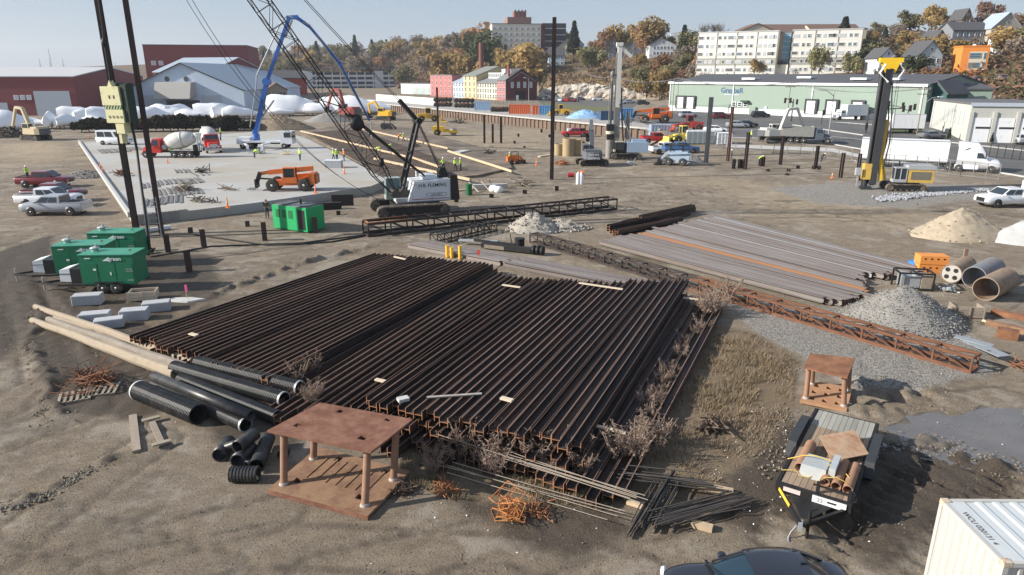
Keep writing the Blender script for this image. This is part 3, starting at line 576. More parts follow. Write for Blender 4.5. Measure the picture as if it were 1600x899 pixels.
# ---------------------------------------------------------------- corrugated black drain pipes
blackpipe = M('black_polyethylene', (.021, .022, .024), .42, 0, .3, 3, spec=.45, col2=(.075, .07, .062), thr=.6)
pipein = M('pipe_end_ring', (.5, .5, .5), .5, 0, .1, 3)
def cpipe(name, label, a, b, r, ribs=True, pitch=.085, ring=0, n=20, hollow=.86):
 a = Vector(a); b = Vector(b); L = (b-a).length; d = (b-a)/L; root = thing(name, label, 'drain pipe', a, 0)
 mb = MB(); e = Vector((0, 0, 1)).cross(d).normalized(); g = d.cross(e)
 prof = [(0, r*hollow), (0, r)]; x = .02
 if ribs:
  while x < L-pitch: prof += [(x, r*.93), (x+pitch*.3, r*.93), (x+pitch*.45, r*1.02), (x+pitch*.85, r*1.02)]; x += pitch
 prof += [(L, r*.96), (L, r*hollow), (L*.5, r*hollow), (0, r*hollow)]
 vs = []
 for x, q in prof:
  for i in range(n): t = 2*pi*i/n; vs.append(d*x+(e*cos(t)+g*sin(t))*q)
 mb.add(vs, [(k*n+i, k*n+(i+1) % n, (k+1)*n+(i+1) % n, (k+1)*n+i) for k in range(len(prof)-1) for i in range(n)], not ribs)
 part('pipe_wall', mb, blackpipe, root)
 for k in ([0] if ring & 1 else [])+([1] if ring & 2 else []):
  mb = MB(); p = d*(L if k else 0); s_ = d*(.06 if k else -.06); mb.tube(p-s_*1.3, p+s_*.1, r*1.04, n, hollow=r*.9); part('end_ring', mb, pipein if k == 0 or ring == 6 else greysteel, root)
 return root
def pz(px, py, r, z=0): p = P(px, py, r+z); return p
for lb, a, b_, r, z, rb, rg in [
 ('short wide corrugated pipe, nearest and leftmost of the black pipes', (217, 610), (310, 648), .41, 0, True, 1), ('corrugated pipe running under the smooth one, ending by the template', (241, 601), (384, 664), .28, 0, True, 2),
 ('smooth black pipe without ribs lying among the corrugated ones', (240, 588), (393, 650), .21, .5, False, 0), ('corrugated pipe between the smooth pipe and the fat upper one', (282, 592), (434, 652), .27, 0, True, 0),
 ('fat corrugated pipe whose grey ring faces the pile stacks', (272, 574), (444, 624), .31, .15, True, 2), ('corrugated pipe lying highest, touching the ends of the long timbers', (308, 566), (469, 606), .3, .2, True, 2), ('thin corrugated pipe behind the others, next to the left pile stack', (345, 569), (462, 599), .2, .1, True, 0)]:
 cpipe('drain_pipe', lb, pz(*a, r, z), pz(*b_, r, z), r, rb, ring=rg)
# fittings
def fitting(label, a, b, r, ribs=True, z=0, za=None, branch=None):
 q = cpipe('pipe_fitting', label, P(*a, r+z if za is None else za), P(*b, r+z), r, ribs, pitch=.11, n=18)
 q['category'] = 'pipe fitting'
 if branch: mb = MB(); mb.tube(*[Vector(v) for v in branch[:2]], branch[2], 16, hollow=branch[2]*.85); part('branch', mb, blackpipe, q)
 return q
fitting('smooth black pipe elbow standing apart at the left of the fittings', (343, 712), (358, 690), .27, False, 0, branch=((.1, .35, .1), (.5, .3, .28), .17))
fitting('smooth black tee with its open mouth facing the camera', (371, 699), (398, 678), .24, False, .55); fitting('black tee body lying under the open mouthed tee', (372, 722), (392, 700), .3, False, 0)
fitting('corrugated pipe stub leaning back beside the template leg', (401, 728), (419, 684), .25, True, .1); fitting('short corrugated stub lying crosswise in front of the other fittings', (361, 741), (404, 741), .27, True, 0); fitting('dark smooth coupling behind the crosswise stub', (385, 727), (395, 722), .15, False, .1)
fitting('small corrugated coil stub half behind the template leg', (440, 712), (447, 703), .18, True, 0)
# ---------------------------------------------------------------- long timbers, planks, crates, blocks
def log(label, a, b, r1, r2, mat):
 a = Vector(a); b = Vector(b); n = 9; pts = []; rr = []
 for i in range(n):
  t = i/(n-1); pts.append(a.lerp(b, t)+Vector((random.uniform(-.03, .03), random.uniform(-.03, .03), random.uniform(-.02, .02)))); rr.append(r1+(r2-r1)*t)
 mb = MB(); mb.path([p-a for p in pts], rr, 10, False); single('timber_pole', mb, mat, label, 'timber', a)
bark = M('peeled_log', (.36, .295, .215), .9, 0, .25, 3, .006, 18, .12, col2=(.25, .2, .15), thr=.57, c2scale=3); greylog = M('grey_log', (.27, .23, .19), .9, 0, .25, 3, .008, 18)
log('peeled pale timber pole lying farthest back, thin end by the mud', P(56, 479, .2), P(303, 566, .25), .15, .26, bark); log('nearest peeled timber pole, ending at the corrugated pipes', P(50, 500, .2), P(276, 584, .27), .17, .29, bark)
log('grey barked pole between the two pale ones', P(75, 499, .22), P(290, 575, .28), .17, .25, greylog); log('slim pale pole lying between the long timbers', P(85, 496, .12), P(190, 528, .12), .1, .14, bark)
for a, b_, w, lb in (((208, 652), (214, 708), .28, 'bare plank on the dirt left of the drain pipes'), ((237, 660), (254, 698), .22, 'plank with a cross piece at each end on the dirt below the pipes')):
 a = P(*a); b_ = P(*b_); d = (b_-a); root = thing('plank', lb, 'plank', a, heading(a, b_)); mb = MB(); mb.box(0, d.length, -w/2, w/2, .02, .12); part('board', mb, oldwood, root)
 if 'cross' in lb:
  for x in (0, d.length): mb = MB(); mb.box(x-.1, x+.1, -.32, .3, .121, .19); part('cross_piece', mb, oldwood, root)
blk = M('cast_block', (.42, .43, .44), .9, 0, .12, 2.5, .006, 20, .06)
def cblock(label, p, rz, d=(1.55, .75, .62)):
 import bmesh
 mb = MB(); mb.cbox((0, 0, d[2]/2), d); me_ = mb.mesh('concrete_block', blk); bm = bmesh.new(); bm.from_mesh(me_); bmesh.ops.bevel(bm, geom=bm.edges[:], offset=.03, segments=1, affect='EDGES'); bm.to_mesh(me_); bm.free()
 o = link(bpy.data.objects.new('concrete_block', me_)); o.location = p; o.rotation_euler = (0, 0, rz); tag(o, label, 'concrete block')
 return o
cblock('concrete block in front of the generator trailer, tools on top', P(139, 475), .22); cblock('low concrete block half behind the front one at the timber poles', P(150, 500), .3, (1.5, .75, .45)); cblock('concrete block nearest the timber poles', P(172, 511), .42, (1.4, .7, .5))
cblock('middle concrete block with a crisp front face', P(212, 499), .25, (1.4, .75, .62)); cblock('concrete block at the right end of the row, nearest the left stack', P(246, 485), .35, (1.45, .75, .55))
def crate(label, p, rz, L, W_, H_, mat, fill=None):
 root = thing('wooden_crate', label, 'crate', p, rz)
 for k in range(3):
  z0 = .08+k*(H_-.08)/3; z1 = z0+(H_-.08)/3-.02
  for y in (-W_/2, W_/2-.04): mb = MB(); mb.box(-L/2, L/2, y, y+.04, z0, z1); part('board', mb, mat, root)
  for x in (-L/2, L/2-.04): mb = MB(); mb.box(x+.002, x+.038, -W_/2+.042, W_/2-.042, z0, z1); part('board', mb, mat, root)
 for x in (-L/2-.06, 0, L/2): mb = MB(); mb.box(x, x+.06, -W_/2-.06, -W_/2-.002, 0, H_); part('batten', mb, mat, root)
 if fill: mb = MB(); mb.box(-L/2+.05, L/2-.05, -W_/2+.05, W_/2-.05, .1, H_*.72); part('contents', mb, fill, root)
 return root
crate('open wooden crate of dark scrap between generators and concrete blocks', P(226, 468), .25, 1.5, .9, .62, palewood, darkrust); crate('weathered wooden box right of the gravel heap', P(1507, 494), -.2, 1.45, .95, .7, oldwood)
mb = MB(); mb.add([(x, y, .02) for x, y in ((-1, -.4), (.4, -.5), (1.3, .1), (.3, .5), (-.9, .3))]+[(x, y, .1) for x, y in ((-.9, -.3), (.4, -.4), (1.2, .1), (.3, .4), (-.8, .3))], [(5, 6, 7, 8, 9), (0, 1, 6, 5), (1, 2, 7, 6), (2, 3, 8, 7), (3, 4, 9, 8), (4, 0, 5, 9)])
single('mortar_spill', mb, concrete, 'flat pale spill of concrete with a pink stake in it', 'concrete', P(288, 470)); mb = MB(); mb.tube((0, 0, 0), (.05, 0, .95), .02, 6); mb.k = 1; mb.box(-.02, .12, -.02, .02, .55, .95)
single('survey_stake', mb, [timber, M('pink_flagging', (.85, .12, .3), .6)], 'survey stake with pink tape beside the left stack', 'stake', P(292, 469))
# ---------------------------------------------------------------- rebar
def bundle(name, label, a, b, n, r, spread, z0, mat, fan=.0):
 a = Vector(a); b = Vector(b); root = thing(name, label, 'rebar', a, heading(a, b)); L = (b-a).length
 for i in range(n):
  y = random.gauss(0, spread); z = z0+abs(random.gauss(0, spread*.5)); x0 = random.uniform(-.35, .2); x1 = L+random.uniform(-.3, .3); y1 = y*1.05+random.gauss(0, fan); mb = MB(); m_ = (x0+x1)/2
  mb.path([(x0, y, z+r), (m_, (y+y1)/2+random.gauss(0, .02), z+r*1.2), (x1, y1, z+r)], r, 5); part('bar', mb, mat, root)
 return root
greybar = M('weathered_bar', (.075, .066, .06), .8, .1, .3, 3, 0, 20, .25)
bundle('rebar_bundle', 'bundle of dark bars lying across timbers, pointing right towards the trailer', P(1030, 822, .1), P(1160, 785, .1), 30, .022, .15, .12, greybar, .08); bundle('rebar_bundle', 'bundle of dark bars pointing away from the camera, left of the other', P(1005, 826, .1), P(1050, 750, .1), 26, .022, .15, .1, greybar, .05)
bundle('rebar_bundle', 'thin sheaf of bars lying crosswise behind the two bundles', P(972, 752, .05), P(1105, 768, .05), 14, .02, .14, .2, greybar, .05)
bundle('rebar_bundle', 'narrow sheaf of bars left of the standing bundle', P(987, 832, .05), P(1020, 778, .05), 8, .022, .07, .03, greybar)
bundle('long_rods', 'six long thin rods lying loosely in front of the right stack', P(690, 690, .3), P(1000, 795, .2), 7, .016, .2, .25, M('pale_bar', (.3, .25, .2), .8, .1, .2, 2), .15); bundle('long_rods', 'pair of long rods nearest the camera, under the others', P(700, 735, .15), P(960, 812, .05), 4, .016, .12, .1, M('pale_bar', ()), .1)
stick(P(1062, 757, .0), P(1145, 772, .0), .2, .16, timber, 'timber bearer under the crosswise bars', name='timber_bearer'); stick(P(1080, 821), P(1113, 830), .24, .16, timber, 'short pale timber sticking out from under the bar bundle', name='timber_bearer'); stick(P(980, 786), P(1045, 806), .2, .1, timber, 'timber bearer under the left ends of the bar bundles', name='timber_bearer')
def tangle(name, label, c, n, size, r, mat, flat=.4, kind='hoop'):
 root = thing(name, label, 'rebar', c)
 for i in range(n):
  mb = MB(); w = size*random.uniform(.35, .8); h = w*random.uniform(.3, .7); o = Vector((random.gauss(0, size*.35), random.gauss(0, size*.3), abs(random.gauss(0, size*flat*.5))+r*2))
  Rm = Matrix.Rotation(random.uniform(0, 2*pi), 3, 'Z') @ Matrix.Rotation(random.gauss(0, .5), 3, 'X') @ Matrix.Rotation(random.gauss(0, .4), 3, 'Y')
  loop = [(-w, -h, 0), (w, -h, 0), (w, h, 0), (-w, h, 0), (-w, -h, 0)] if kind == 'hoop' else ([(-w, 0, 0), (0, h*.2, 0), (w, 0, 0)] if kind == 'bar' else [(-w, 0, 0), (w*.6, 0, 0), (w, h*.5, 0), (w*.6, h, 0)])
  pts = [Rm @ Vector(p)+o for p in loop]; k = min(p.z for p in pts)
  if k < r: pts = [p+Vector((0, 0, r-k)) for p in pts]
  mb.path(pts, r, 5, False); part('bent_bar', mb, mat, root)
 return root
tangle('rebar_hoops', 'heap of orange rusted rebar hoops on the dirt in front of the rods', P(797, 806), 26, .6, .014, M('orange_rebar', (.5, .21, .07), .85, 0, .2, 4), .9); tangle('rebar_hooks', 'tangle of dark and orange hooked bars right of the orange hoops', P(842, 800), 18, .5, .014, rustbright, .5, 'hook')
tangle('rebar_offcuts', 'rust orange bar offcuts in the shade right of the large template', P(697, 768), 34, .5, .014, rustbright, .35, 'bar'); tangle('rebar_offcuts', 'dark scrap bars heaped against the large template corner', P(628, 772), 26, .4, .02, darkrust, .5, 'hook')
tangle('rebar_offcuts', 'dark rusty bars heaped on pallets at the left', P(150, 600), 70, 1.25, .02, rust, .4, 'bar'); tangle('rebar_cage', 'crumpled dark rebar hoops at the left end of the rusty heap', P(125, 593), 16, .6, .016, darkrust, .7)
tangle('brush_heap', 'heap of dark brown sticks in the grass right of the stacks', P(1108, 672), 40, .75, .03, M('dead_stick', (.13, .095, .07), .9, 0, .3, 4), .5, 'bar'); tangle('wire_coil', 'loose coil of wire at the right edge by the steel plates', P(1592, 575), 10, .5, .02, rust, .5)
def pallet(label, p, rz, parent=None):
 root = thing('pallet', label, 'pallet', p, rz)
 for y in (-.5, 0, .5): mb = MB(); mb.cbox((0, y, .05), (1.2, .08, .1)); part('stringer', mb, oldwood, root)
 for x in np.linspace(-.55, .55, 6): mb = MB(); mb.cbox((x, 0, .112), (.11, 1.1, .022)); part('slat', mb, oldwood, root)
pallet('broken pallet at the near edge of the rusty bar heap', P(118, 622), .45); pallet('pallet under the right end of the rusty bar heap', P(160, 612), .3)
# ---------------------------------------------------------------- heaps
def heap(name, label, cat, c, rx, ry, h, mat, rz=0, rough=.12, peak=(0, 0), pw=1.3, seed=1, rocks=0, rockmat=None, rr=(.03, .08)):
 n, m = 56, 22; vs = []; fs = []; c = Vector(c)
 for j in range(m+1):
  t = j/m
  for i in range(n):
   a = 2*pi*i/n; k = 1+.16*mnoise.noise(Vector((cos(a)*1.3+seed, sin(a)*1.3, seed*2.1))); x = peak[0]*(1-t)+cos(a)*rx*k*t; y = peak[1]*(1-t)+sin(a)*ry*k*t
   z = h*(1-t**pw if t < 1 else 0)*(1+.1*mnoise.noise(Vector((x*1.5, y*1.5, seed))))+rough*h*mnoise.fractal(Vector((x*2.2+seed, y*2.2, 0)), 1, 2, 4)*min(1, 3*(1-t))*.35-(.12 if j == m else 0)
   vs.append((x, y, z))
 for j in range(m):
  for i in range(n): fs.append((j*n+i, (j+1)*n+i, (j+1)*n+(i+1) % n, j*n+(i+1) % n))
 fs = [f for f in fs if len(set(vs[i] for i in f)) > 2]
 mb = MB(); mb.add(vs, fs, True); root = thing(name, label, cat, c, rz); part('heap_body', mb, mat, root)
 if rocks:
  mb = MB();
  for _ in range(rocks):
   a = random.uniform(0, 2*pi); t = sqrt(random.random())*1.02; j = min(m, int(t*m)); i = int(a/(2*pi)*n) % n; p = Vector(vs[j*n+i])+Vector((random.gauss(0, .12), random.gauss(0, .12), 0)); p.z = max(p.z, .01)
   s = random.uniform(*rr)*(1.3 if t > .85 else 1); rock(mb, p, s)
  stuff(part('stones', mb, rockmat or mat, root))
 return root
def rock(mb, p, s):
 r = lambda: random.uniform(.55, 1.2)*s
 mb.add([p+Vector(v) for v in ((r(), 0, 0), (0, r(), 0), (-r(), 0, 0), (0, -r(), 0), (random.gauss(0, s*.3), random.gauss(0, s*.3), r()*.8), (0, 0, -s*.5))], [(0, 1, 4), (1, 2, 4), (2, 3, 4), (3, 0, 4), (1, 0, 5), (2, 1, 5), (3, 2, 5), (0, 3, 5)])
gravm = M('crushed_stone', (.23, .218, .2), .9, 0, .35, 14, .03, 22, pos=True); stonem = M('loose_stone', (.25, .237, .215), .9, 0, .3, 4)
stonem2 = M('brown_stone', (.2, .17, .135), .95, 0, .3, 4); sandm = M('sand', (.4, .33, .24), .95, 0, .12, 1.5, .02, 9, pos=True, col2=(.3, .245, .18), thr=.56); sandg = M('grey_sand', (.36, .33, .28), .95, 0, .15, 1.5, .03, 8, pos=True, col2=(.25, .225, .19), thr=.54)
heap('gravel_heap', 'large heap of grey crushed stone behind the rusty end of the long truss', 'gravel', P(1412, 502), 3.2, 2.7, 2.0, gravm, .1, .1, (-.2, .2), 1.15, 3, 5200, stonem, (.025, .06))
heap('sand_heap', 'grey sand heap at the far end of the long truss', 'sand', P(836, 359), 2.5, 2., 1.45, sandg, 0, .35, (-.3, 0), 1.4, 5, 300, sandg, (.05, .14)); heap('sand_heap', 'low lumpy sand heap right of the taller grey one', 'sand', P(885, 357), 2.1, 1.5, .8, sandg, 0, .5, (-.5, 0), 1.5, 8, 300, sandg, (.06, .18))
heap('sand_heap', 'smooth tan sand heap near the white utility pickup', 'sand', P(1500, 368), 4.3, 2.7, 2.35, sandm, 0, .12, (-.2, 0), 1.1, 11, 120, sandm, (.05, .14)); heap('stone_dust_heap', 'pale grey dust heap cut off by the right edge', 'gravel', P(1625, 376), 4.2, 3., 2.2, M('stone_dust', (.42, .42, .41), .95, 0, .1, 2, .02, 9), 0, .1, (0, 0), 1.1, 13)
heap('earth_heap', 'brown earth heap behind the pump truck', 'earth', P(442, 202), 8., 6, 3.2, M('brown_earth', (.22, .17, .115), .95, 0, .3, .6, .1, 3, col2=(.12, .1, .075), thr=.5), 0, .3, (-1, 0), 1.3, 17); heap('gravel_heap', 'grey gravel heap beside the wrapped boats', 'gravel', P(512, 190), 7., 5, 2.6, gravm, 0, .12, (0, 0), 1.1, 19)
heap('rubble_heap', 'dark rubble heap beside the left edge of the slab', 'earth', P(138, 276), 3.4, 2.4, .8, M('dark_rubble', (.13, .12, .11), .95, 0, .3, 2, .05, 6), 0, .4, (0, 0), 1.4, 23, 250, stonem, (.06, .18)); heap('gravel_heap', 'small grey heap by the blue machine near the standing piles', 'gravel', P(1078, 254), 2.2, 1.8, 1.3, gravm, 0, .2, (0, 0), 1.3, 29)
heap('sand_heap', 'lumpy tan sand heap by the chain link fence', 'sand', P(1190, 233), 3.2, 2.2, .9, sandm, 0, .5, (0, 0), 1.4, 31, 200, sandm, (.08, .2)); heap('brush_pile', 'dark brown brush pile at the left edge', 'brush', P(8, 214), 5, 4, 1.9, M('brush_brown', (.08, .06, .045), .95, 0, .4, 2, .1, 4), 0, .6, (0, 0), 1.6, 37, 400, M('brush_brown', ()), (.1, .3))
mb = MB()
for _ in range(420): u, v = random.random(), random.gauss(0, .5); p = P(1370, 313).lerp(P(1452, 303), u)+Vector((0, v*1.3, .06)); rock(mb, p, random.uniform(.1, .26))
for _ in range(500): u, v = random.random(), random.gauss(0, .5); p = P(1452, 305).lerp(P(1545, 296), u)+Vector((0, v*.9, .04)); rock(mb, p, random.uniform(.07, .18))
stuff(tag(part('riprap', mb, M('blue_grey_stone', (.3, .31, .33), .9, 0, .3, 2)), 'strip of blue grey broken stones along the gravel pad', 'stones'))
# loose stones and clods all over the near ground
mb = MB()
for _ in range(9000):
 px, py = random.uniform(-60, 1660), 215+735*random.random()**1.05; p = P(px, py); s = random.uniform(.01, .036)*(1+(py < 600)+1.4*(py < 330)); abs(px-390) < 220 and py < 330 and (s := 0); rock(mb, p+Vector((0, 0, s*.2)), s)
for pp, k, sd_ in [([(0, 795), (70, 775), (175, 715)], 500, .16), ([(60, 480), (50, 540), (75, 600), (85, 660)], 600, .3), ([(330, 462), (480, 410), (590, 383)], 250, .35), ([(1390, 700), (1450, 690), (1520, 715), (1600, 745)], 220, .45), ([(1240, 640), (1215, 690), (1200, 740)], 170, .4), ([(1340, 600), (1450, 612), (1340, 640)], 300, .6)]:
 pts = [P(*q) for q in pp]
 for _ in range(k): j = random.randrange(len(pts)-1); p = pts[j].lerp(pts[j+1], random.random())+Vector((random.gauss(0, sd_), random.gauss(0, sd_), .03)); rock(mb, p, random.uniform(.02, .075))
for _ in range(2600): px, py = random.uniform(1130, 1560), random.uniform(470, 615); p = P(px, py); (float(soft(np.array([p.x]), np.array([p.y]), [(1130, 470), (1290, 480), (1500, 500), (1560, 580), (1420, 615), (1330, 610), (1260, 560), (1180, 520)], .6)[0]) > random.random()) and rock(mb, p, random.uniform(.02, .045))
stuff(tag(part('loose_stones', mb, stonem2), 'loose stones and clods scattered over the yard', 'stones'))
mb = MB()
for _ in range(130):
 px, py = random.choice([(random.uniform(640, 1240), random.uniform(690, 830)), (random.uniform(1150, 1300), random.uniform(600, 800)), (random.uniform(20, 1580), random.uniform(500, 890))]); p = P(px, py); rock(mb, p+Vector((0, 0, .02)), random.uniform(.02, .05))
stuff(tag(part('litter', mb, M('litter_white', (.75, .74, .7), .7, 0, .1, 3)), 'scraps of white litter scattered on the ground', 'litter'))
for (px, py), n, s, m_, k_, lb in (((716, 193), 30, 2.2, black, 'bar', 'black heap of bars lying before the retaining wall'), ((765, 243), 26, 1.3, black, 'hook', 'black heap of hoses in the far yard'), ((650, 232), 20, 1.4, darkrust, 'bar', 'dark bars lying in the far yard behind the crane'), ((985, 258), 14, .9, greysteel, 'bar', 'grey parts on the dirt by the piling rig tracks'), ((1340, 255), 14, .8, greysteel, 'hook', 'grey frame parts beside the piles left of the yellow rig'), ((880, 258), 18, 1., rustbright, 'hoop', 'red brown hoops on the dirt left of the slate excavator'), ((818, 290), 22, 1.6, oldwood, 'bar', 'dark boards along the edge of the far excavation'), ((1010, 232), 12, .8, rust, 'bar', 'rusty parts right of the piling rig')): tangle('scrap_heap', lb, P(px, py), n, s, .05, m_, .35, k_)
stick(P(712, 243, 0), P(728, 239, 0), 1.6, .5, concrete, 'stack of grey mats on the dirt in the far yard', 'mats', 'timber_mats'); stick(P(740, 245, 0), P(754, 249, 0), .4, .15, palewood, 'pale board lying in the far yard'); stick(P(842, 246, 0), P(862, 243, 0), .5, .2, palewood, 'pale board left of the tall lone pile')
for (a, b_), lb in ((((330, 232), (352, 236)), 'form board lying behind the mixers'), (((700, 300), (735, 296)), 'pale board right of the crane counterweight'), (((640, 300), (610, 318)), 'plank on the dirt under the crane boom foot')): stick(P(*a, .05 if a[1] > 290 else SZ+.02), P(*b_, .05 if a[1] > 290 else SZ+.02), .25, .1, palewood, lb)
# ---------------------------------------------------------------- upright piles and stubs
def upright(base, top, label, group=None, name='standing_pile', m=None, rz=None, ter=False, w=.36):
 p = G(*base) if ter else P(*base); h = A(base[0], top[1], p.y).z-p.z; t = w*.055; mb = MB()
 for a in (-w/2+t/2, w/2-t/2): mb.box(-w/2, w/2, a-t/2, a+t/2, -.2, h)
 mb.box(-t/2, t/2, -w/2+t, w/2-t, -.2, h-.002)
 return single(name, mb, m or M('standing_pile_steel', (.05, .036, .032), .7, .1, .3, 1.2, .003, 30, .2, col2=(.12, .06, .04), thr=.6, streak=(3, 3, .4)), label, 'steel pile', p, random.uniform(.2, .6) if rz is None else rz, group)
upright((215, 372), (0, -60), 'tall leaning looking H pile gripped by the pale hammer, left of its pair', w=.42); upright((253, 366), (0, -70), 'tall H pile right of the one under the hammer', w=.42)
greyp = M('grey_pile_steel', (.2, .2, .2), .55, .3, .2, 2, 0, 30)
upright((862, 281), (0, 27), 'very tall dark H pile standing alone in mid yard'); upright((1103, 255), (0, 152), 'grey H pile standing tall right of the drill rig', m=greyp, w=.5); upright((1137, 252), (0, 167), 'rusty H pile beside a worker in dark green', m=M('brown_pile_steel', (.15, .075, .05), .75, .1, .25, 2)); upright((1164, 265), (0, 207), 'slim dark pile in the row of stubs before the fence')
for b_, t in (((1219, 258), 213), ((1274, 263), 228), ((1313, 278), 239), ((1340, 272), 240), ((1345, 283), 265), ((757, 224), 180), ((770, 224), 194), ((783, 224), 183)):
 upright(b_, (0, t), {1219: 'thin pile standing left of the row leading to the yellow drill rig', 1274: 'thin pile second in the row leading to the yellow rig', 1313: 'thin pile third in the row leading to the yellow rig', 1340: 'thin pile just left of the yellow rig', 1345: 'short pile stub at the foot of the yellow rig', 757: 'left of the three piles before the retaining wall', 770: 'short middle pile of the three before the retaining wall', 783: 'right of the three piles before the retaining wall'}[b_[0]])
upright((685, 213), (0, 137), 'single tall pile standing by the yellow compactor')
for b_, t, lb in (((232, 392), 371, 'pile stub under the hanging hose with chains heaped on it'), ((263, 394), 367, 'pile stub right of the hose'), ((319, 386), 359, 'pile stub second from the hose'), ((296, 425), 392, 'tallest pile stub, nearest the left stack'), ((298, 364), 356, 'low pile stub near the slab corner'), ((414, 376), 348, 'pile stub left of the green power pack'), ((493, 364), 340, 'pile stub touching the green power pack'), ((387, 354), 346, 'tiny pile stub before the slab front'), ((529, 336), 330, 'tiny pile stub right of the green power pack'),
  ((713, 316), 309, 'tiny pile stub behind the crane'), ((768, 309), 303, 'tiny stub by the white sacks'), ((820, 303), 297, 'tiny stub right of the slab forms'), ((870, 298), 291, 'tiny stub at the foot of the tall lone pile'), ((1146, 264), 249, 'left stub of the four in front of the fence'), ((1155, 263), 249, 'second stub of the four in front of the fence'), ((1160, 263), 249, 'third stub of the four in front of the fence'), ((1188, 260), 247, 'stub beside the worker near the sand heap'), ((1192, 260), 245, 'second stub beside the worker near the sand heap')):
 upright(b_, (0, t), lb, name='pile_stub')
for k in range(22): x, y = random.uniform(800, 1010) if k < 15 else random.uniform(1150, 1330), random.uniform(206, 236) if k < 15 else random.uniform(262, 275); upright((x, y), (0, y-random.uniform(2.5, 6)), 'small dark pile stub sticking out of the dirt in the far yard', 'small pile stubs in the far yard', 'pile_stub')
mb = MB(); mb.path([P(150, 372, .05), P(300, 366, .06), P(420, 384, .05), P(520, 378, .05), P(600, 362, .05)], .07, 6); mb.path([P(235, 402, .05), P(330, 385, .05), P(470, 380, .05), P(580, 366, .05)], .06, 6); tag(part('hose', mb, cable), 'black hoses lying across the dirt between the pile stubs', 'hose')
tangle('chain_heap', 'dark chains and shackles heaped at the stub under the hose', P(231, 396), 22, .5, .035, black, .8, 'hook')
for c, l, w_, lb in (((262, 360), 5., .5, 'white pipe lying at the front corner of the slab'),):
 a = P(220, 362, .2); b_ = P(266, 355, .2); mb = MB(); mb.tube((0, 0, 0), b_-a, .2, 12); single('white_pipe', mb, whitep, lb, 'pipe', a)
# ---------------------------------------------------------------- people
def person_mesh(pose, vest, key, legs=None):
 J = dict(pel=(0, 0, .93), wai=(0, 0, 1.1), che=(.01, 0, 1.35), nec=(.01, 0, 1.5), hd=(.03, 0, 1.6), top=(.03, 0, 1.74))
 ls, rs = (0, .19, 1.43), (0, -.19, 1.43)
 A_ = {'stand': [(.03, .25, 1.15), (.12, .22, .93), (.03, -.25, 1.15), (.14, -.2, .94)], 'work': [(.2, .24, 1.2), (.42, .15, 1.08), (.2, -.24, 1.2), (.43, -.12, 1.05)], 'bend': [(.62, .22, .95), (.72, .15, .66), (.62, -.22, .95), (.74, -.12, .64)], 'hips': [(-.05, .34, 1.2), (.08, .17, 1.04), (-.05, -.34, 1.2), (.08, -.17, 1.04)]}[pose]
 if pose == 'bend': J.update(wai=(.08, 0, 1.04), che=(.36, 0, 1.18), nec=(.5, 0, 1.22), hd=(.6, 0, 1.24), top=(.72, 0, 1.27)); ls, rs = (.42, .19, 1.2), (.42, -.19, 1.2)
 L_ = [(.06, .1, .5), (0, .11, .08), (.13, .12, .04), (.02, -.1, .5), (-.06, -.12, .08), (.06, -.13, .04)]
 if pose == 'work': L_ = [(.18, .1, .52), (.16, .11, .08), (.3, .12, .04), (-.04, -.1, .5), (-.24, -.12, .09), (-.1, -.13, .04)]
 v = [J[k] for k in ('pel', 'wai', 'che', 'nec', 'hd', 'top')]+[ls]+A_[:2]+[rs]+A_[2:]+[(0, .1, .88)]+L_[:3]+[(0, -.1, .88)]+L_[3:]
 e = [(0, 1), (1, 2), (2, 3), (3, 4), (4, 5), (2, 6), (6, 7), (7, 8), (2, 9), (9, 10), (10, 11), (0, 12), (12, 13), (13, 14), (14, 15), (0, 16), (16, 17), (17, 18), (18, 19)]
 r = [.15, .15, .17, .065, .105, .09, .085, .055, .042, .085, .055, .042, .105, .075, .055, .05, .105, .075, .055, .05]
 me_ = bpy.data.meshes.new('t'); me_.from_pydata(v, e, []); o = bpy.data.objects.new('t', me_); COL.objects.link(o)
 md = o.modifiers.new('s', 'SKIN')
 for i, sv in enumerate(me_.skin_vertices[0].data): sv.radius = (r[i]*(.75 if i in (1, 2) else 1), r[i]*(1.15 if i in (1, 2) else 1)); sv.use_root = i == 0
 s = o.modifiers.new('u', 'SUBSURF'); s.levels = 1
 me2 = bpy.data.meshes.new_from_object(o.evaluated_get(bpy.context.evaluated_depsgraph_get())); bpy.data.objects.remove(o)
 me2.name = 'person'; me2.materials.clear()
 for m_ in (denim, vest, skin, M('work_boot', (.12, .08, .05), .8, 0, .2, 8), M('dark_sleeve', (.08, .085, .1), .85, 0, .2, 8) if legs else vest): me2.materials.append(m_)
 hd, hands = Vector(J['hd']), [Vector(A_[1]), Vector(A_[3])]
 for p in me2.polygons:
  c = p.center; p.use_smooth = True
  p.material_index = 2 if (c-hd).length < .17 and (c-Vector(J['nec'])).dot(hd-Vector(J['nec'])) > -.02 or min((c-h).length for h in hands) < .09 else (3 if c.z < .13 else (0 if c.z < (.96 if pose != 'bend' else .9) and hypot(c.x if pose != 'bend' else c.x*.8, 0) < .42 and abs(c.y) < .26 and c.x < .33 else (4 if abs(c.y) > .22 else 1)))
 return me2, Vector(J['top'])
PM = {}
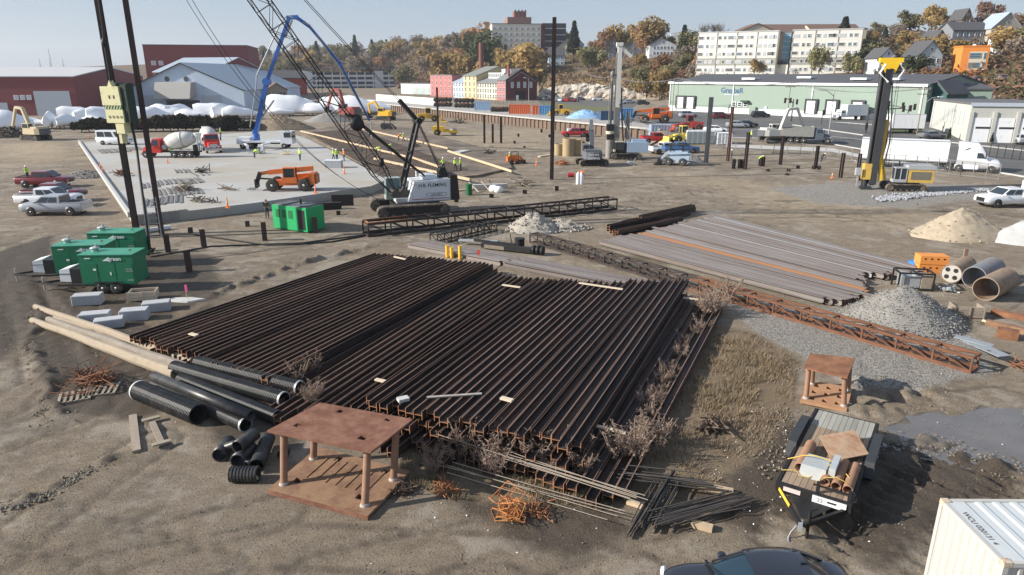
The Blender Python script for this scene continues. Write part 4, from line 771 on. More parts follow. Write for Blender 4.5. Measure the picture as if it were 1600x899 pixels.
def person(label, p, rz, pose='stand', vest=None, hat=None, dark=False, group=None):
 vest = vest or hivis; key = (pose, vest.name, dark)
 if key not in PM: PM[key] = person_mesh(pose, vest, key, dark)
 me_, top = PM[key]; root = thing('person', label, 'person', p, rz, group); o = bpy.data.objects.new('body', me_); link(o, root)
 d = Vector((.1, 0, .02)) if pose == 'bend' else Vector((0, 0, .05)); up = d.normalized(); mb = MB()
 for k in range(4): a0, a1 = k*pi/8, (k+1)*pi/8; mb.tube(top-up*.08+up*.14*sin(a0), top-up*.08+up*.14*sin(a1), .125*cos(a0), 10, .125*cos(a1)+.001, k == 0)
 mb.tube(top-up*.09, top-up*.07, .155, 10); part('hard_hat', mb, hat or whitep, root); return root
yh = M('hat_yellow', (.75, .6, .05), .4); gz = lambda x, y, z=SZ: P(x, y, z)
olive = M('olive_jacket', (.07, .075, .05), .9, 0, .2, 6)
person('worker in dark olive clothes standing in front of the slab beside the green power pack', P(418, 341), -1.2, 'hips', olive, M('hat_brown', (.2, .15, .08)), True)
for q in [('worker in lime vest beside the red cab of the left mixer', (269, 246), 2., 'stand'), ('worker in lime vest standing alone on the slab behind the telehandler', (469, 251), 1., 'stand'), ('left worker in lime vest by the grey box on the slab edge', (521, 251), .3, 'work'), ('right worker in lime vest of the pair by the grey box', (527, 252), 2.5, 'stand'), ('worker in lime vest bending at the far edge of the slab near the mixers', (398, 247), 0, 'bend'), ('worker in lime vest behind the right hand mixer', (345, 214), 0, 'stand')]: person(q[0], gz(*q[1]), q[2], q[3])
person('worker in orange jacket on the slab, right of the lime pair', gz(538, 252), -2.5, 'stand', hivor)
for lb, q, rz, ps, v in (('worker in lime shirt bending over the rebar bed, leftmost of three', (693, 266), 2.6, 'work', None), ('middle worker in lime shirt on the rebar bed', (711, 267), -.6, 'work', None), ('worker in lime shirt right of the other two on the rebar bed', (720, 267), 2.8, 'stand', None), ('worker in lime vest beside the orange machine in the far yard', (796, 256), 0, 'stand', None), ('worker in lime vest under the end of the blue hose', (577, 216), 0, 'work', None), ('worker in orange vest left of the crane mast, near the hose crew', (623, 220), 1, 'bend', hivor), ('worker in lime vest just left of the crane mast', (631, 222), 3, 'work', None), ('worker in orange vest right of the crane mast', (652, 219), 2, 'bend', hivor),
  ('worker in lime vest seen through the crane boom', (588, 242), 0, 'bend', None), ('worker in lime vest near the boom, by the forms', (607, 238), 1, 'bend', None), ('worker with dark clothes by the rusty standing pile', (1142, 251), 0, 'stand', olive), ('worker in lime vest bending by the two stubs before the sand heap', (1186, 258), .5, 'bend', None), ('worker seen past the pile row bending in a dark jacket', (1283, 254), .5, 'bend', olive), ('worker in lime vest in the bed of the dark red pickup', (44, 282), 0, 'stand', None)):
 person(lb, P(*q, .3 if q[0] < 740 and q[0] > 570 else (.8 if q[0] == 44 else 0)), rz, ps, v)
person('worker in lime vest by the fence near the parked van', G(1173, 219), 0, 'stand')
# ---------------------------------------------------------------- vehicles
def wheel(root, x, y, r, w=.22, rim=None, name='wheel'):
 s = 1 if y > 0 else -1; key = ('wh', r, w, s, (rim or rimgrey).name)
 if key not in HM:
  mb = MB(); mb.lathe([(r*.6, -w/2), (r*.93, -w/2), (r, -w/2+.04), (r, w/2-.04), (r*.93, w/2), (r*.6, w/2)], 18, 'y'); m2 = MB(); f = s*w/2
  m2.lathe([(r*.62, f-s*.03), (r*.58, f+s*.004), (r*.5, f-s*.05), (r*.22, f-s*.04), (r*.2, f+s*.015), (.01, f+s*.015)][::s], 18, 'y'); HM[key] = (mb.mesh('wheel', rubber), m2.mesh('rim', rim or rimgrey))
 a, b_ = HM[key]; o = bpy.data.objects.new(name, a); o.location = (x, y, r); link(o, root); q = bpy.data.objects.new('rim', b_); link(q, o); return o
KIND = dict(  # L, W, H, hood, belt, tail, base rear, base front, roof rear, roof front, wheel r, wheel x
 sedan=(4.75, 1.82, 1.46, .96, .98, 1.08, -1.85, 1.05, -.95, .25, .33, 1.38), suv=(4.7, 1.88, 1.74, 1.1, 1.12, 1.12, -2.28, 1.1, -2.0, .35, .37, 1.38), hatch=(4.2, 1.76, 1.5, .98, 1., 1., -2.0, .95, -1.55, .15, .32, 1.27),
 pickup=(6.0, 2.02, 1.93, 1.22, 1.25, 1.25, -1.0, 1.5, -.93, .62, .42, 1.85), van=(5.9, 2.05, 2.55, 1.25, 1.3, 1.3, -2.9, 2.1, -2.85, 1.3, .37, 1.75))
def car_mesh(kind, paint):
 L, W_, H_, hz, bz, tzz, br, bf, rr, rf, wr, wx = KIND[kind]; w = W_/2; h = L/2; mb = MB(); f0 = .24 if kind != 'pickup' else .38
 xs_ = [(-h, .9, .45, tzz-.18), (-h+.08, .96, f0+.08, tzz-.03), (-h+.5, 1, f0, tzz), (-wx-.45, 1, f0, tzz), (-wx+.45, 1, f0, bz), (0, 1, f0, bz), (bf-.05, 1, f0, bz), (wx-.2, 1, f0, hz+.02), (h-.55, .97, f0, hz-.06), (h-.14, .92, f0+.06, hz-.17), (h, .8, .45, hz-.32)]
 if kind == 'pickup': xs_ = [(-h, .97, .5, bz-.02), (-h+.1, 1, .42, bz), (0, 1, .38, bz), (bf, 1, .38, bz), (h-.5, .98, .38, hz-.02), (h-.1, .95, .42, hz-.1), (h, .88, .5, hz-.2)]
 if kind == 'van': xs_ = [(-h, .96, .45, bz), (-h+.1, 1, .35, bz), (0, 1, .32, bz), (bf, 1, .32, bz), (h-.45, .96, .32, hz-.1), (h-.1, .9, .38, hz-.25), (h, .8, .5, hz-.4)]
 secs = []
 for x, k, zb, zt in xs_:
  a = w*k; zm = zb+(zt-zb)*.45
  secs.append([(x, -a*.9, zb), (x, -a, zb+.1), (x, -a*1.0, zm), (x, -a*.97, zt-.06), (x, -a*.88, zt), (x, 0, zt+.025), (x, a*.88, zt), (x, a*.97, zt-.06), (x, a, zm), (x, a, zb+.1), (x, a*.9, zb)])
 mb.loft(secs); roofw = w*{'van': .9, 'pickup': .85}.get(kind, .78); bw = w*.95
 # greenhouse shell
 g = lambda t: [(br+(rr-br)*t, -1), (bf+(rf-bf)*t, -1), (bf+(rf-bf)*t, 1), (br+(rr-br)*t, 1)]
 ring = []
 for t, ww, z in ((0, bw, bz-.06), (.85, bw+(roofw-bw)*.85, bz+(H_-bz)*.86), (1, roofw*.94, H_-.015), (1.0, roofw*.8, H_)):
  ring.append([(x, s*ww, z) for x, s in g(t)])
 mb.loft(ring, False)
 wn = []
 def pane(q, off):
  m = MB(); c = [Vector(p)+Vector(off)*.012 for p in q]; m.add(c, [(0, 1, 2, 3)]); wn.append(m)
 S_ = lambda t, x, s: (x, s*(bw+(roofw-bw)*t), bz+(H_-bz)*t)
 t0, t1 = .1, .8
 xr = lambda t: br+(rr-br)*t; xf = lambda t: bf+(rf-bf)*t
 for s in (1, -1):
  seg = [(.1, .5), (.54, .92)] if kind not in ('van', 'pickup') else ([(.06, .34), (.37, .66), (.75, .95)] if kind == 'van' else [(.12, .48), (.53, .92)])
  for a, b_ in seg:
   q = [S_(t0, xr(t0)+(xf(t0)-xr(t0))*a, s), S_(t0, xr(t0)+(xf(t0)-xr(t0))*b_, s), S_(t1, xr(t1)+(xf(t1)-xr(t1))*b_, s), S_(t1, xr(t1)+(xf(t1)-xr(t1))*a, s)]
   pane(q if s < 0 else q[::-1], (0, s, .2))
 yy = lambda t: (bw+(roofw-bw)*t)*.9
 pane([(xf(t0), -yy(t0), bz+(H_-bz)*t0), (xf(t0), yy(t0), bz+(H_-bz)*t0), (xf(.9), yy(.9), bz+(H_-bz)*.9), (xf(.9), -yy(.9), bz+(H_-bz)*.9)], (.8, 0, .6))
 pane([(xr(t0), yy(t0), bz+(H_-bz)*t0), (xr(t0), -yy(t0), bz+(H_-bz)*t0), (xr(t1), -yy(t1), bz+(H_-bz)*t1), (xr(t1), yy(t1), bz+(H_-bz)*t1)], (-.8, 0, .6))
 hl = []
 for s in (1, -1): m = MB(); m.cbox((h-.17, s*w*.68, hz-.28), (.22, .34, .14)); hl.append(m)
 tl = []
 for s in (1, -1): m = MB(); m.cbox((-h+.06, s*w*.8, tzz-.25), (.1, .2, .22)); tl.append(m)
 ex = MB(); ex.box(h-.12, h+.012, -w*.5, w*.5, hz-.42, hz-.24) if kind != 'pickup' else ex.box(h-.08, h+.012, -w*.55, w*.55, .62, hz-.22)
 return mb, wn, hl, tl, ex
PROTO = {}
def car(kind, paint, label, p, rz, cat='car', name='parked_car', group=None, rim=None, extras=True):
 key = (kind, paint.name, rim)
 L, W_, H_, hz, bz, tzz, br, bf, rr, rf, wr, wx = KIND[kind]
 if key in PROTO: r = copy_tree(PROTO[key], p, rz, label); r['category'] = cat; r.name = name; (group and r.__setitem__('group', group)); return r
 root = thing(name, label, cat, p, rz, group); PROTO[key] = root; mb, wn, hl, tl, ex = car_mesh(kind, paint); body = part('body', mb, paint, root)
 for m in wn: part('window', m, glass, root)
 for m in hl: part('headlight', m, lamp_w, root)
 for m in tl: part('tail_light', m, lamp_r, root)
 part('grille', ex, blacktrim, root); w = W_/2
 for s in (1, -1):
  for x in (wx, -wx): wheel(root, x, s*(w-.1), wr, .24, rim)
  mb = MB(); mb.cbox((bf-.25, s*(w+.1), bz+.1), (.12, .2, .14)); part('mirror', mb, paint, root)
  for x in (wx, -wx): mb = MB(); mb.lathe([(.01, s*(w+.003)), (wr*1.18, s*(w+.003)), (wr*1.18, s*(w-.02)), (.01, s*(w-.02))][::s], 16, 'y', (x, 0, wr+.02)); part('wheel_arch', mb, blacktrim, root)
 if kind == 'pickup':
  mb = MB(); mb.box(-L/2+.12, br-.15, -w*.82, w*.82, bz-.02, bz+.031); part('bed_floor', mb, M('bed_liner', (.025, .025, .026), .8), root)
  mb = MB()
  for s in (1, -1): mb.box(-L/2+.05, br-.1, s*w*.87-.06, s*w*.87+.06, bz+.0, bz+.075)
  mb.box(-L/2+.02, -L/2+.12, -w*.8, w*.8, bz, bz+.075); part('bed_rail', mb, paint, root)
  mb = MB(); mb.box(-L/2-.06, -L/2+.05, -w*.9, w*.9, .45, .6); mb.box(L/2-.05, L/2+.06, -w*.9, w*.9, .45, .62); part('bumper', mb, M('chrome', (.55, .56, .58), .25, .8, .05, 3), root)
 return root
pt = lambda n, c: M('car_'+n, c, .3, .1, .06, 2, coat=.6)
silver, maroon, cwhite, cblack, cgrey, cred, cblue = pt('silver', (.34, .355, .38)), pt('maroon', (.16, .012, .018)), pt('white', (.78, .79, .8)), pt('black', (.018, .018, .02)), pt('grey', (.16, .165, .175)), pt('red', (.45, .02, .02)), pt('blue', (.05, .12, .26))
car('pickup', silver, 'silver grey pickup truck, nearest of the parked pickups at the left', P(90, 335), pi+.02, 'pickup truck', 'pickup_truck'); car('pickup', cwhite, 'white pickup half hidden behind the silver one', P(80, 322), .05, 'pickup truck', 'pickup_truck'); car('pickup', maroon, 'dark red pickup standing alone behind the others, a worker in its bed', P(73, 292), .06, 'pickup truck', 'pickup_truck'); car('pickup', maroon, 'dark red pickup squeezed behind the white one', P(88, 314), .05, 'pickup truck', 'pickup_truck')
car('van', cwhite, 'white passenger van at the far left edge of the slab', P(181, 226, SZ), -.05, 'van', 'passenger_van')
t = car('pickup', cwhite, 'white utility pickup by the tan sand heap', P(1571, 322), pi+.12, 'pickup truck', 'pickup_truck'); mb = MB(); mb.box(-2.9, -.85, -1.02, 1.02, 1.0, 1.5); mb.box(-2.9, -2.2, -.9, .9, 1.5, 2.5); part('utility_box', mb, whitep, t)
# ---- the near dark sedan: finer body
def sedan_near(p, rz):
 root = thing('parked_car', 'dark navy grey sedan cut off by the bottom edge', 'car', p, rz); pa = M('sedan_paint', (.022, .024, .034), .22, .35, .05, 1, coat=1., spec=.6); secs = []
 n = 26
 def prof(x):
  hw = .93*(1-max(0, (abs(x)-1.5)/.95)**2.6*.32); top = np.interp(x, [-2.42, -2.3, -1.9, -1.3, 0, .95, 1.6, 2.1, 2.38, 2.45], [.72, .98, 1.06, 1.02, .97, .97, .93, .85, .7, .5]); return hw, top
 for i in range(n):
  x = -2.44+4.88*i/(n-1); hw, top = prof(x); sec = []
  for k in range(17):
   a = k/16*pi; c, s = cos(a), sin(a); y = hw*np.sign(c)*abs(c)**.42; z = .28+(top-.28)*abs(s)**.62*(1+.0*c); sec.append((x, -y, z))
  secs.append(sec+[(x, hw*.8, .25), (x, -hw*.8, .25)])
 mb = MB(); mb.loft(secs); part('body', mb, pa, root)
 # cabin: glass shell, then painted roof and pillars
 def cab(m, xr0, xf0, xr1, xf1, z0, z1, w0, w1, nn=14, crown=.05):
  secs = []
  for j in range(9):
   t = j/8; z = z0+(z1-z0)*t; e = t**1.6; w = w0+(w1-w0)*(t*.6+e*.4); xr_ = xr0+(xr1-xr0)*(t*.8+e*.2); xf_ = xf0+(xf1-xf0)*(t*.85+e*.15); ring = []
   for k in range(32): a = 2*pi*k/32; c, s = cos(a), sin(a); ring.append(((xf_+xr_)/2+(xf_-xr_)/2*np.sign(c)*abs(c)**.5, w*np.sign(s)*abs(s)**.45, z+crown*t*(1-.0*abs(c))))
   secs.append(ring)
  m.loft(secs, True, False); top = secs[-1]; m.add(top+[((xf1+xr1)/2, 0, z1+crown+.03)], [(k, (k+1) % 32, 32) for k in range(32)], True)
 mb = MB(); cab(mb, -1.95, 1.15, -1.0, .12, .93, 1.36, .8, .6); part('window', mb, M('tinted_glass', (.012, .03, .045), .04, 0, .03, 1, spec=.9), root)
 mb = MB(); secs = []
 for x in np.linspace(-1.12, .3, 12):
  z = 1.43-.05*((x+.4)/.75)**2; w = .66-.05*abs((x+.4)/.75)**2; secs.append([(x, -w-.04, z-.07), (x, -w, z-.02), (x, -w*.6, z+.015), (x, 0, z+.025), (x, w*.6, z+.015), (x, w, z-.02), (x, w+.04, z-.07)])
 mb.loft(secs, True, False, False); part('roof', mb, pa, root)
 for s in (1, -1):
  mb = MB(); mb.path([(1.02, s*.67, .96), (.56, s*.62, 1.19), (.14, s*.56, 1.4)], .03, 8); part('pillar', mb, pa, root); mb = MB(); mb.path([(-1.82, s*.66, .99), (-1.38, s*.61, 1.21), (-1.0, s*.55, 1.39)], .05, 8); part('pillar', mb, pa, root); mb = MB(); mb.path([(-.35, s*.79, .95), (-.38, s*.66, 1.36)], .03, 8); part('pillar', mb, blacktrim, root)
  mb = MB(); mb.loft([[(x, s*.87+s*.1*cos(a)*k, 1.0+.08*sin(a)*k) for a in np.linspace(0, 2*pi, 9)[:-1]] for x, k, q in ((.82, .5, 0), (.76, 1, 0), (.66, 1, 0), (.62, .7, 0))]); part('mirror', mb, pa, root)
  mb = MB(); mb.loft([[(2.2-.1*abs(y-.62)*2, s*y, .72), (2.36-.5*(y-.45)**2, s*y, .66), (2.3-.5*(y-.45)**2, s*y, .56)] for y in np.linspace(.4, .84, 6)]); part('headlight', mb, lamp_w, root)
  for x in (1.43, -1.43): wheel(root, x, s*.82, .34, .24)
 mb = MB(); mb.beam((1.2, -.6, .975), (.9, .1, 1.09), .025); mb.beam((1.2, .1, .985), (.9, .62, 1.06), .025); mb.box(1.12, 1.2, -.72, .72, .955, .972); part('wiper', mb, blacktrim, root); mb = MB(); mb.loft([[(x, y, z) for y in (-.02, .02)]+[(x, 0, z+h)] for x, z, h in ((-1.15, 1.4, .03), (-1.0, 1.42, .07), (-.95, 1.43, .03))]); part('antenna_fin', mb, pa, root)
 return root
sedan_near((6.2, 14.1, 0), pi+.01)
# ---- white container at the lower right
wc = M('container_white', (.47, .46, .425), .5, .0, .06, 1.2, .002, 10, col2=(.5, .42, .33), thr=.72, c2scale=2.5)
def container(name, label, p, rz, L, m, H_=2.59, W_=2.44, detail=True, cat='shipping container', group=None):
 root = thing(name, label, cat, p, rz, group); w = W_/2
 def corr(n, a, b_, dep): # trapezoid corrugation outline
  o = []
  for i in range(n): s = (b_-a)/n; x = a+i*s; o += [(x, 0), (x+s*.28, 0), (x+s*.42, dep), (x+s*.86, dep)]
  return o+[(b_, 0)]
 n = int(L/.28) if detail else int(L/.6)
 for s in (1, -1):
  o = corr(n, .12, L-.12, -.045); mb = MB(); q = [(x, s*(w-.02+d)) for x, d in o]; mb.add([(x, y, .16) for x, y in q]+[(x, y, H_-.1) for x, y in q], [(i, i+1, len(q)+i+1, len(q)+i) if s < 0 else (i+1, i, len(q)+i, len(q)+i+1) for i in range(len(q)-1)]); part('side_wall', mb, m, root)
 for x, s in ((0, 1), (L, -1)):
  o = corr(8 if detail else 4, -w+.12, w-.12, .045); mb = MB(); q = [(x+s*(.02+d), y) for y, d in o]; mb.add([(a, y, .16) for a, y in q]+[(a, y, H_-.12) for a, y in q], [(i+1, i, len(q)+i, len(q)+i+1) if s > 0 else (i, i+1, len(q)+i+1, len(q)+i) for i in range(len(q)-1)]); part('end_wall', mb, m, root)
 mb = MB(); o = corr(max(3, int((L-.7)/.42)), .42, L-.3, -.03); q = [(x, H_-.03+d) for x, d in o]; mb.add([(x, -w+.1, z) for x, z in q]+[(x, w-.1, z) for x, z in q], [(i, i+1, len(q)+i+1, len(q)+i) for i in range(len(q)-1)]); mb.box(.1, .42, -w+.1, w-.1, H_-.06, H_-.025); mb.box(L-.3, L-.1, -w+.1, w-.1, H_-.06, H_-.025); part('roof', mb, m if not detail else M('container_roof', (.56, .59, .59), .45, .1, .06, 2), root)
 mb = MB()
 for y in (-w+.05, w-.05): mb.box(.12, L-.12, y-.05, y+.05, H_-.12, H_-.012); mb.box(.12, L-.12, y-.05, y+.05, 0, .16)
 for x in (.05, L-.05): mb.box(x-.05, x+.05, -w+.1, w-.1, H_-.13, H_-.012); mb.box(x-.05, x+.05, -w+.1, w-.1, 0, .16)
 for x in (.06, L-.06):
  for y in (-w+.06, w-.06): mb.box(x-.06, x+.06, y-.06, y+.06, .12, H_-.12)
 part('frame', mb, m, root)
 for x in (.09, L-.09):
  for y in (-w+.08, w-.08):
   for z in (.06, H_-.055): mb = MB(); mb.cbox((x, y, z), (.185, .17, .125)); part('corner_casting', mb, M('casting', (.6, .5, .38), .7, .1, .2, 9, col2=(.3, .14, .06), thr=.58, c2scale=9) if detail else m, root)
 return root
c = container('shipping_container', 'white corrugated shipping container cut off by the lower right corner', (11.0, 13.92, 0), radians(-.6), 6.06, wc)
dk = M('stencil_grey', (.1, .1, .1), .8); text('lettering', 'WCU 020131 4', .19, dk, (.26, .05, 2.572), (0, 0, -pi/2), c); text('lettering', '020131 4', .16, M('stencil_pale', (.4, .39, .36), .8), (-.03, -.75, 1.5), (0, -pi/2, 0) if False else (pi/2, pi/2, -pi/2), c)
# ---- flatbed trailer with its load
def trailer():
 p = (P(1211, 757, .8)+P(1333, 785, .8))/2; root = thing('flatbed_trailer', 'black flatbed trailer with a plank deck beside the puddle', 'trailer', (p.x, p.y, 0), radians(56)); Lb, w = 5.9, 1.08
 for k in range(11):
  y = -w+.1+(2*w-.2)*(k+.5)/11
  mb = MB(); mb.box(.06, Lb-1.4, y-.083, y+.083, .74, .8); part('plank', mb, M('deck_plank', (.29, .215, .15), .9, 0, .25, 3, .003, 40, .2, streak=(.25, 2, 2)), root)
  mb = MB(); mb.box(Lb-1.38, Lb, y-.083, y+.083, .735, .795); part('plank', mb, M('deck_plank_grey', (.31, .3, .26), .9, 0, .2, 3, .003, 40, .2, streak=(.25, 2, 2)), root)
 mb = MB()
 for y in (-w+.03, w-.03): mb.box(-.02, Lb, y-.05, y+.05, .6, .83)
 mb.box(-.05, .05, -w, w, .52, .84); mb.box(Lb, Lb+.06, -w, w, .55, .8)
 for x in np.linspace(.5, 5.4, 7): mb.box(x-.04, x+.04, -w+.08, w-.08, .62, .73)
 part('frame', mb, black, root)
 for s in (1, -1):
  mb = MB(); mb.prism([(2.35, .5), (2.55, .98), (3.0, 1.02), (4.3, 1.02), (4.75, .98), (4.95, .5), (4.85, .5), (4.7, .93), (2.65, .93), (2.45, .5)], s*(w-.02), s*(w+.27)); part('fender', mb, M('fender_black', (.05, .052, .055), .5, .3, .2, 4), root)
  for x in (3.2, 4.1): wheel(root, x, s*(w+.13), .38, .22)
 mb = MB(); mb.beam((0, .95, .55), (-1.35, .06, .5), .1, .14); mb.beam((0, -.95, .55), (-1.35, -.06, .5), .1, .14); mb.quad((-.15, .6, .6), (-1.1, .1, .56), (-1.1, -.1, .56), (-.15, -.6, .6)); part('drawbar', mb, black, root)
 mb = MB(); mb.beam((-1.2, .07, .5), (-1.65, 0, .5), .12, .12); part('coupler', mb, greysteel, root); mb = MB(); mb.tube((-1.25, -.15, .0), (-1.25, -.15, .95), .05, 8); mb.tube((-1.25, -.15, .95), (-1.05, -.3, .97), .025, 6); part('jack', mb, black, root)
 mb = MB(); mb.path([(-1.5, .12, .5), (-1.45, .25, .2), (-1.5, .3, .03), (-1.7, .25, .03)], .03, 6); part('safety_chain', mb, greysteel, root); mb = MB(); mb.beam((-.05, .97, .62), (-.75, .5, .58), .03, .1); part('yellow_tape', mb, M('reflector_yellow', (.75, .5, .05), .6), root)
 mb = MB()
 for y in (-.98, -.1): mb.box(.06, .14, y-.05, y+.05, .8, 1.18)
 mb.box(.08, .12, -.98, .05, 1.02, 1.07); mb.path([(.1, -1.0, .8), (.1, -1.16, .85), (.3, -1.16, 1.0), (.3, -1.0, 1.05)], .025, 6); part('head_rack', mb, black, root); mb = MB(); mb.box(-.075, -.052, .35, .85, .62, .76); part('maker_plate', mb, M('plate_pink', (.6, .5, .48), .6), root)
 mb = MB(); mb.box(-.09, -.053, -.95, .0, .56, .78); pl = part('number_plate', mb, whitep, root); text('lettering', '22', .17, dk, (-.094, -.22, .67), (pi/2, 0, -pi/2), pl); mb = MB(); mb.box(-.097, -.0905, -.68, -.42, .66, .72); part('black_bar', mb, blacktrim, pl)
 return root
tr = trailer(); TM = Matrix.Translation(tr.location) @ Matrix.Rotation(radians(56), 4, 'Z')
def onT(x, y, z): return TM @ Vector((x, y, z))
for y, x0, x1, r, lb in ((.62, .95, 2.7, .17, 'single fat rusty pipe on the left of the trailer deck'), (-.2, .55, 2.1, .15, 'left one of the three short rusty pipes on the trailer'), (-.53, .5, 2.15, .15, 'middle one of the three short pipes on the trailer'), (-.86, .5, 2.1, .15, 'right one of the three short pipes on the trailer')):
 mb = MB(); mb.tube((0, 0, 0), (x1-x0, 0, 0), r, 16, hollow=r*.85); single('rusty_pipe', mb, M('pipe_rust', (.3, .165, .1), .85, .05, .25, 4, .003, 40, .12), lb, 'pipe', onT(x0, y, .8+r+.002), radians(56))
mb = MB(); mb.hexa([(0, .4, 0), (0, -.4, 0), (1.15, -.4, .0), (1.15, .4, 0), (.05, .36, .42), (.05, -.36, .42), (1.05, -.36, .3), (1.05, .36, .3)][::1]); mb.box(.1, 1.1, -.62, -.43, .0, .5); single('metal_box', mb, M('galvanised_box', (.52, .55, .55), .45, .3, .1, 3), 'pale galvanised metal box strapped to the trailer deck', 'metal box', onT(.75, .2, .805), radians(56))
mb = MB(); mb.add([(-1.15, 0, 0), (.1, -.75, 0), (1.25, .05, .12), (.1, .85, .06)]+[(-1.15, 0, .03), (.1, -.75, .03), (1.25, .05, .15), (.1, .85, .09)], [(3, 2, 1, 0), (4, 5, 6, 7), (0, 1, 5, 4), (1, 2, 6, 5), (2, 3, 7, 6), (3, 0, 4, 7)]); single('steel_plate', mb, M('tan_rust_plate', (.42, .29, .19), .85, 0, .2, 1.6, .002, 30, col2=(.3, .15, .08), thr=.56), 'tan rusty steel plate laid askew over the trailer deck', 'steel plate', onT(3.0, -.35, 1.0), radians(56-8)); mb = MB(); mb.box(-.5, .5, -.3, .3, 0, .19); single('timber_block', mb, oldwood, 'timber packing under the askew steel plate', 'timber', onT(3.0, -.3, .802), radians(56))
strap = M('strap_yellow', (.55, .38, .08), .7, 0, .2, 6)
mb = MB(); mb.path([(.72, 1.1, .84), (.7, .7, 1.0), (.72, .55, .84), (.7, .3, .86), (.8, .15, .95), (1.3, -.25, 1.24), (1.75, -.5, 1.2)], .014, 5); mb.path([(.6, 0, .85), (.55, -.2, 1.13), (.7, -.5, 1.14), (.6, -.8, 1.13), (.9, -1.0, 1.0), (1.1, -.7, 1.14)], .016, 5); mb.path([(1.5, 1.1, .85), (1.45, .6, 1.18), (1.4, .25, 1.3), (1.5, -.3, 1.2)], .02, 5)
o = part('ratchet_strap', mb, strap); o.matrix_world = TM; tag(o, 'yellow ratchet straps over the load of the trailer', 'strap')
# ---- three green generators on road trailers
gmat = M('generator_green', (.012, .175, .085), .45, .05, .12, 1, col2=(.04, .14, .08), thr=.66)
def generator(label, p, rz, detail=True):
 root = thing('generator_trailer', label, 'generator', p, rz); L, w, z0, z1 = 3.25, .85, .62, 2.45
 mb = MB(); mb.hexa([(0, -w, z0), (L, -w, z0), (L, w, z0), (0, w, z0), (0, -w*.98, z1), (L*.985, -w*.98, z1), (L*.985, w*.98, z1), (0, w*.98, z1)]); part('housing', mb, gmat, root)
 mb = MB(); mb.box(-.02, L+.01, -w-.02, w+.02, z1+.002, z1+.05); part('roof', mb, M('generator_roof', (.05, .28, .17), .4, .05, .15, 1), root)
 mb = MB(); mb.lathe([(.2, 0), (.2, .14), (.3, .18), (.24, .24), (.1, .26)], 14, c=(.55, .15, z1+.05)); mb.tube((.65, .15, z1+.25), (.65, .15, z1+.5), .06, 10); part('exhaust', mb, M('grey_cast', (.45, .47, .48), .5, .2, .1, 5), root); mb = MB(); mb.path([(2.6, .1, z1+.05), (2.6, .1, z1+.1), (2.75, .1, z1+.13)], .04, 6); part('lifting_eye', mb, black, root)
 for x in (.02, 1.1, 2.15): mb = MB(); mb.box(x+.03, x+1.02, -w-.012, -w-.001, z0+.3, z1-.42) if False else mb.box(x+.03, x+1.0, -w-.014, -w-.001, z0+.08, z1-.5); part('access_door', mb, gmat, root)
 mb = MB(); mb.box(.8, .98, -w-.03, -w-.0145, 1.5, 1.62); mb.box(1.78, 1.86, -w-.03, -w-.0145, 1.2, 1.4); part('door_latch', mb, whitep, root)
 wt = M('decal_white', (.8, .82, .82), .5, 0, .02)
 mb = MB(); mb.prism([(1.42, 2.1), (1.85, 2.1), (1.85, 2.36)], -w-.018, -w-.006); part('logo_triangle', mb, wt, root); text('lettering', 'green', .34, wt, (2.18, -w-.014, 2.22), (pi/2, 0, 0), root, bold=.012)
 box(root, 'decal', wt, .38, .72, -w-.014, -w-.004, 2.24, 2.3)
 for z, x in ((1.55, 2.95), (1.42, 2.95), (.85, 2.95)): mb = MB(); mb.box(x-.2, x+.2, -w-.014, -w-.004, z, z+.06); part('decal', mb, wt, root)
 mb = MB(); mb.box(-.75, .02, -w*.8, w*.8, z0+.0, 1.55); part('radiator_bay', mb, blacktrim, root)
 mb = MB(); mb.hexa([(-1.5, -.55, .75), (-.8, -.55, .7), (-.8, .55, .7), (-1.5, .55, .75), (-1.45, -.55, 1.45), (-.8, -.55, 1.6), (-.8, .55, 1.6), (-1.45, .55, 1.45)]); tk = part('fuel_tank', mb, whitep, root); mb = MB(); mb.box(-1.52, -.78, -.57, -.556, 1.2, 1.24); mb.box(-1.53, -1.47, -.55, .55, 1.2, 1.24); part('band', mb, blacktrim, tk)
 mb = MB(); mb.box(-1.5, L, -w, -w+.12, .5, .615); mb.box(-1.5, L, w-.12, w, .5, .615); mb.beam((-1.4, -.8, .55), (-3.0, 0, .5), .1, .12); mb.beam((-1.4, .8, .55), (-3.0, 0, .5), .1, .12); part('chassis', mb, black, root)
 mb = MB(); mb.tube((-2.9, 0, 0), (-2.9, 0, .9), .05, 8); part('jack', mb, greysteel, root)
 for x in (1.2, 2.0):
  for s in (1, -1): wheel(root, x, s*(w-.02), .37, .22, rimgrey)
 for s in (1,): mb = MB(); mb.box(.75, 2.45, -w-.13, -w+.05, .76, .79); part('mudguard', mb, black, root)
 return root
p = P(133, 459); generator('green trailer generator nearest the concrete blocks', (p.x, p.y+.75, 0), .04); p = P(90, 444); generator('green trailer generator in the middle, half hidden by the nearest one', (p.x-.1, p.y+.9, 0), .12); p = P(138, 420); generator('green trailer generator farthest back of the three', (p.x+.2, p.y+1., 0), .02)
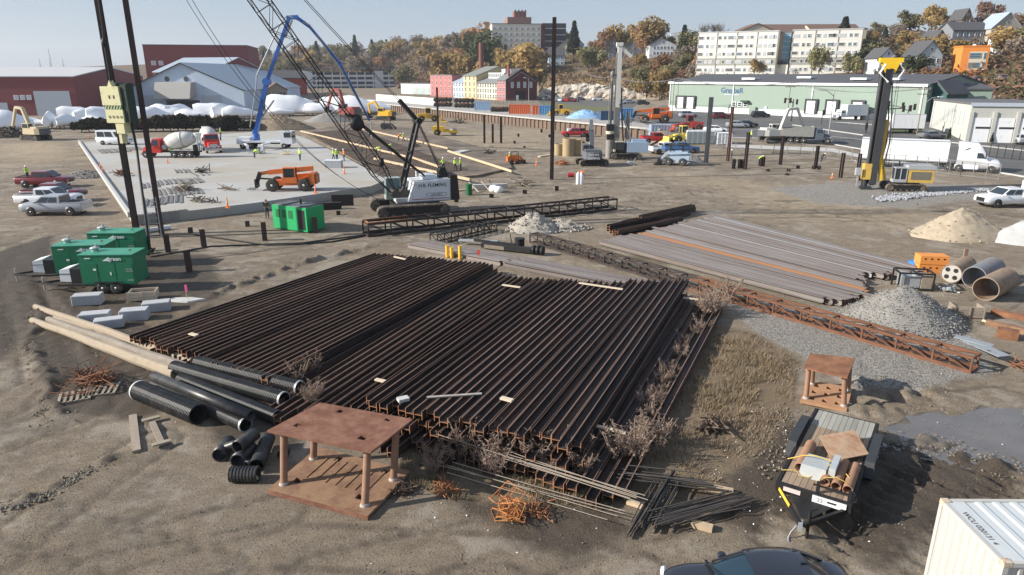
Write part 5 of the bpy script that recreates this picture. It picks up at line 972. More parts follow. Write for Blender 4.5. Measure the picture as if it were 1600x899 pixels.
# ---- green power pack
def powerpack():
 cs = [P(448, 350), P(481, 365), P(507, 358), P(473, 343)]; a = heading(cs[1], cs[2]); root = thing('power_pack', 'bright green power pack box with black louvres between slab and pile stubs', 'power pack', (cs[1].x, cs[1].y, 0), a); L = (cs[2]-cs[1]).length*1.05; D = 4.0; h = 2.15
 g2 = M('bright_green', (.02, .36, .12), .45, 0, .08, 1); mb = MB(); mb.box(0, L, 0, D, .1, h); part('housing', mb, g2, root)
 mb = MB(); mb.box(.08, L-.08, .1, D-.1, h+.001, h+.03); part('roof_grille', mb, M('grille_grey', (.2, .21, .21), .6, .3, .2, 5), root)
 for y in (.3, 2.6): mb = MB(); mb.box(.2, L-.2, y, y+1.1, h+.03, h+.12); part('roof_cover', mb, M('cover_grey', (.12, .125, .13), .6, .2, .2, 5), root)
 mb = MB(); mb.box(-.02, -.002, .2, 1.0, .25, 1.95); part('louvre', mb, blacktrim, root)
 for k in range(3): mb = MB(); mb.box(-.02, -.002, 1.6+k*.75, 2.1+k*.75, 1.1, 1.8); part('panel_handle', mb, M('panel_dark_green', (.01, .14, .05), .5), root)
 mb = MB(); mb.tube((L*.35, -.02, 1.1), (L*.35, 0, 1.1), .22, 16); part('port', mb, M('ochre_port', (.5, .35, .05), .5), root); mb = MB(); mb.tube((L*.6, 1.8, h), (L*.6, 1.8, h+.45), .1, 10); part('exhaust', mb, black, root)
powerpack()
# ---------------------------------------------------------------- machines
trackm = M('track_steel', (.07, .06, .052), .8, .2, .3, 5, .01, 12, col2=(.26, .22, .17), thr=.56, c2scale=2)
def track(root, cx, cy, L, w, h, rz=0):
 r = h/2; x = L/2-r; prof = []
 for k in range(9): a = -pi/2+pi*k/8; prof.append((x+r*cos(a), r+r*sin(a)))
 for k in range(9): a = pi/2+pi*k/8; prof.append((-x+r*cos(a), r+r*sin(a)))
 mb = MB(); mb.X = Matrix.Translation((cx, cy, 0)) @ Matrix.Rotation(rz, 4, 'Z'); n = len(prof); inn = [(p*.97, r+(q-r)*.8) for p, q in prof]
 for s in (-w/2, w/2):
  mb.add([(p, s, q) for p, q in prof]+[(p, s, q) for p, q in inn], [(i, (i+1) % n, n+(i+1) % n, n+i) if s < 0 else ((i+1) % n, i, n+i, n+(i+1) % n) for i in range(n)])
 mb.add([(p, -w/2, q) for p, q in prof]+[(p, w/2, q) for p, q in prof], [((i+1) % n, i, n+i, n+(i+1) % n) for i in range(n)]); per = 2*x+pi*r; m = int((4*x+2*pi*r)/.22)
 for k in range(m):
  d = k*(4*x+2*pi*r)/m
  if d < 2*x: p, nx, nz = (-x+d, 0), 0, -1
  elif d < 2*x+pi*r: a = -pi/2+(d-2*x)/r; p, nx, nz = (x+r*cos(a), r+r*sin(a)), cos(a), sin(a)
  elif d < 4*x+pi*r: p, nx, nz = (x-(d-2*x-pi*r), h), 0, 1
  else: a = pi/2+(d-4*x-pi*r)/r; p, nx, nz = (-x+r*cos(a), r+r*sin(a)), cos(a), sin(a)
  mb.beam((p[0]+nx*.02, -w/2-.02, p[1]+nz*.02), (p[0]+nx*.02, w/2+.02, p[1]+nz*.02), .05, .06, (nx, 0, nz))
 t = part('track', mb, trackm, root); mb = MB(); mb.X = Matrix.Translation((cx, cy, 0)) @ Matrix.Rotation(rz, 4, 'Z'); mb.box(-x, x, -w*.4, w*.4, r*.35, r*1.7); part('track_frame', mb, black, t)
 for s in (-w/2-.01, w/2-.05):
  for k in (-x, x, *np.linspace(-x*.7, x*.7, 5)): mb = MB(); mb.X = Matrix.Translation((cx, cy, 0)) @ Matrix.Rotation(rz, 4, 'Z'); q = r*.72 if abs(k) == x else r*.3; zc = r if abs(k) == x else r*.45; mb.tube((k, s, zc), (k, s+.06, zc), q, 12); part('roller', mb, trackm, t)
def lattice(root, p0, p1, w, d, bays, side, mat, rc=.055, rl=.028, tap0=2.5, tap1=3., name='boom'):
 """box lattice from p0 to p1; side = horizontal unit vector across"""
 p0 = Vector(p0); p1 = Vector(p1); ax = (p1-p0).normalized(); L = (p1-p0).length; s = Vector(side).normalized(); u = s.cross(ax).normalized()
 def c(t, a, b): k = min(1, .25+.75*t/tap0, .2+.8*(L-t)/tap1); return p0+ax*t+s*(a*w/2*k)+u*(b*d/2*k)
 bm = thing('x', '', '') if False else part(name, MB(), mat, root); ts = [0, tap0]+[tap0+(L-tap0-tap1)*i/bays for i in range(1, bays+1)]+[L]
 for a in (-1, 1):
  for b in (-1, 1): mb = MB(); mb.path([c(t, a, b) for t in (0, tap0, (tap0+L-tap1)/2, L-tap1, L)], rc, 6); part('chord', mb, mat, bm)
 for i in range(1, len(ts)-2):
  t0, t1 = ts[i], ts[i+1]
  for (a0, b0), (a1, b1) in (((-1, -1), (1, -1)), ((-1, 1), (1, 1)), ((-1, -1), (-1, 1)), ((1, -1), (1, 1))):
   mb = MB(); k = i % 2; mb.tube(c(t0, *((a0, b0) if k else (a1, b1))), c(t1, *((a1, b1) if k else (a0, b0))), rl, 5, caps=False); part('lacing', mb, mat, bm); mb = MB(); mb.tube(c(t0, a0, b0), c(t0, a1, b1), rl, 5, caps=False); part('strut', mb, mat, bm)
 return c, ax, L
def crane():
 C0 = Vector((-9.9, 66.3, 0)); hd = radians(200); TIP = Vector((-30.6, 55.5, 36.3)); root = thing('crawler_crane', 'white bodied crawler crane with a long black lattice boom', 'crane', C0, hd); R = Matrix.Rotation(hd, 3, 'Z'); inv = R.transposed(); loc = lambda w: inv @ (Vector(w)-C0)
 track(root, .2, 2.15, 6.9, .95, 1.15, radians(-2)); track(root, .2, -2.15, 6.9, .95, 1.15, radians(-2))
 mb = MB(); mb.box(-1.6, 1.8, -1.7, 1.7, .5, 1.05); mb.tube((0, 0, 1.0), (0, 0, 1.35), 1.3, 20); part('carbody', mb, black, root)
 hw = M('crane_white', (.68, .7, .71), .4, 0, .06, 1.5, col2=(.4, .38, .34), thr=.66)
 mb = MB(); mb.hexa([(-3.6, -1.6, 1.36), (.6, -1.6, 1.36), (.6, 1.6, 1.36), (-3.6, 1.6, 1.36), (-3.6, -1.6, 3.35), (-.1, -1.6, 3.2), (-.1, 1.6, 3.2), (-3.6, 1.6, 3.35)]); part('housing', mb, hw, root); mb = MB(); mb.box(-3.6, 1.6, -1.3, 1.3, 1.2, 1.35); mb.box(.5, 1.7, .2, 1.4, 1.36, 1.7); part('deck', mb, M('deck_grey', (.42, .43, .43), .6, 0, .2, 2), root)
 mb = MB(); mb.box(-3.5, .2, 1.601, 1.612, 1.5, 1.58); part('red_stripe', mb, M('stripe_red', (.45, .12, .12), .5), root)
 for x in (-3.4, -2.4, -1.4): mb = MB(); mb.box(x, x+.9, 1.602, 1.615, 1.7, 3.05); part('housing_door', mb, hw, root)
 bl = M('lettering_black', (.015, .015, .02), .6); text('lettering', 'H.B. FLEMING', .46, bl, (-1.85, 1.618, 2.82), (pi/2, 0, pi), root, bold=.015); text('lettering', 'LINK-BELT', .24, bl, (-2.2, 1.618, 1.92), (pi/2, 0, pi), root)
 mb = MB(); mb.box(-3.2, -1.2, 1.602, 1.616, 1.78, 1.81); mb.box(-3.2, -1.2, 1.602, 1.616, 2.06, 2.09); mb.box(-3.2, -3.17, 1.602, 1.616, 1.81, 2.06); mb.box(-1.23, -1.2, 1.602, 1.616, 1.81, 2.06); part('badge_frame', mb, bl, root)
 mb = MB(); mb.box(-2.4, -1.1, -.9, .9, 3.3, 3.7); mb.tube((-.9, -1.1, 3.35), (-.9, -1.1, 3.9), .1, 8); part('roof_box', mb, hw, root)
 mb = MB(); mb.hexa([(-4.5, -1.7, 1.3), (-3.62, -1.7, 1.3), (-3.62, 1.7, 1.3), (-4.5, 1.7, 1.3), (-4.3, -1.7, 3.7), (-3.62, -1.7, 3.7), (-3.62, 1.7, 3.7), (-4.3, 1.7, 3.7)]); part('counterweight', mb, M('counterweight_dark', (.03, .024, .022), .75, 0, .3, 2), root)
 mb = MB(); mb.box(.8, 2.3, -1.6, -.55, 1.3, 1.7); mb.box(.8, .9, -1.6, -.55, 1.7, 3.3); mb.box(.8, 2.2, -1.6, -.55, 3.3, 3.38)
 for x, y in ((2.2, -1.55), (2.2, -.62), (1.5, -1.55), (1.5, -.62)): mb.box(x-.04, x+.04, y-.04, y+.04, 1.7, 3.3)
 cb = part('cab', mb, M('cab_grey', (.33, .37, .36), .4), root)
 for q in ([(2.25, -1.5, 1.72), (2.25, -.66, 1.72), (2.25, -.66, 3.26), (2.25, -1.5, 3.26)], [(.92, -.545, 1.72), (2.16, -.545, 1.72), (2.16, -.545, 3.26), (.92, -.545, 3.26)][::-1], [(.92, -1.605, 1.72), (2.16, -1.605, 1.72), (2.16, -1.605, 3.26), (.92, -1.605, 3.26)]): mb = MB(); mb.add(q, [(0, 1, 2, 3)]); part('window', mb, M('cab_glass', (.16, .24, .24), .08, 0, .1, 2, spec=.8), cb)
 for x, r in ((-.1, .55), (.75, .5), (1.6, .42)): mb = MB(); mb.lathe([(r, -.75), (r, -.68), (r*.7, -.66), (r*.7, .66), (r, .68), (r, .75)], 16, 'y', (x, .3, 2.05)); part('winch_drum', mb, M('winch_rope', (.09, .08, .07), .8, .2, .3, 12), root)
 # boom
 foot = Vector((1.6, 0, 2.0)); tip = loc(TIP); side = Vector((0, 1, 0)); dirh = Vector((tip.x-foot.x, tip.y-foot.y, 0)).normalized(); side = Vector((-dirh.y, dirh.x, 0))
 c, ax, L = lattice(root, foot, tip, 1.5, 1.35, 21, side, black)
 mb = MB(); mb.lathe([(.5, -.3), (.5, -.2), (.4, -.18), (.4, .18), (.5, .2), (.5, .3)], 14, 'y', tip); part('tip_sheave', mb, black, root)
 q = c(7.5, 0, -1); mb = MB(); mb.lathe([(.05, -.2), (.62, -.2), (.62, .2), (.05, .2)], 20, 'y', q+side*.9); part('hose_reel', mb, black, root); q = c(3.2, .2, -1); mb = MB(); mb.lathe([(.1, -.2), (.4, -.2), (.4, .2), (.1, .2)], 12, 'x', q); part('boom_winch', mb, black, root)
 # mast, boom stops, pendants, ropes
 mt = loc(A(652, 189, 67.2)); mb0 = [Vector((.9, s*.75, 2.3)) for s in (1, -1)]; mtop = [mt+side*s*.45 for s in (1, -1)]
 for i in (0, 1): mb = MB(); mb.beam(mb0[i], mtop[i], .22, .26); part('mast_leg', mb, black, root)
 mb = MB()
 for t in (.3, .55, .8): mb.beam(mb0[0].lerp(mtop[0], t), mb0[1].lerp(mtop[1], t), .12); mb.beam(mb0[0].lerp(mtop[0], t), mb0[1].lerp(mtop[1], min(1, t+.22)), .08)
 part('mast_bracing', mb, black, root); mb = MB(); mb.tube(mtop[0]+side*.2, mtop[1]-side*.2, .3, 12); mb.beam(mt, mt+(tip-mt).normalized()*2.6, .5, .35); part('mast_head', mb, black, root)
 for s in (1, -1): mb = MB(); mb.beam(c(8.6, s*.9, -1), Vector((-1.6, s*.8, 3.35)), .16); part('boom_stop', mb, black, root)
 for s in (1, -1):
  mb = MB(); a = mt+side*s*.35+(tip-mt).normalized()*2.6; b = tip+side*s*.25; mb.path([a.lerp(b, t)-Vector((0, 0, 2.6*t*(1-t))) for t in np.linspace(0, 1, 12)], .032, 5); part('pendant', mb, black, root)
  mb = MB(); mb.tube(mt+side*s*.3, Vector((-3.3, s*.4, 3.6)), .03, 5); mb.tube(mt+side*s*.15, Vector((-3.2, s*.2, 3.6)), .03, 5); part('backstay', mb, black, root)
 mb = MB(); mb.box(-3.6, -2.8, -.5, .5, 3.35, 3.9); mb.lathe([(.35, -.45), (.35, .45)], 12, 'y', (-3.2, 0, 4.0)); part('gantry_base', mb, black, root)
 for k, (px, py) in enumerate(((350, 90), (365, 100))):          # slack tag lines from the boom tip to the crane front
  m = loc(A(px, py, 57.5-k)); e = Vector((2.6, .5-k*.5, 1.2)); mb = MB(); mb.path([(tip*(1-t)**2+(m*2-(tip+e)*.5)*2*t*(1-t)+e*t*t) for t in np.linspace(0, 1, 26)], .022, 4); part('tag_line', mb, cable, root)
 return TIP
TIP = crane()
def hammer():
 h0 = A(188, 172, 54.4); root = thing('vibratory_hammer', 'pale yellow vibratory hammer clamped on the left tall pile', 'pile hammer', h0, radians(-14)); cr = M('cream_paint', (.66, .62, .36), .5, 0, .12, 2, col2=(.3, .3, .16), thr=.64); gg = M('hammer_green', (.02, .12, .06), .5)
 mb = MB(); mb.hexa([(-1.05, -.55, .35), (.65, -.55, .35), (.65, -.05, .35), (-1.05, -.05, .35), (-1.05, -.55, 1.75), (.6, -.55, 1.75), (.6, -.05, 1.75), (-1.05, -.05, 1.75)]); mb.prism([(-.35, 1.75), (.05, 1.75), (-.15, 2.2)], -.5, -.1); part('upper_plate', mb, cr, root)
 mb = MB(); mb.box(-.9, .7, -.55, -.05, -.95, .05); part('lower_plate', mb, cr, root)
 for x in (-.3, .1): mb = MB(); mb.box(x-.05, x+.05, -.57, -.552, .85, 1.1); part('slot', mb, black, root)
 for x in (-.55, -.2, .15, .5): mb = MB(); mb.tube((x, -.57, -.5), (x, -.552, -.5), .11, 10); part('bolt_cover', mb, M('bolt_dark', (.2, .19, .1), .6), root)
 mb = MB(); mb.box(-.95, .65, -.5, -.08, .06, .34); part('green_band', mb, gg, root)
 for k in range(6): mb = MB(); mb.beam((-.9+k*.26, -.51, .08), (-.75+k*.26, -.51, .32), .07, .015, (0, 1, 0)); part('stripe', mb, cr, root)
 mb = MB(); mb.box(-.9, .95, .0, .6, -.6, 2.0); mb.box(.66, 1.15, -.4, .4, -.9, 1.9); part('exciter_case', mb, M('dark_green_case', (.015, .035, .025), .5, .1, .3, 3), root); mb = MB(); mb.box(-.2, .55, -.5, .2, -1.75, -.96); mb.box(-.1, .15, -.45, .1, -2.5, -1.75); part('clamp', mb, cr, root)
 rp = MB(); t = TIP-h0; Rm = Matrix.Rotation(radians(14), 3, 'Z'); e = Rm @ t; rp.path([(-.15, -.3, 5.2), e], .03, 5); part('hoist_rope', rp, cable, root); mb = MB(); mb.tube((-.15, -.3, 2.1), (-.15, -.3, 4.6), .07, 6); mb.lathe([(.05, 4.5), (.22, 4.7), (.22, 5.), (.05, 5.25)], 10, c=(-.15, -.3, 0)); part('chain_sling', mb, black, root)
 b = Rm @ (P(234, 390, .9)-h0); mb = MB(); mb.path([(.7, 0, 1.0), (.75, .1, -1.0), (.85, .1, -3.), b*.5+Vector((.5, 0, 0)), b+Vector((.05, 0, .6)), b], .1, 7); part('power_hose', mb, cable, root)
hammer()
lad = thing('ladder', 'aluminium ladder leaning between the hose and the right tall pile', 'ladder', P(236, 372), .1)
for x in (0, .85): mb = MB(); mb.box(x-.03, x+.03, -.02, .02, 0, 3.4); part('rail', mb, greysteel, lad)
for k in range(7): mb = MB(); mb.box(.03, .82, -.015, .015, .3+k*.45, .34+k*.45); part('rung', mb, greysteel, lad)
def at_part(root, nm, mat, f): mb = MB(); f(mb); return part(nm, mb, mat, root)
# ---- telehandler
def telehandler(label, p, rz, sc=1.):
 root = thing('telehandler', label, 'telehandler', p, rz); root.scale = (sc,)*3; w = .95
 at_part(root, 'chassis', orange, lambda m: (m.prism([(-2.4, .6), (2.3, .55), (2.4, 1.0), (1.2, 1.15), (-1.0, 1.15), (-2.6, 1.7), (-2.7, 1.0)], -w*.62, w*.62), m.box(-2.75, -2.2, -.9, .9, .7, 1.9)))
 at_part(root, 'engine_cover', orange, lambda m: m.hexa([(-2.1, -1.1, .9), (1., -1.1, .9), (1., -.6, .9), (-2.1, -.6, .9), (-2.1, -1.1, 1.75), (.8, -1.05, 1.5), (.8, -.6, 1.5), (-2.1, -.6, 1.75)]))
 cab = at_part(root, 'cab', orange, lambda m: (m.box(-.9, .7, .3, 1.1, .9, 1.5), m.box(-.8, .5, .3, 1.08, 2.45, 2.55), [m.box(x-.05, x+.05, y-.04, y+.04, 1.5, 2.45) for x in (-.75, .5) for y in (.34, 1.04)]))
 at_part(cab, 'window', glass, lambda m: m.box(-.72, .47, .36, 1.02, 1.5, 2.44))
 at_part(root, 'boom', orange, lambda m: m.beam((-2.5, 0, 2.35), (2.3, -.0, 1.95), .42, .5)); at_part(root, 'boom_tip', M('boom_orange_dark', (.4, .12, .03), .5, 0, .2, 4), lambda m: m.beam((2.3, 0, 1.95), (3.3, 0, 1.8), .3, .36)); at_part(root, 'boom_head', black, lambda m: (m.beam((3.2, 0, 1.95), (3.75, 0, .7), .34, .4), m.box(3.6, 3.75, -.65, .65, .3, 1.25), [m.box(3.75, 4.7, y-.07, y+.07, .14, .2) for y in (-.4, .4)], m.beam((2.0, 0, 1.2), (3.5, 0, 1.3), .16)))
 at_part(root, 'rear_counterweight', M('dark_orange', (.35, .1, .03), .5), lambda m: m.box(-2.95, -2.76, -.8, .8, .75, 1.7)); at_part(root, 'data_plate', M('plate_yellow', (.8, .6, .05), .5), lambda m: m.box(-.3, .2, -1.12, -1.102, 1.1, 1.4))
 for x in (-1.65, 1.75):
  for s in (1, -1): wheel(root, x, s*1.02, .68, .45, M('rim_grey_pale', (.45, .45, .44), .5, .2, .1, 5))
 return root
telehandler('orange telehandler parked on the slab with forks pointing left', gz(456, 297), pi+.05, 1.0)
# ---- trucks
def truck_base(root, L, xs_w, w=1.2, r=.5, m=black, z=.75):
 at_part(root, 'chassis', m, lambda q: (q.box(0, L, -.45, -.3, z, z+.25), q.box(0, L, .3, .45, z, z+.25), [q.box(x-.05, x+.05, -.3, .3, z, z+.2) for x in np.linspace(.2, L-.2, 6)]))
 for x in xs_w:
  for s in (1, -1): wheel(root, x, s*(w-.16), r, .32, whitep if r > .45 else rimgrey)
def conv_cab(root, x0, paint, hood=1.5, cabl=1.5, w=1.15, z=.75, h=2.75, sleeper=0):
 x1 = x0+sleeper+cabl; cb = at_part(root, 'cab', paint, lambda m: (m.box(x0, x1, -w, w, z, z+1.05), m.hexa([(x0, -w, z+1.05), (x1, -w, z+1.05), (x1, w, z+1.05), (x0, w, z+1.05), (x0+.05, -w*.9, h), (x1-.35, -w*.9, h), (x1-.35, w*.9, h), (x0+.05, w*.9, h)])))
 at_part(cb, 'windshield', glass, lambda m: m.add([(x1-.02, -w*.9, z+1.1), (x1-.02, w*.9, z+1.1), (x1-.3, w*.82, h-.12), (x1-.3, -w*.82, h-.12)], [(0, 1, 2, 3)]))
 for s in (1, -1): at_part(cb, 'window', glass, lambda m: m.add([(x1-cabl+.25, s*(w+.012), z+1.1), (x1-.15, s*(w+.012), z+1.1), (x1-.4, s*(w*.91+.012), h-.2), (x1-cabl+.25, s*(w*.91+.012), h-.2)][::-s], [(0, 1, 2, 3)]))
 at_part(root, 'hood', paint, lambda m: m.hexa([(x1, -w*.8, z-.05), (x1+hood, -w*.72, z-.05), (x1+hood, w*.72, z-.05), (x1, w*.8, z-.05), (x1, -w*.72, z+1.0), (x1+hood-.1, -w*.6, z+.8), (x1+hood-.1, w*.6, z+.8), (x1, w*.72, z+1.0)]))
 at_part(root, 'grille', M('chrome', (.55, .56, .58), .25, .8, .05, 3), lambda m: (m.box(x1+hood, x1+hood+.05, -w*.5, w*.5, z+.05, z+.7), m.box(x1+hood-.05, x1+hood+.2, -w, w, .4, .75)))
 for s in (1, -1):
  at_part(root, 'headlight', lamp_w, lambda m: m.box(x1+hood-.12, x1+hood+.03, s*w*.66-.14, s*w*.66+.14, z+.15, z+.4)); at_part(root, 'front_fender', paint, lambda m: m.prism([(x1+hood-1.35, .7), (x1+hood-1.1, 1.15), (x1+hood-.3, 1.15), (x1+hood-.05, .75), (x1+hood-.25, .7), (x1+hood-.4, 1.0), (x1+hood-1.0, 1.0), (x1+hood-1.15, .7)], s*w*.72, s*(w+.05))); at_part(root, 'mirror', blacktrim, lambda m: m.box(x1-.1, x1, s*(w+.1), s*(w+.3), z+1.1, z+1.7))
 return x1+hood
def mixer(label, p, rz):
 root = thing('concrete_mixer_truck', label, 'mixer truck', p, rz); truck_base(root, 8.6, (1.2, 2.4, 3.6, 8.0)); conv_cab(root, 5.6, M('mixer_red', (.55, .035, .025), .35, 0, .08, 2, coat=.3), 1.45, 1.5, h=2.85)
 d = Vector((cos(.2), 0, -sin(.2))); mb = MB(); prof = [(.45, -2.3), (.85, -2.1), (1.15, -.9), (1.28, .3), (1.15, 1.3), (.75, 2.2), (.4, 2.35)]; mb.X = Matrix.Translation((3., 0, 2.55)) @ Matrix.Rotation(.2, 4, 'Y'); mb.lathe(prof, 24, 'x'); part('drum', mb, M('drum_white', (.62, .61, .57), .5, 0, .08, 2, col2=(.42, .38, .31), thr=.6, c2scale=1.4), root)
 mb = MB(); mb.X = Matrix.Translation((3., 0, 2.55)) @ Matrix.Rotation(.2, 4, 'Y'); mb.lathe([(1.2, -.75), (1.24, -.7), (1.26, -.55), (1.2, -.5)], 24, 'x'); part('drum_band', mb, greysteel, root)
 at_part(root, 'hopper', whitep, lambda m: (m.lathe([(.25, 2.6), (.6, 3.6), (.62, 3.65)], 12, c=(.15, 0, 0)), m.beam((.3, 0, 1.1), (.3, 0, 2.8), .15), m.beam((.0, -.5, 1.0), (.2, -.5, 3.2), .1), m.beam((.0, .5, 1.0), (.2, .5, 3.2), .1))); at_part(root, 'chute', greysteel, lambda m: m.beam((.1, 0, 2.1), (-1.2, .2, 1.2), .45, .12)); at_part(root, 'rear_pedestal', black, lambda m: m.box(.3, .9, -.5, .5, 1.0, 1.9)); at_part(root, 'water_tank', greysteel, lambda m: m.tube((5.15, -.9, 1.6), (5.15, .9, 1.6), .35, 12))
 for s in (1, -1): at_part(root, 'rear_fender', greysteel, lambda m: m.box(.6, 4.2, s*.8, s*1.2, 1.08, 1.14) if s > 0 else m.box(.6, 4.2, -1.2, -.8, 1.08, 1.14))
 return root
q = gz(315, 246); mixer('concrete mixer with a red cab facing left, drum tilted up to the right', (q.x, q.y, SZ), pi-.03); q = gz(318, 236); mixer('concrete mixer seen from the front, red hood facing the camera', (q.x-1, q.y+4, SZ), -1.05)
def boxtruck(label, p, rz, body, cab, Lb=6.2, hb=2.6, nm='box_truck', sc=1):
 root = thing(nm, label, 'truck', p, rz); root.scale = (sc,)*3; truck_base(root, Lb+2.2, (1.4, Lb+1.7), 1.15, .45); at_part(root, 'cargo_box', body, lambda m: m.box(0, Lb, -1.22, 1.22, 1.05, 1.05+hb)); at_part(root, 'rear_door', greysteel, lambda m: m.box(-.03, -.002, -1.1, 1.1, 1.15, 1.+hb)); at_part(root, 'roof_rail', greysteel, lambda m: (m.box(0, Lb, -1.24, -1.222, 1.0+hb, 1.07+hb), m.box(0, Lb, 1.222, 1.24, 1.0+hb, 1.07+hb)))
 conv_cab(root, Lb+.1, cab, .9, 1.4, 1.05, .65, 2.45); return root
# semi truck on the street
def semi():
 a, b_ = G(1345, 259), G(1568, 271); a.z = b_.z; root = thing('semi_truck', 'white semi truck with a long plain white trailer behind the yellow drill rig', 'semi truck', (a.x, a.y+.6, a.z), heading(a, b_)); Lt = (b_-a).length-6.6; w = 1.3
 tb = at_part(root, 'trailer_body', M('trailer_white', (.82, .83, .84), .4, 0, .03, 1), lambda m: m.box(0, Lt, -w, w, 1.15, 4.05)); at_part(tb, 'trailer_rail', greysteel, lambda m: (m.box(.02, Lt, -w-.03, -w-.002, 1.12, 1.3), m.box(.02, Lt, -w-.03, -w-.002, 3.92, 4.06))); at_part(tb, 'trailer_nose', M('nose_grey', (.2, .21, .22), .4), lambda m: m.box(Lt+.002, Lt+.06, -w, w, 1.3, 4.0))
 for x in (1.6, 2.9, Lt+.2, Lt+1.5, Lt+5.3):
  for s in (1, -1): wheel(root, x, s*(w-.18), .5, .36, rimgrey)
 at_part(root, 'trailer_frame', black, lambda m: (m.box(.3, Lt, -.5, .5, .9, 1.12), m.box(5.2, 5.35, -.9, .9, .1, .9), m.box(Lt-1, Lt+6.2, -.45, .45, .7, .95)))
 mb = MB(); prof = [(0, .55, 1.2, 4.0, 1.22), (2.2, .55, 1.22, 3.95, 1.22), (2.75, .55, 1.22, 3.45, 1.2), (3.5, .55, 1.2, 2.35, 1.15), (3.75, .55, 1.18, 1.95, 1.08), (4.8, .5, 1.1, 1.75, .95), (5.15, .5, .9, 1.35, .8)]; secs = []
 for x, zb, ww, zt, rt in prof: secs.append([(Lt+1.15+x, -ww, zb), (Lt+1.15+x, -ww, (zb+zt)/2), (Lt+1.15+x, -rt*.92, zt-.15), (Lt+1.15+x, -rt*.7, zt), (Lt+1.15+x, rt*.7, zt), (Lt+1.15+x, rt*.92, zt-.15), (Lt+1.15+x, ww, (zb+zt)/2), (Lt+1.15+x, ww, zb)])
 mb.loft(secs); tc = part('tractor', mb, M('tractor_white', (.78, .8, .83), .3, 0, .04, 1, coat=.4), root); o = Lt+1.15
 for s in (1, -1):
  at_part(tc, 'side_window', glass, lambda m: m.add([(o+2.25, s*1.235, 1.9), (o+3.2, s*1.225, 1.9), (o+2.85, s*1.19, 2.6), (o+2.25, s*1.2, 2.65)][::-s], [(0, 1, 2, 3)])); at_part(tc, 'sleeper_window', glass, lambda m: m.add([(o+.7, s*1.2, 2.9), (o+1.3, s*1.2, 3.15), (o+1.3, s*1.19, 3.3), (o+.75, s*1.19, 3.05)][::-s], [(0, 1, 2, 3)])); at_part(tc, 'headlight', lamp_w, lambda m: m.box(o+4.7, o+5.0, s*.85-.12, s*.85+.12, 1.05, 1.35)); at_part(tc, 'mirror', blacktrim, lambda m: m.box(o+3.2, o+3.32, s*1.3, s*1.5, 1.9, 2.6)); at_part(tc, 'side_fairing', M('tractor_white', ()), lambda m: m.box(o-.2, o+2.6, s*1.2-.03, s*1.2+.03, .4, 1.0))
 at_part(tc, 'windshield', glass, lambda m: m.add([(o+3.52, -1.0, 2.38), (o+3.52, 1.0, 2.38), (o+2.83, .95, 3.38), (o+2.83, -.95, 3.38)], [(0, 1, 2, 3)])); at_part(tc, 'bumper', blacktrim, lambda m: m.box(o+4.9, o+5.2, -1.05, 1.05, .35, .62)); at_part(tc, 'grille', blacktrim, lambda m: m.box(o+5.1, o+5.17, -.45, .45, .7, 1.25))
semi()
p = G(1438, 209); boxtruck('white box truck parked by the pale garage building', p, pi-.12, whitep, whitep, 6., 2.7); p = G(1320, 188); boxtruck('white box truck backed up at the green warehouse dock', (p.x+5.5, p.y+2, p.z), pi+.25, whitep, whitep, 6, 2.6)
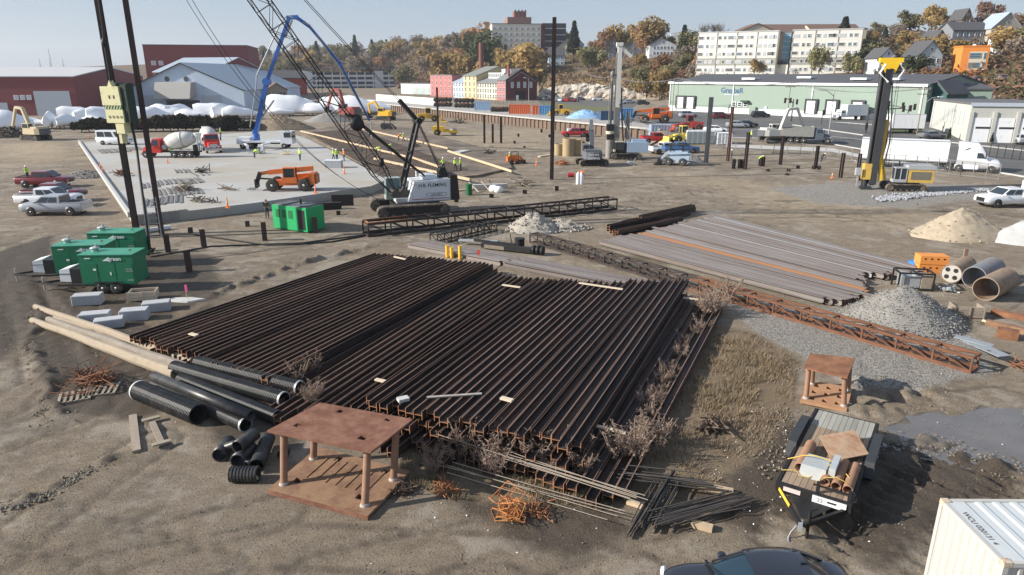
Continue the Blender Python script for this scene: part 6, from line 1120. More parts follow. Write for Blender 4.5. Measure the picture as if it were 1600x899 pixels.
# ---- concrete pump truck with blue boom
def pump():
 p = gz(360, 238); hd = .02; root = thing('concrete_pump_truck', 'white pump truck with a tall folded blue boom over the slab', 'pump truck', (p.x-1, p.y+6., SZ), hd); z = SZ; truck_base(root, 9.5, (1.2, 2.5, 8.2)); base = Vector((p.x-1, p.y+6., SZ)); loc = lambda w: Matrix.Rotation(-hd, 3, 'Z') @ (Vector(w)-base); Yp = base.y
 at_part(root, 'deck', whitep, lambda m: (m.box(.2, 7.6, -1.1, 1.1, 1.05, 1.35), m.box(.2, 2.4, -.9, .9, 1.35, 1.9))); at_part(root, 'cab', whitep, lambda m: m.box(7.6, 9.6, -1.2, 1.2, .8, 2.9)); at_part(root, 'window', glass, lambda m: (m.box(8.3, 9.4, -1.23, -1.201, 1.9, 2.7), m.box(9.601, 9.63, -1., 1., 1.8, 2.75)))
 for x in (.4, 5.8):
  for s in (1, -1): at_part(root, 'outrigger', whitep, lambda m: (m.beam((x, s*1., 1.0), (x+(2.4 if x < 3 else -.6), s*3.4, .9), .3), m.box(x+(2.2 if x < 3 else -.8), x+(2.6 if x < 3 else -.4), s*3.4-.15, s*3.4+.15, .0, .9)))
 pts = [loc(A(*q, Yp+d)) for q, d in (((400, 208), 0), ((417, 128), -2), ((452, 28), -4), ((463, 27), -4), ((484, 42), -3), ((532, 100), 4), ((577, 188), 12))]
 at_part(root, 'turret', bluep, lambda m: (m.tube((pts[0].x, 0, 1.3), (pts[0].x, 0, 2.4), .55, 14), m.beam((pts[0].x-.2, 0, 2.3), pts[0]+Vector((0, 0, .5)), .7, .7)))
 for (i, j), ww in (((0, 1), .8), ((1, 2), .6), ((4, 5), .45), ((5, 6), .36)): at_part(root, 'boom_arm', bluep, lambda m: m.beam(pts[i], pts[j], ww*.8, ww, (0, 1, 0)))
 at_part(root, 'boom_elbow', bluep, lambda m: (m.beam(pts[2]-Vector((.4, 0, 0)), pts[3]+Vector((.3, 0, 0)), .5, .6), m.beam(pts[3], pts[4], .5, .55, (0, 1, 0))))
 for q, s in ((1, .6), (5, .38)): at_part(root, 'boom_elbow', bluep, lambda m: m.tube(pts[q]+Vector((0, -s, 0)), pts[q]+Vector((0, s, 0)), s, 12))
 at_part(root, 'delivery_pipe', greysteel, lambda m: m.path([pts[0]+Vector((-.7, -.5, 1)), pts[1]+Vector((-1.6, -.5, -.5)), pts[1]+Vector((-1.4, -.5, 1)), pts[2]+Vector((-1.4, -.5, -1)), pts[2]+Vector((-.2, -.5, .3)), pts[4]+Vector((0, -.4, .3)), pts[5]+Vector((-.3, -.4, -.3)), pts[6]], .11, 6)); at_part(root, 'end_hose', M('hose_grey', (.4, .4, .38), .7), lambda m: m.path([pts[6], pts[6]+Vector((.3, 0, -.8)), pts[6]+Vector((.2, 0, -3.4))], .1, 6)); at_part(root, 'boom_cylinder', greysteel, lambda m: (m.tube(pts[0]+Vector((.3, .3, 1.5)), pts[1]+Vector((.7, .3, -3)), .14, 8), m.tube(pts[2]+(pts[1]-pts[2])*.3+Vector((.5, 0, 0)), pts[2]+(pts[1]-pts[2])*.04+Vector((.6, 0, 0)), .13, 8)))
pump()
# ---- drill rig right (yellow head) and white-masted rig in mid field
def drillrig():
 base = P(1405, 297); root = thing('drill_rig', 'yellow rotary drill rig with a tall dark mast in front of the white trailer', 'drill rig', base, radians(168)); R = Matrix.Rotation(radians(-168), 3, 'Z'); loc = lambda w: R @ (Vector(w)-base)
 for y in (1.25, -1.25): track(root, -.3, y, 4.3, .65, .85)
 at_part(root, 'undercarriage', black, lambda m: (m.box(-1.4, 1.4, -1, 1, .4, .85), m.tube((0, 0, .8), (0, 0, 1.05), .9, 16)))
 at_part(root, 'engine_house', M('rig_yellow', (.62, .4, .08), .5, 0, .12, 2, col2=(.32, .24, .12), thr=.6), lambda m: m.box(-3.0, -.3, -1.25, 1.25, 1.06, 2.55)); at_part(root, 'house_roof', M('rig_grey', (.36, .37, .38), .5, 0, .15, 3), lambda m: m.box(-3.1, -.2, -1.3, 1.3, 2.56, 3.0))
 for s in (1, -1): at_part(root, 'louvre', M('rig_dark_grey', (.16, .15, .12), .6), lambda m: m.box(-2.7, -.6, s*1.26-.008, s*1.26+.008, 1.4, 2.3))
 cb = at_part(root, 'cab', M('rig_grey', ()), lambda m: (m.box(-.2, 1.25, .3, 1.3, 1.06, 1.4), m.box(-.2, 1.15, .3, 1.3, 2.65, 2.75), [m.box(x-.05, x+.05, y-.04, y+.04, 1.4, 2.65) for x in (-.15, .5, 1.12) for y in (.35, 1.25)])); at_part(cb, 'window', glass, lambda m: m.box(-.12, 1.14, .38, 1.24, 1.4, 2.64))
 tp = loc(A(1397, 105, base.y-1)); bt = loc(P(1362, 293)); bt.z = .2; bt = Vector((3.2, .2, .2)); mt = Vector((3.2-.1, .2, 0)); top = Vector((3.3, .2, tp.z))
 ds = M('mast_dark', (.055, .058, .062), .5, .3, .2, 2)
 at_part(root, 'mast', ds, lambda m: m.box(2.95, 3.4, -.15, .45, .5, top.z))
 for y in (-.27, .57): at_part(root, 'mast_rail', M('rail_grey', (.065, .067, .07), .45, .3, .3, 3, streak=(1, 1, .1)), lambda m: m.box(2.8, 3.6, y-.1, y+.1, .6, top.z-.2))
 at_part(root, 'drill_string', M('rail_grey', ()), lambda m: m.tube((3.85, .15, 2.4), (3.85, .15, top.z-.3), .22, 12)); at_part(root, 'rotary_head', M('rig_yellow', ()), lambda m: (m.box(3.5, 4.3, -.4, .7, 1.2, 3.0), m.box(2.4, 2.9, -.2, .5, 3.2, 8.0))); at_part(root, 'drill_casing', ds, lambda m: (m.tube((3.95, .15, .1), (3.95, .15, 1.2), .35, 14), m.box(3.2, 4.4, -.3, .7, .02, .35)))
 at_part(root, 'lift_cylinder', M('bright_yellow', (.8, .5, .02), .4, 0, .06, 3), lambda m: (m.beam((2.3, .35, 1.1), (2.75, .35, 4.0), .3, .4), m.tube((1.6, -.4, 1.1), (2.8, -.1, 5.2), .13, 10))); at_part(root, 'hose_bundle', cable, lambda m: [m.path([(2.4, y, 2.5), (2.1, y, 5.5), (2.35, y, 8.5), (2.65, y, 10.5), (2.8, y, 12.2)], .06, 5) for y in (-.35, -.2, .75, .9)])
 ch = at_part(root, 'crown_head', M('bright_yellow', ()), lambda m: (m.box(1.9, 4.3, -.3, .5, top.z+.5, top.z+1.), m.prism([(2.6, top.z-.6), (3.6, top.z-.6), (4.0, top.z+.5), (2.2, top.z+.5)], -.3, .5))); [at_part(ch, 'sheave', black, lambda m: m.lathe([(.1, -.45), (.32, -.45), (.32, -.38), (.1, -.38)], 14, 'y', (x, 0, top.z+.82))) for x in (1.95, 2.6, 4.1)]
 at_part(root, 'winch_rope', cable, lambda m: [m.tube((x, .1, top.z+.6), (x2, .1, 2.6), .025, 4) for x, x2 in ((2.0, 1.6), (2.2, 1.9), (4.1, 3.9))]); at_part(root, 'white_hose', whitep, lambda m: [m.path([(3.3, .9, top.z-1.6), (4.3, 1., top.z-.6), (3.8, .9, top.z+.3)], .13, 6), m.path([(2.3, .9, top.z-1.2), (1.8, .9, top.z-.4), (2.3, .8, top.z+.4)], .13, 6)])
 at_part(root, 'control_box', M('rig_grey', ()), lambda m: (m.box(4.6, 5.2, .3, .9, 1.7, 2.5), m.beam((4.9, .6, .4), (4.9, .6, 1.7), .1)))
drillrig()
def whiterig():
 base = P(975, 248); root = thing('piling_rig', 'piling rig with a tall white mast in mid yard', 'drill rig', base, radians(180));
 for y in (1.3, -1.3): track(root, -.2, y, 4.8, .7, .95)
 at_part(root, 'body', M('rig_blue_grey', (.35, .45, .56), .45, 0, .12, 2), lambda m: (m.box(-3.6, -.2, -1.3, 1.3, 1.1, 2.7), m.box(-3.2, -1.0, -1, 1, 2.7, 3.1))); at_part(root, 'undercarriage', black, lambda m: (m.box(-1.4, 1.4, -1, 1, .5, .95), m.tube((0, 0, .9), (0, 0, 1.1), 1., 16), m.box(-.2, 1.6, -1.2, 1.2, 1.1, 2.4)))
 cb = at_part(root, 'cab', M('cream_rig', (.55, .5, .38), .5), lambda m: (m.box(1.2, 1.9, -.3, 1.2, 1.2, 1.5), m.box(.2, 1.6, .2, 1.3, 2.7, 2.8))); at_part(cb, 'window', glass, lambda m: m.box(.25, 1.55, .25, 1.25, 1.5, 2.7))
 H_ = A(966, 72, base.y).z; mw = M('mast_white', (.66, .65, .6), .5, 0, .08, 2); at_part(root, 'mast', mw, lambda m: m.box(1.1, 1.75, -.3, .3, 8., H_)); at_part(root, 'mast_rail', M('mast_grey', (.2, .2, .19), .6, .2, .3, 3), lambda m: m.box(1.76, 1.95, -.2, .2, 8, H_-1)); at_part(root, 'mast_ladder', mw, lambda m: m.box(1.15, 1.7, -.42, -.31, 8, H_-.8)); at_part(root, 'mast_lower', M('mast_grey', (.2, .2, .19), .6, .2, .3, 3), lambda m: m.box(1.0, 1.9, -.45, .45, 1.2, 8.)); at_part(root, 'mast_marks', M('mark_grey', (.2, .2, .2), .7), lambda m: [m.box(1.2, 1.6, -.432, -.421, z, z+.12) for z in np.arange(9, H_-1, .7)])
 at_part(root, 'mast_head', mw, lambda m: (m.beam((1.6, 0, H_), (-.4, 0, H_-1.6), .5, .5), m.box(1., 2., -.4, .4, H_, H_+.5))); at_part(root, 'kelly_bar', M('mast_grey', ()), lambda m: (m.tube((2.4, 0, 3), (2.4, 0, 12.5), .18, 10), m.tube((2.75, .2, 3), (2.75, .2, 12), .08, 6), m.lathe([(.2, 12.5), (.35, 12.7), (.35, 13.2), (.1, 13.5)], 10, c=(2.4, 0, 0)))); at_part(root, 'rotary_drive', black, lambda m: (m.box(1.9, 3.0, -.55, .55, 4.4, 5.4), m.box(1.8, 2.9, -.5, .5, 3.0, 3.9))); at_part(root, 'casing', M('casing_grey', (.25, .24, .22), .7, .1, .2, 3), lambda m: m.tube((2.4, 0, .05), (2.4, 0, 3.0), .62, 16)); at_part(root, 'drive_collar', M('cream_rig', ()), lambda m: m.tube((2.4, 0, 3.9), (2.4, 0, 4.35), .7, 16))
 at_part(root, 'back_stay', M('mast_grey', ()), lambda m: (m.tube((-1.2, -.4, 2.5), (1.2, -.3, 8.5), .12, 8), m.tube((-1.2, .4, 2.5), (1.2, .3, 8.5), .12, 8), m.box(-.6, -.1, -.3, .3, 3., 7.4))); at_part(root, 'hoses', cable, lambda m: [m.path([(.2, y, 2.5), (.5, y, 5), (.8, y, 8), (.9, y, 11)], .07, 5) for y in (-.4, .4)])
whiterig()
# ---- excavators
def excavator(label, p, rz, paint, sc=1., pose='fold', blk_=False, lettering=None, upper=0., name='excavator'):
 root = thing(name, label, 'excavator', p, rz); root.scale = (sc,)*3
 for y in (1.1, -1.1): track(root, 0, y, 4.2, .6, .85)
 at_part(root, 'undercarriage', black, lambda m: (m.box(-1, 1, -.9, .9, .4, .8), m.tube((0, 0, .8), (0, 0, 1.02), .75, 16)))
 X_ = Matrix.Rotation(upper, 4, 'Z'); ap = lambda nm, mat, f, r=root: (lambda mb: (setattr(mb, 'X', X_), f(mb), part(nm, mb, mat, r))[2])(MB())
 ap('house', paint, lambda m: (m.prism([(-2.4, -1.0), (-2.6, 0), (-2.4, 1.0), (-1.6, 1.3), (1., 1.3), (1., -1.3), (-1.6, -1.3)], 1.03, 2.05, 'z'), m.box(-2.0, -.3, -1.1, 1.1, 2.05, 2.3))); ap('counterweight', M('counterweight_grey', (.1, .1, .11), .6, 0, .1, 3) if not blk_ else paint, lambda m: m.prism([(-2.45, -1.05), (-2.75, -.5), (-2.85, 0), (-2.75, .5), (-2.45, 1.05)], 1.05, 2.0, 'z'))
 cb = ap('cab', paint, lambda m: (m.box(-.3, 1.3, .35, 1.25, 1.05, 1.5), m.box(-.3, 1.2, .35, 1.25, 2.75, 2.86), [m.box(x-.05, x+.05, y-.04, y+.04, 1.5, 2.75) for x in (-.25, 1.15) for y in (.4, 1.2)])); ap('window', glass, lambda m: m.box(-.24, 1.2, .42, 1.19, 1.5, 2.74), cb)
 B_ = {'fold': [(.9, 1.5), (2.6, 4.2), (4.4, 3.6), (4.1, 1.3)], 'up': [(.9, 1.5), (1.6, 4.6), (3.0, 6.0), (4.6, 3.8)], 'arch': [(.9, 1.6), (2.0, 5.2), (3.6, 5.4), (5.4, 2.0)], 'reach': [(.9, 1.5), (3.3, 3.9), (5.2, 3.2), (6.0, .8)]}[pose]; v = lambda q, dy=0: (q[0], -.1+dy, q[1])
 ap('boom', paint, lambda m: (m.beam(v(B_[0]), v(B_[1]), .4, .6, (0, 1, 0)), m.beam(v(B_[1]), v(B_[2]), .4, .5, (0, 1, 0)))); ap('stick', paint, lambda m: m.beam(v(B_[2]), v(B_[3]), .32, .38, (0, 1, 0))); ap('cylinder', greysteel, lambda m: (m.tube(v((B_[0][0]+.5, B_[0][1]), .25), v(((B_[0][0]+B_[1][0])/2+.3, (B_[0][1]+B_[1][1])/2), .25), .1, 8), m.tube(v(B_[1], .0), v(B_[2]), .1, 8)))
 bx, bz = B_[3]; ap('bucket', black, lambda m: m.prism([(bx-.2, bz+.2), (bx+.3, bz+.15), (bx+.45, bz-.5), (bx-.1, bz-.95), (bx-.7, bz-.6), (bx-.55, bz-.4), (bx-.1, bz-.6), (bx+.1, bz-.2)], -.6, .4))
 for s, y in lettering or []:
  tx = text('lettering', s, .4, whitep, (0, 0, 0), (0, 0, 0), root, bold=.01); tx.matrix_local = X_ @ Matrix.Translation((-2.86, 0, y)) @ Matrix.Rotation(-pi/2, 4, 'Z') @ Matrix.Rotation(pi/2, 4, 'X')
 return root
excavator('dark grey excavator seen from behind in mid yard, arm raised', P(924, 258), radians(12), M('excavator_slate', (.12, .13, .145), .5, 0, .12, 3), 1.05, 'up', True, [('VOLVO', 1.72), ('FLEMING', 1.25)], radians(78))
ym = yellow; cream = M('excavator_cream', (.55, .47, .3), .5, 0, .12, 3); excavator('yellow excavator beside the grey heap near the retaining wall', P(602, 188), 2.8, ym, 1.25, 'fold'); excavator('small tan excavator before the hedge left of the pump boom', P(358, 203), 3.0, cream, .8, 'reach'); excavator('old excavator with a long raised pale boom beside the left boats', P(57, 219), radians(160), cream, 1.2, 'arch')
excavator('dark red excavator among the wrapped boats behind the crane boom', P(545, 187), 2.6, M('dull_red', (.28, .05, .04), .5, 0, .12, 3), 1.6, 'arch'); p = G(1208, 222); excavator('white excavator loading the grey dump truck by the street', p, radians(10), M('excavator_white', (.6, .58, .52), .5, 0, .1, 3), 1.1, 'arch')
def dumptruck(label, p, rz):
 root = thing('dump_truck', label, 'truck', p, rz); truck_base(root, 8.2, (1.2, 2.3, 3.4, 7.5)); at_part(root, 'dump_body', M('dump_grey', (.28, .28, .26), .6, .1, .15, 2), lambda m: (m.prism([(-.3, 1.3), (5., 1.2), (5., 2.9), (-.4, 2.6)], -1.2, -1.1), m.prism([(-.3, 1.3), (5., 1.2), (5., 2.9), (-.4, 2.6)], 1.1, 1.2), m.box(4.9, 5., -1.1, 1.1, 1.2, 3.), m.box(-.3, 4.9, -1.1, 1.1, 1.2, 1.3), m.box(-.35, -.25, -1.1, 1.1, 1.3, 2.6))); conv_cab(root, 5.3, M('truck_grey_blue', (.1, .12, .15), .4), 1.3, 1.4, h=2.7); return root
p = G(1222, 223); dumptruck('grey dump truck parked behind the fence being loaded', p, radians(-12))
def loader(label, p, rz, paint=None, sc=1., bucket=True):
 paint = paint or yellow; root = thing('wheel_loader', label, 'loader', p, rz); root.scale = (sc,)*3; at_part(root, 'rear_body', paint, lambda m: m.hexa([(-3., -.95, .8), (-.4, -.95, .8), (-.4, .95, .8), (-3., .95, .8), (-2.9, -.85, 1.9), (-.4, -.85, 2.1), (-.4, .85, 2.1), (-2.9, .85, 1.9)])); cb = at_part(root, 'cab', paint, lambda m: (m.box(-.9, .4, -.7, .7, 3.15, 3.28), [m.box(x-.05, x+.05, y-.05, y+.05, 2., 3.15) for x in (-.85, .35) for y in (-.65, .65)])); at_part(cb, 'window', glass, lambda m: m.box(-.82, .32, -.62, .62, 2.05, 3.15)); at_part(root, 'front_frame', paint, lambda m: m.box(-.4, 1.6, -.55, .55, .7, 1.7))
 for s in (1, -1): at_part(root, 'lift_arm', paint, lambda m: (m.beam((.6, s*.6, 1.7), (2.4, s*.6, 1.2), .15, .35), m.beam((2.4, s*.6, 1.2), (3.1, s*.6, .7), .15, .3)))
 at_part(root, 'bucket', paint if bucket else black, lambda m: m.prism([(3., .2), (4.1, .12), (4.1, .2), (3.3, .5), (3.2, 1.3), (3.0, 1.3)], -1.35, 1.35))
 for x in (-1.9, 1.2):
  for s in (1, -1): wheel(root, x, s*1.0, .75, .5, paint)
 return root
loader('yellow wheel loader near the retaining wall', P(671, 190), .15, sc=1.15)
def roller(label, p, rz, sc=1.):
 root = thing('compactor', label, 'road roller', p, rz); root.scale = (sc,)*3; at_part(root, 'body', M('bright_yellow', ()), lambda m: (m.box(-2.6, -.2, -.95, .95, .9, 2.0), m.box(-.2, 1.0, -.4, .4, .8, 1.4))); at_part(root, 'canopy', M('bright_yellow', ()), lambda m: (m.box(-1.2, .6, -.9, .9, 2.9, 3.0), [m.box(x-.04, x+.04, y-.04, y+.04, 1.4, 2.9) for x in (-1.1, .5) for y in (-.8, .8)])); at_part(root, 'drum', M('drum_steel', (.3, .29, .28), .5, .4, .2, 4), lambda m: m.lathe([(.1, -.95), (.78, -.95), (.78, .95), (.1, .95)], 20, 'y', (1.9, 0, .78))); at_part(root, 'drum_frame', M('bright_yellow', ()), lambda m: (m.box(.8, 2.9, -1.15, -1., .7, 1.2), m.box(.8, 2.9, 1., 1.15, .7, 1.2), m.box(2.75, 2.9, -1., 1., .7, 1.2)))
 for s in (1, -1): wheel(root, -1.6, s*.85, .72, .5, M('bright_yellow', ()))
 return root
roller('bright yellow compactor standing behind the tall post', P(695, 212), .05, 1.0)
def skidsteer(label, p, rz, paint, sc=1):
 root = thing('skid_steer', label, 'skid steer', p, rz); root.scale = (sc,)*3; at_part(root, 'body', paint, lambda m: m.hexa([(-1.3, -.5, .4), (.9, -.5, .4), (.9, .5, .4), (-1.3, .5, .4), (-1.4, -.5, 1.2), (.6, -.5, 1.0), (.6, .5, 1.0), (-1.4, .5, 1.2)])); at_part(root, 'cage', black, lambda m: (m.box(-.7, .6, -.45, .45, 1.95, 2.02), [m.box(x-.03, x+.03, y-.03, y+.03, 1., 1.95) for x in (-.65, .55) for y in (-.42, .42)]));
 for s in (1, -1): at_part(root, 'lift_arm', paint, lambda m: (m.beam((-1.2, s*.62, 1.3), (.9, s*.62, 1.2), .12, .22), m.beam((.9, s*.62, 1.2), (1.5, s*.62, .4), .12, .2)))
 at_part(root, 'bucket', black, lambda m: m.prism([(1.4, .1), (2.1, .06), (1.7, .3), (1.65, .7), (1.4, .7)], -.85, .85))
 for x in (-.75, .6):
  for s in (1, -1): wheel(root, x, s*.68, .38, .26, paint)
 return root
skidsteer('small dark machine alone on the dirt right of the blue hose', P(606, 204), .1, M('slate_paint', (.07, .07, .08), .6), 1.2); skidsteer('small orange machine beside the worker in the far yard', P(804, 256), .3, orange, .9); p = P(1055, 258); skidsteer('blue grey drilling machine with red hoses beside the small heap', p, 2.8, M('rig_blue_grey', ()), 1.5)
# pickups and tractors in the far yard, trailers
def far(kind, paint, label, px, rz, cat='pickup truck', nm='pickup_truck'): return car(kind, paint, label, G(*px), rz, cat, nm)
far('pickup', cred, 'red pickup with a flat load, left of the white mast rig', (898, 214), pi+.1); far('pickup', cred, 'red pickup between the blue trailer and the yellow loader', (1025, 223), .15); far('pickup', cwhite, 'white pickup behind the small grey heap', (1040, 240), .3); far('pickup', cblue, 'blue pickup behind the grey heap, facing right', (1063, 240), .1)
t = thing('stake_bed', 'orange crate and black bin on the bed of the red pickup', 'crate', G(905, 214)+Vector((0, 0, 1.3)), .1); at_part(t, 'orange_crate', orange, lambda m: m.box(-1.6, -.2, -.7, .7, 0, .6)); at_part(t, 'bin', black, lambda m: m.box(-.1, 1.2, -.7, .7, 0, .5)); at_part(t, 'white_sacks', whitep, lambda m: m.box(-2.6, -1.7, -.6, .6, 0, .45))
p = G(1022, 192); r_ = telehandler('orange container handler behind the fence, right of the white mast', p, pi, 1.35); p = G(1075, 205); loader('red farm tractor with a front loader beyond the grey tanks', p, pi, M('tractor_red', (.4, .05, .04), .4, 0, .1, 3), .95); p = G(1065, 224); loader('yellow loader with a green cab next to the red pickup', p, pi+.2, M('pale_yellow', (.75, .6, .12), .45, 0, .1, 3), .95)
p = G(1015, 212); container('site_trailer', 'blue grey site trailer behind the fence right of the mast', p, .05, 4.6, M('trailer_blue', (.28, .38, .52), .5), 2.2, 2.2, False, 'trailer')
for k in range(5): p = G(1076+k*8.2, 225); root = thing('portable_toilet', 'grey portable toilet in the row by the fence', 'toilet', p, .05, 'row of portable toilets'); at_part(root, 'cabin', M('toilet_grey', (.36, .4, .4), .5, 0, .1, 2), lambda m: m.box(-.6, .6, -.6, .6, .1, 2.2)); at_part(root, 'roof', M('toilet_roof', (.6, .62, .62), .5), lambda m: m.hexa([(-.62, -.62, 2.2), (.62, -.62, 2.2), (.62, .62, 2.2), (-.62, .62, 2.2), (-.45, -.45, 2.45), (.45, -.45, 2.45), (.45, .45, 2.45), (-.45, .45, 2.45)])); at_part(root, 'door', M('toilet_door', (.28, .32, .33), .5), lambda m: m.box(-.4, .4, -.62, -.602, .15, 2.0))
p = G(1118, 225); container('storage_box', 'white storage box right of the portable toilets', p, .05, 2.6, whitep, 2., 2., False, 'storage box')
# steel tubs and round tanks left of the slate excavator
for (px, py), r, h, lb in (((873, 243), .75, 1.9, 'grey round caisson left of the slate excavator'), ((888, 244), 1.0, 2.9, 'tall tan steel caisson behind the slate excavator'), ((899, 243), .9, 2.6, 'dark tan caisson half behind the slate excavator')): mb = MB(); mb.tube((0, 0, 0), (0, 0, h), r, 20, hollow=r*.93); single('steel_caisson', mb, M('caisson_tan', (.36, .27, .16), .8, .05, .2, 2), lb, 'caisson', P(px, py))
p = P(1452, 425); root = thing('brick_pallet', 'two stacked orange cribs beside the flat sections', 'crib', p, -.15)
for z in (0, .62): at_part(root, 'orange_crib', M('orange_block', (.68, .26, .06), .7, 0, .1, 3), lambda m: m.box(-.9, .9, -.5, .5, z+.02, z+.6)); [at_part(root, 'recess', black, lambda m: m.box(x-.06, x+.06, -.512, -.502, z+.36, z+.46)) for x in (-.6, -.2, .2, .6)]
mb = MB(); mb.hexa([(-.6, -.4, 0), (.6, -.4, 0), (.6, .4, 0), (-.6, .4, 0), (-.4, -.3, .5), (.5, -.25, .7), (.4, .3, .75), (-.45, .3, .55)]); single('blue_tarp', mb, M('tarp_blue', (.03, .2, .7), .5, 0, .1, 4), 'blue tarp bundle left of the orange cribs', 'tarp', P(1432, 421)); mb = MB()
p = P(1424, 450); root = thing('engine_frame', 'grey machine in a black tube frame at the end of the flat sections', 'machine', p, -.2)
at_part(root, 'frame', black, lambda m: [m.beam(a, b_, .09) for a, b_ in (((-1, -.6, 0), (-1, -.6, 1.1)), ((1, -.6, 0), (1, -.6, 1.1)), ((-1, .6, 0), (-1, .6, 1.1)), ((1, .6, 0), (1, .6, 1.1)), ((-1, -.6, 1.1), (1, -.6, 1.1)), ((-1, .6, 1.1), (1, .6, 1.1)), ((-1, -.6, 1.1), (-1, .6, 1.1)), ((1, -.6, 1.1), (1, .6, 1.1)), ((-1, -.6, .1), (1, -.6, .1)), ((0, -.6, 1.1), (0, .6, 1.1)))]); at_part(root, 'engine', greysteel, lambda m: (m.box(-.8, .3, -.4, .4, .15, .85), m.tube((.1, 0, .8), (.1, 0, 1.02), .2, 10))); at_part(root, 'panel', oldwood, lambda m: m.box(.35, .95, -.5, .4, .1, .95))
tangle('pump_parts', 'grey pump parts and hoses lying right of the framed machine', P(1480, 455), 18, .5, .04, greysteel, .5, 'hook')
for a, b_, r, lb, m_ in (((1540, 452), (1572, 436), .72, 'rusty steel casing with its open end facing left, nearest of the three', M('casing_rust', (.3, .23, .17), .8, .1, .2, 2, .004, 25, col2=(.2, .11, .06), thr=.56)), ((1522, 434), (1552, 418), .7, 'blue grey steel casing behind the nearest rusty one', M('casing_blue', (.22, .25, .28), .7, .2, .2, 2, .004, 25, col2=(.24, .16, .1), thr=.56)), ((1486, 428), (1510, 414), .62, 'tan steel casing closed by a four hole plate', M('casing_rust', ()))):
 a, b_ = P(*a, r), P(*b_, r); root = thing('steel_casing', lb, 'steel casing', a); mb = MB(); mb.tube((0, 0, 0), b_-a, r, 28, hollow=r*.93); part('shell', mb, m_, root)
 if 'four' in lb:
  d = (b_-a).normalized(); mb = MB(); mb.tube(d*.04, d*.1, r*.92, 24); part('end_plate', mb, M('plate_pale', (.42, .4, .36), .8), root); e = Vector((-d.y, d.x, 0))
  for s, u in ((.38, .38), (-.38, .38), (.38, -.38), (-.38, -.38)): mb = MB(); c = e*s*r+Vector((0, 0, u*r)); mb.tube(c+d*.03, c+d*.039, r*.24, 10); part('hole', mb, black, root)
  mb = MB(); mb.beam(b_-a+Vector((-.2, 0, r*.9)), b_-a+Vector((-.2, 0, r+.5)), .25, .1); part('lug', mb, m_, root)
stick(P(1548, 490), P(1612, 502), .5, .25, rust, 'rusty steel sections stacked at the right edge', 'steel section', 'steel_offcut'); stick(P(1540, 508), P(1602, 522), .35, .3, M('plate_rust_tan', ()), 'second rusty section at the right edge, in front', 'steel section', 'steel_offcut'); stick(P(1556, 525), P(1590, 531), .6, .45, rust, 'short rusty block at the right edge', 'steel block', 'steel_offcut'); stick(P(1535, 502), P(1565, 511), .12, .1, palewood, 'pale board near the rusty sections at the right edge')
a = P(1512, 532, .5); mb = MB(); mb.beam((0, 0, 0), P(1570, 557, .5)-a, .7, .03); mb.beam((-.3, .5, .03), P(1560, 546, .5)-a+Vector((0, .4, 0)), .5, .03); mb.k = 1; mb.beam(P(1545, 550, .0)-a, P(1545, 550, .47)-a, .16); single('grey_plates', mb, [greysteel, black], 'grey galvanised plates fanned out on a short post at the end of the truss', 'steel plate', a)
# forms, sacks and drum right of the crane
for k, (a, b_) in enumerate((((733, 285), (748, 300)), ((746, 283), (752, 290)), ((752, 283), (764, 297)), ((763, 280), (770, 290)))): a, b_ = P(*a, 1.0), P(*b_, .05); mb = MB(); mb.beam((0, 0, 0), b_-a, .14, .08); single('form_brace', mb, palewood, 'pale slanting form brace right of the crane', 'brace', a, group='slanting form braces right of the crane')
mb = MB(); mb.box(0, 4.2, -.3, .3, 0, .55); single('footing_form', mb, concrete, 'pale footing form behind the slanting braces', 'form', P(738, 296), .2); mb = MB(); mb.tube((0, 0, 0), (0, 0, 1.25), .38, 16); mb.tube((0, 0, .6), (0, 0, .64), .4, 16); single('green_drum', mb, M('drum_green', (.02, .12, .045), .5, 0, .15, 4), 'dark green drum right of the crane counterweight', 'drum', P(733, 305))
def sack(label, p, s): mb = MB(); mb.lathe([(s*.7, 0), (s*1.0, s*.25), (s*1.02, s*.7), (s*.8, s*1.15), (s*.3, s*1.3)], 12); single('bulk_bag', mb, M('bag_white', (.75, .75, .74), .8, 0, .08, 6, .03, 5), label, 'bulk bag', p)
sack('white bulk bag right of the form braces', P(772, 300), .6); sack('second white bulk bag touching the first', P(779, 301), .55)
mb = MB(); mb.box(-1.1, 1.1, -.6, .6, 0, .95); mb.k = 1; mb.box(-1.12, 1.12, -.62, .62, .951, 1.02); single('tool_box', mb, [M('box_grey', (.42, .44, .46), .6), whitep], 'grey tool box with stuff on it near the three workers on the slab', 'tool box', gz(522, 262))
for k, ((px, py), z, lb) in enumerate((((262, 255), SZ, 'orange cone in front of the left mixer'), ((157, 265), SZ, 'orange delineator post at the left slab edge'), ((161, 271), SZ, 'second orange delineator at the left slab edge'), ((538, 272), SZ, 'orange post on the slab near the grey box'), ((493, 302), SZ, 'orange post beside the telehandler wheel'), ((356, 325), SZ, 'orange post near the front of the slab'), ((1300, 279), 0, 'orange cone left of the yellow rig'), ((140, 216), 0, 'orange post by the white van'), ((838, 259), 0, 'orange marker post left of the tall lone pile'), ((1420, 271), 0, 'orange cone behind the yellow rig'))):
 p = P(px, py, z); mb = MB(); mb.tube((0, 0, 0), (0, 0, 1.05 if 'post' in lb or 'delin' in lb else .75), .1, 8, .035); mb.box(-.2, .2, -.2, .2, 0, .05); mb.k = 1; mb.tube((0, 0, .5), (0, 0, .6), .08, 8); single('traffic_cone', mb, [hivor, whitep], lb, 'cone', p)
